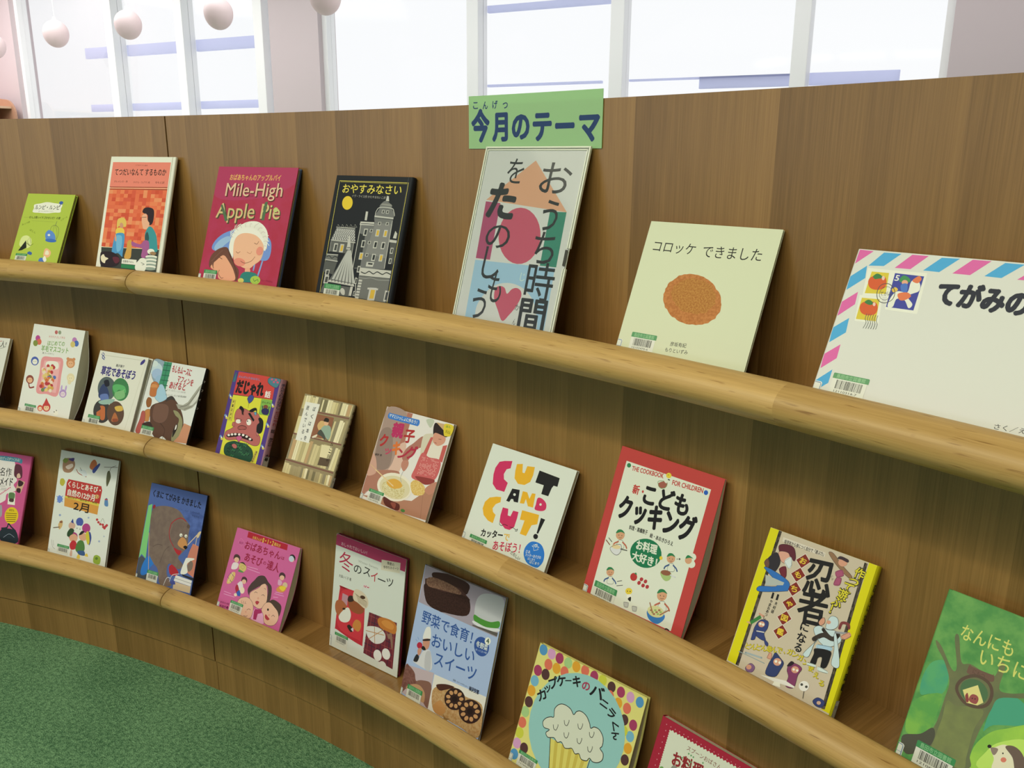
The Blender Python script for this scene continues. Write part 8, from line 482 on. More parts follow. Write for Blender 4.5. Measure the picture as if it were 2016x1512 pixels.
'feb':{'b':'d6dbca','s':'L','w':1995,'h':2759,'t':60,'o':[-2.2393,3.2223,0.3046],'y':0.616,'l':0.3036,'i':[('S','9c7a5a',[127,2319,136,2526,326,2597,496,2548,543,2409,432,2247,215,2220]),('S','7a8a3c',[102,2491,168,2574,294,2548,212,2449]),('S','4a3a70',[292,2562,483,2619,460,2528]),('S','d8c8b0',[228,2363,431,2466,484,2400,340,2306]),('Z','a05a50',20,[615,2347,711,2259,978,2212]),('S','c9d2d6',[695,2344,889,2372,1009,2260,879,2212]),('Z','2a2a34',11,[731,2407,795,2341]),('S','b56a3c',[1051,2454,1083,2603,1187,2676,1284,2575,1196,2418]),('S','3a4a86',[1158,2412,1339,2597,1384,2560,1230,2342]),('L','4a4038',11,[1532,2539,1975,2595]),('Z','4a4038',11,[1731,2468,1771,2560,1913,2623]),('S','55563a',[1659,2229,1661,2429,1731,2468,1793,2335,1763,2188,1706,2079]),('S','b3ac3c',[112,1906,110,2023,206,2052,282,1976,222,1864]),('S','6a86c0',[86,1506,147,1618,284,1538,185,1419]),('Z','6a86c0',20,[65,1576,289,1471]),('Z','6a86c0',20,[262,1613,100,1435]),('P','b53a34',[386,2065,1528,2060,1573,1959,1541,1611,347,1635,343,1971]),('P','d2bf4a',[347,1635,1531,1623,1529,1552,339,1590]),('P','cf9440',[339,1590,1528,1557,1520,1345,364,1373]),('T','くらしとあそび・','dfe0d0',400,1950,1524,1951,143,0.04),('T','自然の12か月','dfe0d0',415,1742,1362,1736,155,0.04),('E','d8b06a',[1424,1781,76,12,9,-50]),('T','11','5a2a20',1385,1780,1471,1777,62,0.03),('T','2月','241c18',685,1442,1213,1442,217,0.03),('T','増田良子・福田富子・編著','6a5a24',430,1619,1460,1626,46,0.02),('S','c9a86a',[248,874,308,987,379,999,391,870,309,768]),('Z','6a5a48',23,[96,775,298,825]),('E','8a5a3c',[333,962,55,9,5,-28]),('E','b53f40',[1535,1224,41,7,6,-30]),('E','b53f40',[1592,1168,41,7,6,-30]),('E','b53f40',[1661,1132,41,7,6,-30]),('E','b53f40',[1774,1080,41,7,6,-30]),('E','b53f40',[1846,1107,41,7,6,-30]),('E','b53f40',[1879,1141,41,7,6,-30]),('E','b53f40',[1817,1059,41,7,6,-30]),('E','b53f40',[1746,1132,41,7,6,-30]),('Z','6a6a50',8,[1660,1174,1718,1284,1794,1183]),('S','5a82a8',[1715,1611,1701,1751,1757,1802,1807,1739,1831,1607]),('E','b04a4a',[1745,1763,52,8,3,-17]),('E','8fa0b8',[261,1125,39,7,5,-28]),('E','9aa8b8',[1242,1223,30,5,4,-22]),('E','9aa8b8',[1700,712,34,6,5,-25]),('E','a8b2b8',[1835,858,26,5,4,-19]),('E','4a5a9a',[967,1070,123,21,20,-106]),('E','d8dcd8',[970,883,153,27,18,-95]),('E','2a2a2c',[907,901,15,3,2,-11]),('E','2a2a2c',[1008,896,15,3,2,-11]),('E','a8407a',[1214,954,137,24,22,-117]),('E','c9a58a',[722,933,116,20,17,-90]),('P','3a4a86',[665,1019,727,1116,770,993]),('E','a03a70',[809,682,154,27,19,-101]),('S','2f4a2c',[597,746,694,864,821,829,732,668,615,648]),('S','d2a07a',[693,661,837,745,969,681,913,556,734,553]),('S','b53034',[730,465,828,584,956,535,944,389,793,347]),('S','4f7a3c',[947,375,990,570,1135,639,1235,528,1242,386,1080,299]),('S','d2a07a',[1002,716,1098,834,1245,788,1249,659,1097,632]),('S','262626',[996,744,1074,858,1172,861,1090,775]),('S','3a4a86',[1297,825,1365,880,1431,735,1386,555]),('S','c9bd3a',[1221,812,1305,884,1390,642,1324,573]),('S','d8c04a',[1025,173,1080,299,1142,181]),('S','d8c04a',[1281,279,1347,348,1400,272]),('S','3a5a80',[1031,347,1242,386,1281,279,1085,271]),('S','c9a58a',[780,200,795,333,847,313,855,185]),('S','8faa3c',[1590,194,1594,322,1694,369,1818,322,1809,164,1657,149]),('E','5a7a2c',[1690,283,45,8,6,-33]),('Z','a8a89a',14,[81,465,154,303,243,261]),('Z','a8a89a',12,[144,462,188,338])],'lab':[313,408,415,69,144,'1207'],'st':[-5,230,65,170]},
'bear':{'b':'4d6396','s':'L','w':1805,'h':2425,'t':50,'o':[-1.986,3.3835,0.3046],'y':0.5691,'l':0.3399,'i':[('P','43578a|536aa0|12',[132,1897,385,1932,769,1969,1199,1993,1591,1988,1805,1950,1805,1053,1789,1044,1710,1034,1619,1045,1519,1073,1406,1128,1278,1215,1141,1315,1003,1411,872,1485,741,1532,606,1563,475,1587,359,1611,269,1645,182,1693,92,1749,31,1807,33,1858]),('T','くまに てがみを かきました','14161e',106,2197,1668,2173,161,0.035),('T','ハンス・ウィルヘルム作','26304a',1194,1966,1663,1979,48,0.0),('T','やなせ訳','26304a',1437,1894,1672,1892,48,0.0),('P','7ac070',[22,1877,143,1932,228,633,75,711,5,601]),('P','4a4f50',[5,601,84,672,231,620,329,612,370,129,20,149]),('S','2f74b8',[137,298,166,496,273,683,455,720,522,598,409,438,332,284,193,227]),('S','6f5f52|786858|14',[160,1625,218,1857,572,1962,987,1942,1247,1773,1423,1644,1436,1432,1461,1168,1352,1012,1242,855,1418,730,1303,599,992,668,976,422,1178,196,819,145,667,465,486,590,278,821,219,1222]),('S','756456|6c5c50|14',[880,1296,925,1577,1115,1708,1353,1631,1401,1425,1286,1295,1449,1219,1409,1077,1194,1061,988,1155]),('E','6f5f52',[979,1582,71,13,13,-57]),('E','5a4c42',[1391,1625,49,9,11,-46]),('Z','5a4c42',13,[398,955,530,1036,680,1039]),('Z','5a4c42',13,[701,635,782,923,900,1056]),('Z','a02a30',21,[847,1589,968,1707,1137,1774,1294,1728]),('Z','a02a30',19,[847,1589,827,1395,898,1218,1041,1084]),('S','a82a30',[1047,1058,1200,1035,1311,1031,1262,926,1166,947]),('S','a82a30',[1010,591,1103,665,1315,548,1283,447,1085,432]),('S','c08a50',[1146,1186,1239,1339,1373,1312,1461,1168,1406,1090,1237,1110]),('S','1c1a1a',[1342,1131,1394,1176,1471,1157,1424,1094]),('E','e6e2d4',[1209,1387,46,9,9,-39]),('E','e6e2d4',[1364,1396,42,8,8,-36]),('E','1b1b1c',[1223,1374,14,3,2,-10]),('E','1b1b1c',[1373,1387,14,3,2,-10]),('L','d2bf9a',21,[1469,1210,1723,1514]),('S','cfb98a',[1683,1453,1731,1556,1804,1583,1780,1499,1744,1425]),('L','d2bf9a',16,[1707,1431,1693,948]),('P','c07a60',[1554,1080,1619,1267,1805,1237,1805,509,1598,581,1520,912]),('S','dcdccc',[1393,524,1463,847,1520,912,1750,933,1550,785,1598,581]),('S','7a6a5a',[1562,734,1639,870,1722,821,1717,687,1626,614]),('P','d8d8cc',[1263,456,1776,434,1771,300,1223,314]),('P','c9b48a',[1226,301,1772,295,1772,141,1238,129]),('L','8a8a80',10,[1243,385,1774,367]),('Z','cfd2d0',13,[931,142,997,332,1106,342,1089,258,1158,434,1361,504]),('S','46508a',[1124,265,1220,326,1294,249,1171,222]),('P','2a2c30',[1431,519,1805,500,1805,441,1477,476]),('L','c9a070',16,[194,1245,379,404]),('E','8a2c34',[213,1878,44,-3,-12,-49])],'lab':[350,398,370,81,189,'1209'],'st':[-21,237,56,159],'back':'#1e2128'},
'oba':{'b':'c4608c','s':'L','w':1998,'h':1880,'t':60,'o':[-1.7444,3.519,0.3046],'y':0.4663,'l':0.4339,'i':[('P','a82430',[369,1871,1624,1869,1638,1747,377,1742]),('T','お孫さんが','d2b050',541,1781,833,1785,63,0.02),('T','0・1・2','dcc24a',855,1798,1205,1802,128,0.03),('T','歳向き','d2b050',1222,1798,1418,1793,73,0.02),('T','おばあちゃん','92203a',373,1573,1504,1593,176,0.03),('T','は','92203a',1529,1562,1628,1561,72,0.03),('T','あそび','92203a',462,1326,1024,1324,184,0.03),('T','の','92203a',1050,1334,1142,1331,80,0.03),('T','達人','92203a',1176,1324,1558,1328,188,0.03),('O','d68aa8',6,[149,1577,193,1679,324,1629,272,1510]),('T','監修','92305a',178,1575,317,1589,49,0.0),('S','4a3430',[136,1188,140,1282,235,1314,325,1272,336,1192,249,1244,185,1201]),('S','d9b08e',[167,1214,233,1249,311,1222,297,1155,238,1135,174,1161]),('S','dcd0cc',[147,969,163,1108,323,1129,331,1035,269,981]),('E','c9b46a',[479,1082,99,47,72,-85]),('S','4a3430',[366,1159,464,1193,569,1134,477,1158]),('O','8a7a4a',7,[413,1075,475,1129,545,1089,496,1039]),('S','5a8a4a',[395,1013,541,993,522,969,387,962]),('S','2a2426',[1762,1593,1766,1676,1846,1704,1922,1665,1930,1594,1857,1641,1804,1604]),('S','d9b08e',[1788,1616,1844,1646,1909,1622,1897,1562,1847,1545,1794,1569]),('E','b9c4cc',[1822,1607,70,17,22,-61]),('S','d2b46a',[120,646,157,837,238,916,315,897,306,742,207,640]),('O','6a4a70',15,[106,767,169,879,304,818,273,685]),('L','d8c8a0',19,[168,668,220,892]),('S','4a3034',[547,793,551,874,632,903,709,867,718,798,644,842,589,804]),('S','d9b08e',[573,816,630,847,696,824,685,765,634,748,580,770]),('S','d8ccd0',[447,665,539,784,634,714,675,574,576,547]),('S','a02c3a',[422,601,466,689,576,547,514,493]),('S','3a5aa0',[501,527,587,588,630,477,540,462]),('E','e2cfae',[649,605,69,18,26,-68]),('E','e2cfae',[485,462,45,12,13,-34]),('S','4a3034',[1608,1156,1612,1242,1696,1272,1776,1233,1785,1160,1708,1207,1652,1167]),('S','d9b08e',[1635,1180,1694,1212,1763,1188,1750,1125,1697,1107,1641,1131]),('S','cfa0b0',[1633,996,1619,1103,1732,1077,1721,1001]),('E','c9b48a',[1838,1031,70,18,22,-60]),('S','cf8a4a',[1623,882,1710,998,1892,991,1852,889,1712,851]),('S','d8c23a',[1693,938,1763,993,1877,996,1823,899]),('L','d895b4',15,[622,1137,942,1152]),('L','d895b4',15,[626,1091,1032,1091]),('L','d895b4',15,[116,443,339,446]),('L','d895b4',15,[123,388,466,404]),('L','d895b4',14,[1618,826,1841,849]),('L','d895b4',14,[1606,786,1883,805]),('L','d895b4',14,[1596,710,1728,736]),('S','4a3a34',[803,664,856,810,928,904,1018,1021,1188,1065,1341,975,1474,898,1524,727,1520,597,1438,538,1417,735,1330,897,1185,859,1059,770,896,633,886,555]),('S','d9b08e',[900,587,939,663,1108,783,1179,876,1300,908,1405,732,1438,538,1336,390,1213,365,1036,409,936,494]),('O','3a2a26',7,[900,587,939,663,1108,783,1179,876,1300,908,1405,732,1438,538,1336,390,1213,365,1036,409,936,494]),('Z','3a2a26',9,[1030,650,1054,679,1110,671]),('Z','3a2a26',9,[1250,653,1293,680,1340,659]),('Z','3a2a26',7,[1271,807,1307,817,1329,795]),('E','cf9a7c',[1176,568,29,8,9,-24]),('S','a83a40',[1121,479,1171,511,1235,501,1199,435,1152,441]),('S','d8a0b8',[1096,110,1135,288,1216,356,1388,321,1466,251,1499,95]),('P','a0305a',[1171,335,1345,365,1394,304,1281,254,1277,124,1190,109,1154,274]),('S','d9b08e',[600,308,650,426,837,505,1001,465,1105,354,1125,211,1075,95,840,75,652,172]),('O','3a2a26',7,[600,308,650,426,837,505,1001,465,1105,354,1125,211,1075,95,840,75,652,172]),('Z','5a3a30',7,[721,398,719,360,759,342]),('Z','5a3a30',7,[779,402,777,364,814,354]),('Z','5a3a30',7,[837,407,835,369,869,365]),('Z','3a2a26',9,[938,242,989,284,1047,273]),('E','cf9a7c',[922,200,22,6,7,-19]),('Z','3a2a26',9,[882,106,962,109,992,136]),('S','4a3a30',[1503,574,1602,656,1762,645,1885,587,1911,449,1871,347,1759,443,1569,537]),('S','d9b08e',[1357,368,1417,523,1553,578,1705,519,1835,446,1895,317,1833,173,1676,109,1522,138,1442,281]),('O','3a2a26',7,[1357,368,1417,523,1553,578,1705,519,1835,446,1895,317,1833,173,1676,109,1522,138,1442,281]),('E','2a1c1a',[1540,419,26,7,9,-25]),('Z','3a2a26',9,[1690,314,1728,352,1775,329]),('E','cf9a7c',[1611,319,26,7,7,-20]),('S','a83a40',[1508,245,1510,309,1602,271,1653,240,1589,203]),('T','監修 東京おもちゃ美術館','7a2a52',87,197,372,218,40,0.02),('T','多田千尋','5a1a3a',93,109,376,137,55,0.04)],'lab':[392,324,409,62,183,'121543'],'st':[-15,188,72,97],'bulge':0.012},
'fuyu':{'b':'cdd3be','s':'L','w':1961,'h':2436,'t':86,'o':[-1.4748,3.6863,0.3046],'y':0.39,'l':0.1484,'i':[('P','a33a58',[0,2381,9,2435,1961,2436,1961,2343,1948,2183,0,2198]),('T','おしゃれでおいしい！','dcc0bc',157,2268,899,2273,75,0.008),('T','冬','a83048',120,1905,533,1941,379,0.006),('T','の','262626',563,1862,781,1872,197,0.012),('T','ス','262626',841,1906,1032,1888,196,0.012),('T','イ','b03a40',1052,1847,1238,1852,213,0.012),('T','ー','262626',1249,1837,1458,1835,193,0.012),('T','ツ','262626',1493,1846,1672,1873,183,0.012),('T','Winter Sweets','9aa090',674,2041,1234,2045,51,-0.005),('T','大森いく子 著','4a4a42',151,1578,512,1591,62,0.01),('P','cdc8a8',[1314,2252,1818,2329,1816,2116,1314,2041]),('T','季節の','33302a',1466,2227,1657,2242,59,0.02),('T','手作りスイーツ','33302a',1374,2116,1778,2196,55,0.02),('S','b53038',[201,1304,247,1338,896,1354,940,1297,963,427,872,311,204,407,142,484]),('S','c43a40',[270,1277,870,1298,904,478,815,399,211,507]),('P','b58a8c',[291,1236,456,1228,445,1008,276,1038]),('S','a5623a',[95,907,143,1032,306,1072,448,973,432,799,241,712,135,774]),('S','d8d8c2',[225,707,327,861,480,983,573,869,539,714,415,636,283,628]),('E','3a2a1c',[361,916,45,15,2,-23]),('S','8f5230',[466,1123,589,1210,883,1161,928,1033,777,937,548,957]),('S','3a2a24',[448,1141,488,1238,600,1261,625,1173,501,1110]),('S','cfc2a0',[595,1307,664,1435,856,1436,1008,1342,1037,1210,952,1112,755,1167,622,1196]),('Z','8a7a5a',7,[640,1345,710,1295,769,1184]),('Z','8a7a5a',7,[667,1339,736,1292,789,1180]),('Z','8a7a5a',7,[693,1333,762,1288,808,1177]),('Z','8a7a5a',7,[719,1327,788,1284,828,1174]),('Z','8a7a5a',7,[746,1321,814,1281,847,1171]),('Z','8a7a5a',7,[772,1315,840,1277,867,1167]),('Z','8a7a5a',7,[798,1309,866,1274,886,1164]),('Z','8a7a5a',7,[825,1303,892,1270,906,1161]),('Z','8a7a5a',7,[851,1297,918,1266,925,1158]),('Z','8a7a5a',7,[877,1291,943,1263,945,1155]),('Z','8a7a5a',7,[903,1285,969,1259,964,1151]),('Z','8a7a5a',7,[929,1279,995,1256,983,1148]),('E','4a3424',[873,1328,71,3,-13,-37]),('L','cfc8b0',9,[841,1431,873,1582]),('P','d8c8c0',[871,1601,1029,1602,1015,1556,865,1538]),('E','b03a44',[893,1574,15,5,1,-11]),('E','b03a44',[943,1585,15,5,1,-11]),('E','b03a44',[985,1575,15,5,1,-11]),('E','b03a44',[923,1560,15,5,1,-11]),('E','b03a44',[1016,1579,15,5,1,-11]),('S','c0803c',[642,664,726,800,856,796,883,685,814,571,682,593]),('S','302820',[487,576,547,632,632,601,671,542,594,491]),('S','c9c4c0',[604,555,665,600,673,523]),('P','6a2c34',[1082,1079,1848,1104,1828,128,1001,177]),('L','8a4440',16,[1082,1013,1827,1016]),('L','3c2c38',16,[1069,891,1821,895]),('L','8a4440',16,[1056,768,1816,773]),('L','3c2c38',16,[1043,645,1811,650]),('L','8a4440',16,[1030,521,1805,528]),('L','3c2c38',16,[1017,398,1800,405]),('L','8a4440',16,[1004,274,1794,281]),('L','8a4440',17,[1160,1081,1083,182]),('L','3c2c38',17,[1266,1083,1204,178]),('L','8a4440',17,[1372,1085,1324,174]),('L','3c2c38',16,[1476,1087,1443,170]),('L','8a4440',16,[1580,1089,1561,166]),('L','3c2c38',16,[1683,1091,1679,162]),('L','8a4440',16,[1786,1093,1795,158]),('S','b97432',[1327,977,1395,1069,1575,1106,1758,1097,1851,1013,1813,862,1602,848,1416,866]),('S','c9883e',[1434,989,1579,1072,1765,1030,1745,931,1564,916]),('S','d2d2c0',[1024,710,1111,791,1356,846,1530,800,1573,686,1478,559,1299,485,1104,547]),('L','b58a58',16,[1034,670,1527,740]),('L','b58a58',16,[1258,824,1298,496]),('L','b58a58',14,[1137,535,1510,851]),('S','8a6a54',[1586,854,1637,801,1723,854,1764,752,1782,573,1755,540,1708,709,1647,711]),('E','dadbc8',[1399,267,104,55,44,-104]),('E','dadbc8',[1626,377,100,58,51,-99]),('P','d2d4c0',[1650,146,1657,121,1655,93,1646,64,1630,38,1607,14,1586,0,1456,0,1447,7,1433,29,1427,55,1428,83,1437,111,1454,138,1476,161,1503,180,1532,192,1562,197,1591,194,1616,184,1636,168])],'lab':[148,351,393,64,220,'1215047'],'st':[-33,252,65,15],'back':'#7a2438'},
'yasai':{'b':'9fb2cc','s':'L','w':1988,'h':2590,'t':64,'o':[-1.227,3.7319,0.3046],'y':0.3397,'l':0.3008,'i':[('P','9c9396',[15,2590,743,2590,1987,2588,1950,1871,16,1873]),('P','3a241c',[247,2519,303,2537,381,2557,472,2575,567,2589,574,2590,997,2590,1033,2586,1097,2573,1134,2555,1151,2530,1155,2503,1151,2475,1144,2450,1139,2426,1133,2402,1118,2379,1087,2360,1034,2345,946,2334,827,2326,697,2323,573,2323,475,2328,404,2340,346,2357,301,2378,267,2400,241,2421,220,2440,206,2460,204,2481,216,2500]),('P','4a3028',[65,2342,229,2405,950,2433,1210,2310,1213,2011,597,1871,230,1915,122,2047]),('S','3a231c|2c1a15|60',[89,2253,498,2241,978,2326,1208,2286,1207,2009,594,1882,266,1903,128,2049]),('S','6a4a38|8a6a50|80',[111,2356,318,2433,830,2418,978,2326,492,2263,177,2233]),('S','b5b8b0',[1363,2360,1475,2500,1720,2568,1958,2534,1974,2137,1783,1980,1455,2002,1368,2110]),('S','4a8a34',[1373,2089,1526,2072,1757,2084,1939,2158,1960,2054,1782,1984,1558,1947,1392,1992]),('S','cfd2c8',[1386,1979,1671,1964,1960,2031,1962,1980,1685,1912,1396,1931]),('P','5a564c',[1375,1906,1963,1954,1956,1889,1381,1885]),('T','野菜で食育！','31528a',174,1656,1435,1675,221,0.02),('T','おいしい','31528a',518,1323,1562,1379,240,0.02),('T','スイーツ','31528a',669,1023,1675,1092,250,0.02),('E','34528c',[1670,1605,152,79,79,-149]),('T','冬野菜','cfd8e0',1542,1618,1810,1625,98,0.03),('T','使った全14種','a8b8d0',1552,1512,1809,1538,36,0.0),('E','e2e4d8',[1780,1744,64,23,16,-62]),('T','4','2f4a34',1746,1741,1813,1752,84,0.03),('S','d8d8ca',[305,1414,342,1498,431,1506,477,1308,302,1257]),('S','c08a6c',[305,1222,338,1270,459,1302,480,1166,420,1085,337,1126]),('S','2a2220',[305,1246,457,1312,471,1282,324,1224]),('S','c9c9c0',[276,828,331,992,405,1079,541,1094,634,773,177,767]),('S','b5b5ae',[435,1031,544,1083,616,778,475,760]),('S','22201e',[286,1096,358,1134,420,1085,346,1058]),('E','a8283a',[249,1111,66,24,15,-57]),('S','c08a6c',[223,1024,307,1079,316,987,262,919]),('S','2a2828',[171,789,217,926,289,905,267,801]),('Z','7a9ac0',12,[130,1183,175,1163]),('Z','7a9ac0',12,[165,1239,203,1209]),('P','b5a5a0',[0,652,718,758,739,81,1,118]),('S','6a4438|7d5648|40',[6,630,107,656,260,582,326,463,462,445,150,250,16,124]),('S','7d5a48',[337,420,504,533,717,521,748,109,567,177]),('S','b08a60',[120,238,253,363,438,412,591,329,608,146,402,182]),('P','d6d3bd',[738,742,1988,810,1988,71,739,81]),('S','a8804a|b99a66|50',[769,448,990,629,1281,697,1539,639,1829,665,1966,563,1981,75,1565,78,1197,84,874,114]),('S','4a2a1e',[830,577,1041,672,1251,697,1066,577,927,510]),('E','33201a',[1309,500,219,122,92,-167]),('E','b98c58',[1457,560,8,-30,-49,-20]),('E','b98c58',[1442,469,-19,-33,-44,9]),('E','b98c58',[1366,393,-37,-21,-18,33]),('E','b98c58',[1262,366,-38,1,16,43]),('E','b98c58',[1179,402,-21,23,44,32]),('E','b98c58',[1157,485,6,34,51,6]),('E','b98c58',[1207,575,31,29,34,-23]),('E','b98c58',[1303,629,40,10,1,-40]),('E','b98c58',[1402,623,31,-13,-32,-39]),('E','241612',[1309,500,58,23,12,-47]),('E','33201a',[1701,431,232,132,97,-179]),('E','b98c58',[1858,496,8,-32,-52,-21]),('E','b98c58',[1842,399,-20,-36,-47,9]),('E','b98c58',[1761,316,-40,-23,-19,36]),('E','b98c58',[1651,287,-41,1,17,46]),('E','b98c58',[1563,325,-22,24,46,35]),('E','b98c58',[1540,414,7,36,54,7]),('E','b98c58',[1592,511,32,31,36,-24]),('E','b98c58',[1695,570,43,11,1,-43]),('E','b98c58',[1800,564,33,-14,-33,-42]),('E','241612',[1701,431,62,25,13,-50]),('S','b5854a',[852,198,1000,352,1158,230,1067,100,909,104]),('S','8a6a3c',[1118,144,1191,105,1280,119,1174,51]),('T','料理・スイーツプランナー','3a3f50',1190,812,1553,816,34,0.0),('T','柿沢安耶','2a2f40',1579,810,1812,821,76,0.04)],'lab':[154,334,389,85,213,'1218'],'st':[-50,215,53,115]},
'cup':{'b':'d2cd72','s':'L','w':2184,'h':2140,'t':100,'o':[-0.9467,3.8071,0.3046],'y':0.264,'l':0.3925,'i':[('P','4f8cae',[174,2095,181,2073,183,2050,178,2027,168,2006,153,1989,135,1977,113,1971,91,1970,68,1976,48,1987,31,2003,18,2023,11,2046,10,2069,14,2092,24,2112,39,2129,56,2140,129,2140,144,2132,161,2115]),('P','c795b0',[355,2097,362,2074,364,2051,359,2029,349,2008,335,1992,316,1980,295,1973,273,1973,251,1978,231,1990,214,2006,202,2025,195,2048,193,2071,198,2093,208,2114,222,2130,237,2140,313,2140,326,2133,343,2117]),('P','9a3a58',[529,2092,536,2070,538,2047,533,2025,524,2005,509,1988,491,1976,470,1970,448,1969,427,1975,407,1986,391,2002,379,2021,372,2043,370,2066,375,2089,384,2109,399,2125,417,2137,426,2140,476,2140,481,2139,501,2128,517,2112]),('E','9dbf78',[640,2053,74,35,36,-80]),('P','d29a2e',[883,2096,890,2075,892,2052,887,2030,878,2010,864,1994,846,1982,826,1976,805,1975,784,1981,766,1992,750,2007,738,2027,731,2048,730,2071,734,2093,743,2113,757,2129,774,2140,841,2140,856,2131,872,2116]),('P','cf6c50',[1063,2105,1070,2083,1071,2061,1067,2039,1058,2019,1044,2003,1026,1992,1007,1985,986,1985,966,1990,947,2001,931,2017,920,2036,913,2057,912,2080,916,2102,925,2121,939,2137,943,2140,1035,2140,1036,2139,1051,2124]),('E','9a3a58',[1182,2056,70,34,34,-78]),('P','bfc23e',[1421,2096,1428,2075,1429,2053,1425,2032,1416,2012,1403,1997,1386,1985,1367,1979,1347,1979,1327,1984,1309,1994,1294,2010,1283,2029,1277,2050,1276,2072,1279,2093,1288,2112,1302,2128,1318,2140,1320,2140,1379,2140,1395,2130,1410,2115]),('E','503430',[1537,2031,68,34,33,-76]),('E','9a3a58',[1721,2028,67,33,32,-76]),('E','c795b0',[1903,2026,65,33,32,-75]),('E','4f8cae',[2079,2024,64,33,31,-74]),('E','cf6c50',[272,1877,76,36,38,-81]),('E','d29a2e',[449,1882,75,36,37,-80]),('E','cf6c50',[617,1892,74,36,36,-80]),('E','9a3a58',[98,1703,78,37,38,-81]),('E','503430',[269,1705,76,37,38,-81]),('E','70a8b5',[92,1521,78,38,38,-81]),('P','d29a2e',[159,1384,166,1362,168,1339,163,1316,153,1295,138,1278,120,1265,98,1258,76,1257,53,1261,33,1272,16,1288,4,1307,0,1318,0,1377,9,1396,24,1413,43,1426,64,1433,87,1435,109,1430,129,1419,146,1404]),('E','503430',[90,1157,78,39,38,-80]),('P','9dbf78',[152,1020,159,998,161,975,156,952,146,931,131,913,112,900,91,893,68,891,46,896,26,906,9,921,0,935,0,1025,2,1029,17,1047,36,1060,57,1067,80,1069,102,1065,122,1054,139,1039]),('P','cf6c50',[150,834,157,812,158,789,154,766,144,745,129,727,110,714,89,707,66,705,44,709,24,719,7,734,0,744,0,842,15,860,34,873,55,881,78,883,100,878,120,868,137,853]),('P','bfc23e',[154,657,161,636,163,612,158,590,148,569,134,551,115,537,93,530,71,528,49,532,28,542,11,556,0,574,0,655,5,664,19,682,38,695,60,703,82,705,104,701,125,691,142,676]),('P','c795b0',[159,481,166,459,167,436,163,413,153,392,138,374,119,361,98,353,75,351,53,355,33,364,16,379,4,398,0,409,0,467,9,487,24,505,43,518,64,526,87,528,109,524,129,515,146,500]),('E','503430',[246,431,76,41,38,-78]),('P','4f8cae',[163,296,170,274,171,251,167,228,157,207,142,189,123,175,102,167,79,165,57,168,37,178,20,192,8,211,0,233,0,239,0,262,3,279,13,300,28,318,47,332,68,340,91,342,113,339,133,329,150,314]),('E','cf6c50',[1547,1896,68,34,33,-76]),('E','d29a2e',[1724,1854,67,34,32,-75]),('E','cf6c50',[1896,1846,65,34,32,-75]),('E','503430',[1904,1668,65,34,32,-74]),('E','9a3a58',[2072,1661,64,34,31,-74]),('E','70a8b5',[2072,1482,64,34,31,-73]),('E','bfc23e',[1942,1511,65,35,32,-74]),('E','d29a2e',[2089,1304,64,35,31,-73]),('E','503430',[2090,1125,64,36,31,-73]),('E','8cbcae',[1102,1129,816,487,434,-760]),('T','カ','1b1b1c',235,1307,374,1433,174,0.05),('T','ッ','1b1b1c',327,1478,431,1566,130,0.05),('T','プ','1b1b1c',390,1586,541,1697,173,0.05),('T','ケ','1b1b1c',521,1695,687,1781,172,0.05),('T','ー','1b1b1c',677,1769,795,1819,100,0.05),('T','キ','1b1b1c',818,1820,968,1877,170,0.05),('T','の','9a3a50',1007,1838,1158,1875,140,0.05),('T','バ','1b1b1c',1177,1848,1446,1854,194,0.05),('T','ニ','1b1b1c',1417,1755,1570,1734,137,0.05),('T','ラ','1b1b1c',1596,1693,1723,1633,150,0.05),('T','く','1b1b1c',1712,1552,1825,1478,122,0.05),('T','ん','1b1b1c',1788,1439,1881,1345,135,0.05),('P','cfc560',[693,815,1493,863,1478,572,845,257]),('P','bfae4a',[788,815,854,817,965,317,909,289]),('P','bfae4a',[936,823,1000,825,1076,372,1021,344]),('P','bfae4a',[1081,831,1145,833,1186,427,1131,399]),('P','bfae4a',[1224,839,1287,841,1294,481,1240,454]),('P','bfae4a',[1366,847,1428,849,1402,534,1348,507]),('L','1b1b1c',13,[693,815,853,261]),('L','1b1b1c',12,[1509,843,1493,580]),('S','c9ceb0',[651,1150,626,1272,686,1373,784,1416,919,1403,1003,1346,1044,1415,1122,1453,1238,1430,1326,1355,1374,1291,1429,1338,1535,1337,1632,1255,1654,1138,1629,1084,1705,1036,1719,945,1657,872,1563,840,1493,863,1453,801,1353,781,1289,836,1219,802,1139,850,1068,816,1000,799,916,853,846,813,767,849,724,836,640,804,584,852,634,927,523,914,471,979,509,1063,593,1124]),('O','1b1b1c',12,[651,1150,626,1272,686,1373,784,1416,919,1403,1003,1346,1044,1415,1122,1453,1238,1430,1326,1355,1374,1291,1429,1338,1535,1337,1632,1255,1654,1138,1629,1084,1705,1036,1719,945,1657,872,1563,840,1493,863,1453,801,1353,781,1289,836,1219,802,1139,850,1068,816,1000,799,916,853,846,813,767,849,724,836,640,804,584,852,634,927,523,914,471,979,509,1063,593,1124]),('Z','1b1b1c',10,[681,1031,712,978,759,978,775,1044,769,1074]),('Z','1b1b1c',10,[862,1187,892,1134,938,1134,954,1200,948,1229]),('Z','1b1b1c',10,[1126,1249,1155,1197,1201,1197,1216,1261,1210,1290]),('Z','1b1b1c',10,[919,1008,949,956,995,956,1011,1022,1005,1051]),('Z','1b1b1c',10,[1369,1224,1397,1173,1441,1172,1457,1237,1450,1265]),('Z','1b1b1c',10,[1182,1036,1210,985,1256,985,1271,1050,1265,1078]),('Z','1b1b1c',10,[1407,1007,1435,956,1480,956,1495,1020,1489,1048])],'lab':[170,376,409,58,189,'12160479'],'st':[-16,250,74,175],'bulge':0.012},
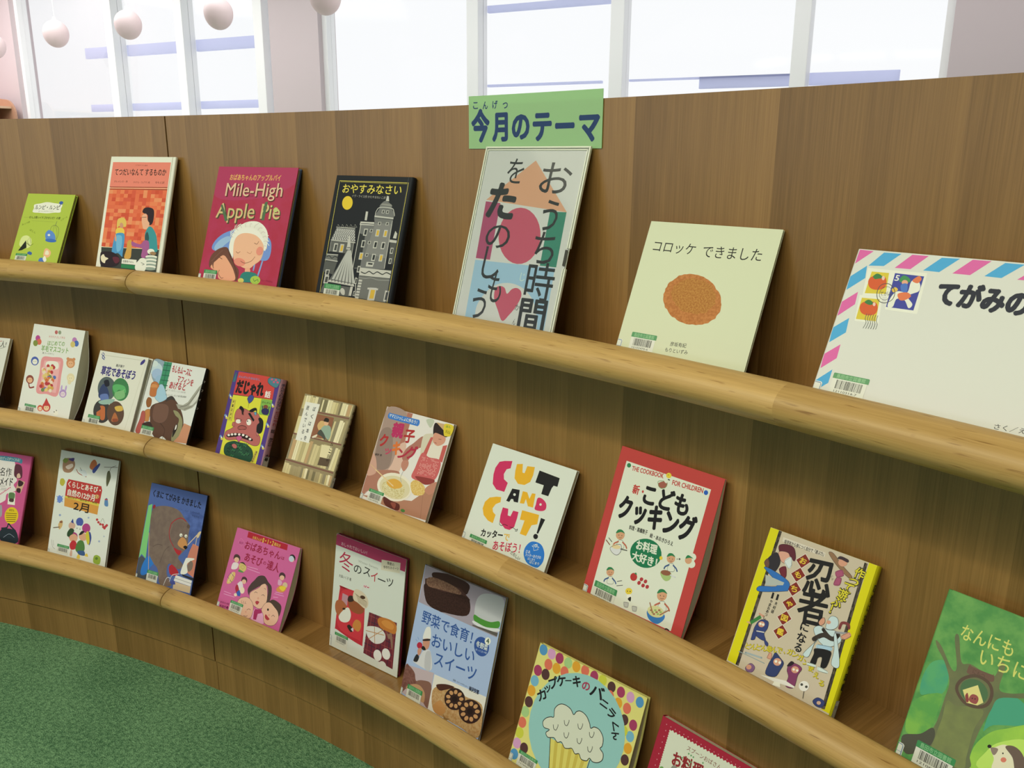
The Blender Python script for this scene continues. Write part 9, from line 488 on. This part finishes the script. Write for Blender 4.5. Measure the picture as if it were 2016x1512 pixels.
'red':{'b':'9c2334','s':'L','w':1900,'h':2006,'t':120,'o':[-0.7211,3.8626,0.3046],'y':0.1942,'l':0.395,'i':[('P','cdd2b4',[165,1885,1801,1920,1710,1488,182,615]),('P','9c2334',[164,1889,223,1890,191,1863]),('P','9c2334',[224,1890,283,1891,251,1864]),('P','9c2334',[283,1892,342,1892,310,1866]),('P','9c2334',[342,1893,400,1894,369,1867]),('P','9c2334',[401,1894,459,1895,428,1869]),('P','9c2334',[459,1896,517,1896,486,1870]),('P','9c2334',[517,1897,574,1897,543,1871]),('P','9c2334',[575,1898,631,1899,601,1873]),('P','9c2334',[632,1899,688,1900,658,1874]),('P','9c2334',[688,1901,744,1901,714,1876]),('P','9c2334',[745,1902,800,1903,770,1877]),('P','9c2334',[801,1903,856,1904,826,1878]),('P','9c2334',[856,1905,911,1905,882,1880]),('P','9c2334',[912,1906,966,1906,937,1881]),('P','9c2334',[967,1907,1021,1908,991,1882]),('P','9c2334',[1021,1908,1075,1909,1046,1884]),('P','9c2334',[1075,1909,1129,1910,1100,1885]),('P','9c2334',[1129,1911,1182,1911,1154,1886]),('P','9c2334',[1183,1912,1236,1912,1207,1887]),('P','9c2334',[1236,1913,1288,1914,1260,1889]),('P','9c2334',[1289,1914,1341,1915,1313,1890]),('P','9c2334',[1341,1915,1393,1916,1365,1891]),('P','9c2334',[1393,1917,1445,1917,1417,1893]),('P','9c2334',[1445,1918,1496,1918,1469,1894]),('P','9c2334',[1497,1919,1548,1920,1520,1895]),('P','9c2334',[1548,1920,1599,1921,1571,1896]),('P','9c2334',[1599,1921,1649,1922,1622,1897]),('P','9c2334',[1650,1922,1699,1923,1672,1899]),('P','9c2334',[1700,1924,1749,1924,1723,1900]),('P','9c2334',[1750,1925,1799,1925,1772,1901]),('P','9c2334',[158,1893,155,1854,178,1877]),('P','9c2334',[159,1857,156,1818,178,1841]),('P','9c2334',[159,1821,156,1782,179,1805]),('P','9c2334',[159,1785,156,1746,179,1769]),('P','9c2334',[160,1749,157,1710,179,1734]),('P','9c2334',[160,1713,157,1675,179,1698]),('P','9c2334',[160,1677,157,1639,180,1662]),('P','9c2334',[161,1641,158,1603,180,1626]),('P','9c2334',[161,1605,158,1567,180,1590]),('P','9c2334',[161,1570,158,1531,181,1554]),('P','9c2334',[161,1534,159,1495,181,1518]),('P','9c2334',[162,1498,159,1459,181,1482]),('P','9c2334',[162,1462,159,1423,182,1446]),('P','9c2334',[162,1426,160,1387,182,1411]),('P','9c2334',[163,1390,160,1351,182,1375]),('P','9c2334',[163,1354,160,1315,183,1339]),('P','9c2334',[163,1318,160,1279,183,1303]),('P','9c2334',[164,1282,161,1244,183,1267]),('P','9c2334',[164,1246,161,1208,183,1231]),('P','9c2334',[164,1211,161,1172,184,1196]),('P','9c2334',[165,1175,162,1136,184,1160]),('P','9c2334',[165,1139,162,1100,184,1124]),('P','9c2334',[165,1103,162,1064,185,1088]),('P','9c2334',[166,1067,163,1028,185,1052]),('P','9c2334',[166,1031,163,992,185,1016]),('P','9c2334',[166,995,163,957,186,981]),('E','c98a8c',[94,1916,7,4,3,-8]),('E','c98a8c',[173,1917,7,4,3,-8]),('E','c98a8c',[252,1918,7,4,3,-8]),('E','c98a8c',[330,1919,7,3,3,-8]),('E','c98a8c',[407,1920,7,3,3,-8]),('E','c98a8c',[483,1920,7,3,3,-8]),('E','c98a8c',[559,1921,7,3,3,-8]),('E','c98a8c',[634,1922,7,3,3,-8]),('E','c98a8c',[709,1923,7,3,3,-8]),('E','c98a8c',[783,1924,7,3,3,-8]),('E','c98a8c',[856,1925,7,3,3,-8]),('E','c98a8c',[929,1925,6,3,3,-8]),('E','c98a8c',[1001,1926,6,3,3,-8]),('E','c98a8c',[1072,1927,6,3,3,-8]),('E','c98a8c',[1143,1928,6,3,3,-7]),('E','c98a8c',[1213,1929,6,3,2,-7]),('E','c98a8c',[1282,1929,6,3,2,-7]),('E','c98a8c',[1351,1930,6,3,2,-7]),('E','c98a8c',[1420,1931,6,3,2,-7]),('E','c98a8c',[1488,1932,6,3,2,-7]),('E','c98a8c',[1555,1933,6,3,2,-7]),('E','c98a8c',[1622,1933,6,3,2,-7]),('E','c98a8c',[109,1828,7,4,3,-8]),('E','c98a8c',[109,1739,7,4,3,-8]),('E','c98a8c',[108,1650,7,4,3,-8]),('E','c98a8c',[108,1561,7,4,3,-8]),('E','c98a8c',[108,1472,7,4,3,-8]),('E','c98a8c',[107,1383,7,4,3,-8]),('E','c98a8c',[107,1294,7,4,3,-8]),('E','c98a8c',[107,1205,7,4,3,-8]),('E','c98a8c',[106,1117,7,4,3,-8]),('E','c98a8c',[106,1028,7,4,3,-8]),('E','c98a8c',[106,939,7,4,3,-8]),('E','c98a8c',[105,850,7,4,3,-8]),('E','c98a8c',[105,761,7,4,3,-8]),('E','c98a8c',[105,673,7,4,3,-8]),('T','スプーンおばさん','7a3a30',518,1776,1100,1778,67,0.01),('T','お料理ノート','8a2a2c',339,1534,1369,1619,193,0.05),('E','6a9a64',[568,1709,12,6,4,-13]),('E','6a9a64',[611,1705,12,6,4,-12]),('E','6a9a64',[651,1702,12,6,4,-12]),('E','6a9a64',[485,1605,13,7,4,-13]),('E','6a9a64',[635,1619,12,7,4,-12]),('E','6a9a64',[629,1573,12,7,4,-12]),('E','6a9a64',[816,1703,12,6,4,-12]),('S','8a8a78',[364,1386,387,1438,438,1448,463,1416,409,1375]),('E','6a9a50',[217,1313,29,16,6,-17])]},
'case':{'b':'c8cdbc','s':'N','w':2085,'h':2892,'t':42,'o':[-1.0831,3.7713,1.0385],'y':0.2639,'l':0.2868,'i':[('P','cf9f78',[1087,2684,1881,1946,217,2063]),('P','a34b67',[218,2039,538,2024,560,1148,249,1148]),('E','ba5666',[1059,1553,425,6,76,-420]),('P','3a8268',[1564,1942,1876,1946,1894,1151,1582,1149]),('P','96bccd',[245,1121,1874,1137,1910,233,273,228]),('S','c8cdbc',[490,221,483,440,618,655,801,783,1001,833,1213,826,1441,746,1643,562,1742,199,1150,115,550,109]),('S','ba5666',[794,635,801,734,884,774,984,754,1054,674,1130,750,1226,780,1320,742,1345,650,1279,498,1184,371,1068,263,931,416,831,541]),('T','じ','c4dbe0',1250,955,1343,953,131,0.0),('T','か','33373a',1267,504,1373,494,97,0.0),('T','ん','33373a',1280,287,1339,280,98,0.0),('T','お','2f3234',1255,2439,1834,2414,474,0.008),('T','う','2f3234',1427,1898,1732,1876,475,0.01),('T','ち','2f3234',1389,1414,1800,1408,495,0.008),('T','時','2f3234',1376,910,1913,919,532,0.012),('T','を','2f3234',552,2533,889,2513,390,0.005),('T','の','2f3234',369,1527,880,1532,415,0.008),('T','し','2f3234',426,1113,796,1106,523,0.006),('T','も','2f3234',639,756,932,748,490,0.008),('T','う','2f3234',368,466,672,463,488,0.01),('T','た','2f3234',265,2071,862,2045,539,0.06),('T','間','2f3234',1369,414,1888,429,479,0.03)]},
'sign':{'t0':-0.31554,'t1':-0.24992,'z0':1.3138,'z1':1.3931,'i':[('T','こ','2f4466',94,656,199,655,119,0.03),('T','ん','2f4466',302,649,407,649,118,0.03),('T','げ','2f4466',506,652,612,651,116,0.03),('T','つ','2f4466',719,640,822,639,115,0.03),('T','今','2f4466',53,342,449,346,448,0.06),('T','月','2f4466',499,326,828,331,400,0.06),('T','の','2f4466',907,327,1267,331,391,0.06),('T','テ','2f4466',1327,319,1699,322,408,0.06),('T','ー','2f4466',1762,314,2129,317,412,0.06),('T','マ','2f4466',2209,299,2589,302,402,0.06)]},
}
for k in INFO: make_book(k, ART[k])
# ------------------------------------------------------------------ clear poster holder and the green notice
d = ART['case']; w, h, t = d['w']*1e-4, d['h']*1e-4, d['t']*1e-4
root = thing('poster_holder', 'clear plastic holder with the house poster, under the green notice on the top shelf', 'poster holder')
s = Sheet(t*.55); s.poly([(.004, .003), (w-.004, .003), (w-.004, h-.004), (.004, h-.004)], print_mat(d['b'])); s.draw(d['i'])
s.V = [(x-w/2, y, z) for x, y, z in s.V]; 
b = len(s.V); V, F = [], []; box_geo(-w/2+.004, w/2-.004, .003, h-.004, t*.55-.0006, t*.55-2e-5, V, F); s.F += [tuple(i+b for i in f) for f in F]; s.V += V; s.fm += [s.mi(print_mat('d8dccb'))]*6
s.build('poster', root)
M_PLAS = plain('milky_clear_plastic', (.80, .83, .78), .22, .6); M_CLR = clear('clear_plastic', .12)
nb, nt = h*.395, h*.495
def frame_ring(i0, i1, z0, z1, name):
    return [(-w/2+i0, -w/2+i1, i0, h-i0, z0, z1), (-w/2+i1, w/2-i1, h-i1, h-i0, z0, z1), (-w/2+i1, w/2-i1, i0, i1, z0, z1), (w/2-i1, w/2-i0, i0, nb, z0, z1), (w/2-i1, w/2-i0, nt, h-i0, z0, z1)]
boxes('outer_rim', frame_ring(0, .0026, 0, t, 'a'), M_PLAS, root, bevel=.0006)
boxes('inner_rim', frame_ring(.0042, .0062, t*.56, t*.92, 'b'), M_PLAS, root, bevel=.0005)
boxes('clear_front', [(-w/2+.0027, w/2-.0027, .0027, h-.0027, t*.86, t*.90)], M_CLR, root)
boxes('back_plate', [(-w/2+.0027, w/2-.0027, .0027, h-.0027, t*.05, t*.2)], M_PLAS, root)
boxes('thumb_notch', [(w/2-.0075, w/2-.0030, nb+.004, nt-.002, t*.93, t*.96)], M_INK, root)
place(root, d)
d = ART['sign']; Rs = R - .0016
s = Sheet(0, 1.5e-5); s.draw(d['i']); sw = (d['t1']-d['t0'])*Rs; sh = d['z1']-d['z0']
m, n, l, bs_ = new_mat('green_laminated_paper')
bs_.inputs['Base Color'].default_value = (.50, .78, .46, 1); bs_.inputs['Roughness'].default_value = .22; bs_.inputs['Specular IOR Level'].default_value = .6
tr = n.new('ShaderNodeBsdfTranslucent'); tr.inputs[0].default_value = (.55, .90, .50, 1); mx = n.new('ShaderNodeMixShader'); mx.inputs[0].default_value = .35
l.new(bs_.outputs[0], mx.inputs[1]); l.new(tr.outputs[0], mx.inputs[2]); l.new(mx.outputs[0], n['Material Output'].inputs[0])
V, F = [], []; NX = 12
for i in range(NX+1):
    th = d['t0'] + (d['t1']-d['t0'])*i/NX
    for r, z in ((Rs, d['z0']), (Rs, d['z1']), (Rs+.0004, d['z1']), (Rs+.0004, d['z0'])): V.append((r*math.sin(th), r*math.cos(th), z))
for i in range(NX):
    for j in range(4): F.append((i*4+j, i*4+(j+1) % 4, i*4+4+(j+1) % 4, i*4+4+j))
F += [(3, 2, 1, 0), (NX*4, NX*4+1, NX*4+2, NX*4+3)]
sign = mesh_obj('theme_notice', V, F, m); tag(sign, 'green laminated notice with dark blue Japanese lettering stuck to the top of the panel', 'notice')
s.V = [((Rs-2e-5-z)*math.sin(d['t0']+x/Rs), (Rs-2e-5-z)*math.cos(d['t0']+x/Rs), d['z0']+y) for x, y, z in s.V]
s.build('lettering', sign)
bpy.data.objects.remove(_to)
# ------------------------------------------------------------------ globe lamps in front of the windows
M_GLOBE = translucent('opal_globe', (.80, .71, .72), .5); M_CORD = plain('white_cord', (.85, .85, .85), .5, .4)
def globe(name, px, py, label):
    zc = 2.40
    v = cx_*((px-1008)/1680.372) - cy_*((py-756)/1680.372) + Fw; q = Vector((0, 3.1357859, 1.3)) + v*((zc-1.3)/v.z)
    o = thing(name, label, 'pendant lamp', (q.x, q.y, zc), 'globe lamps along the windows')
    bm = bmesh.new(); bmesh.ops.create_uvsphere(bm, u_segments=32, v_segments=20, radius=.113)
    for vv in bm.verts:
        if vv.co.z < 0: vv.co.z *= 1.14; 
    for f in bm.faces: f.smooth = True
    me = bpy.data.meshes.new('glass_globe'); bm.to_mesh(me); bm.free(); me.materials.append(M_GLOBE); g = bpy.data.objects.new('glass_globe', me); C.objects.link(g); g.parent = o
    def tube(nm, r0, r1, z0, z1):
        V = [(r*math.cos(a*PI/8), r*math.sin(a*PI/8), z) for r, z in ((r0, z0), (r1, z1)) for a in range(16)]
        F = [(a, (a+1) % 16, 16+(a+1) % 16, 16+a) for a in range(16)] + [tuple(range(16))[::-1], tuple(range(16, 32))]
        return mesh_obj(nm, V, F, M_CORD, parent=o)
    tube('lamp_cap', .022, .014, .108, .14); tube('cord', .0022, .0022, .138, HC-zc-.02); tube('ceiling_rose', .045, .05, HC-zc-.022, HC-zc-.001)
    return o
GL = [(-12, 90, 'white globe lamp at the far left edge, lowest of the row'), (110, 65, 'globe lamp over the left window, second from the left edge'), (252, 47, 'globe lamp over the middle pane of the left window'), (430, 25, 'globe lamp beside the lilac pillar over the left window'), (640, -8, 'globe lamp at the top edge where pillar and right window meet')]
for x, y, lb in GL: globe('globe_lamp', x, y, lb)
# ------------------------------------------------------------------ bookcase in the far corner
M_CASE = plain('reddish_beech', (.45, .25, .16), .5, .4); M_CASEB = plain('bookcase_back', (.20, .13, .10), .6, .3); M_CASEL = plain('pale_beech_edge', (.62, .42, .28), .5, .4)
bc = thing('bookcase', 'reddish wooden bookcase with round-shouldered side in the far left corner', 'bookcase'); bc.matrix_world = MW
s0, s1 = 3.95, 4.40
def side(n0, n1):
    pr = [(s1, 0), (s0, 0), (s0, 1.70)] + [(s0+.17-.17*math.cos(a*PI/16), 1.74+.17*math.sin(a*PI/16)) for a in range(9)] + [(s1-.1, 1.93), (s1-.1, 1.91), (s1, 1.91)]
    pr = [p_ for i, p_ in enumerate(pr) if i == 0 or p_ != pr[i-1]]; k = len(pr)
    V = [(x, n0, z) for x, z in pr] + [(x, n1, z) for x, z in pr]
    F = [tuple(range(k)), tuple(range(2*k-1, k-1, -1))] + [(i, k+i, k+(i+1) % k, (i+1) % k) for i in range(k)]
    mesh_obj('side_panel', V, F, M_CASE, parent=bc)
side(.10, .125); side(1.30, 1.325)
for z in (.08, .46, .84, 1.21, 1.56, 1.83): boxes('shelf', [(s0+.05, s1-.02, .126, 1.299, z-.024, z)], M_CASEL if z > 1.8 else M_CASE, bc)
boxes('back_panel', [(s1-.019, s1-.004, .126, 1.299, .05, 1.829)], M_CASEB, bc)
r = random.Random(2)
def spine_book(n0, wd, z, hh, col, label, grp):
    t_ = thing('book', label, 'book', grp and (0, 0, 0) or (0, 0, 0), grp); t_.matrix_world = MW @ Matrix.Translation((s0+.07, n0, z))
    m_ = plain('bookcloth', col, .5, .4)
    boxes('cover', [(0, .17, 0, .002, 0, hh), (0, .17, wd-.002, wd, 0, hh), (0, .002, .002, wd-.002, 0, hh)], m_, t_); boxes('page_block', [(.003, .167, .0025, wd-.0025, .002, hh-.003)], M_PAGES, t_)
x = .36; i = 0
cols = [((.75, .30, .34), 'pink'), ((.70, .62, .5), 'cream'), ((.62, .55, .42), 'buff'), ((.75, .35, .36), 'rose')]
while x < .66:
    wd = r.choice((.022, .028, .034)); c, nm = cols[i % 4]
    spine_book(x, wd, 1.5605, .19 + .01*(i % 3), c, '%s spined book in the far bookcase, number %d from its right end' % (nm, i+1) if False else nm + ' book ' + ('standing nearest the window end of the far bookcase' if i == 0 else 'beside the ' + cols[(i-1) % 4][1] + ' one, place %s from the window end of the far bookcase' % ('one two three four five six seven eight nine ten eleven twelve'.split()[i])), 'books in the far bookcase')
    x += wd + .001; i += 1
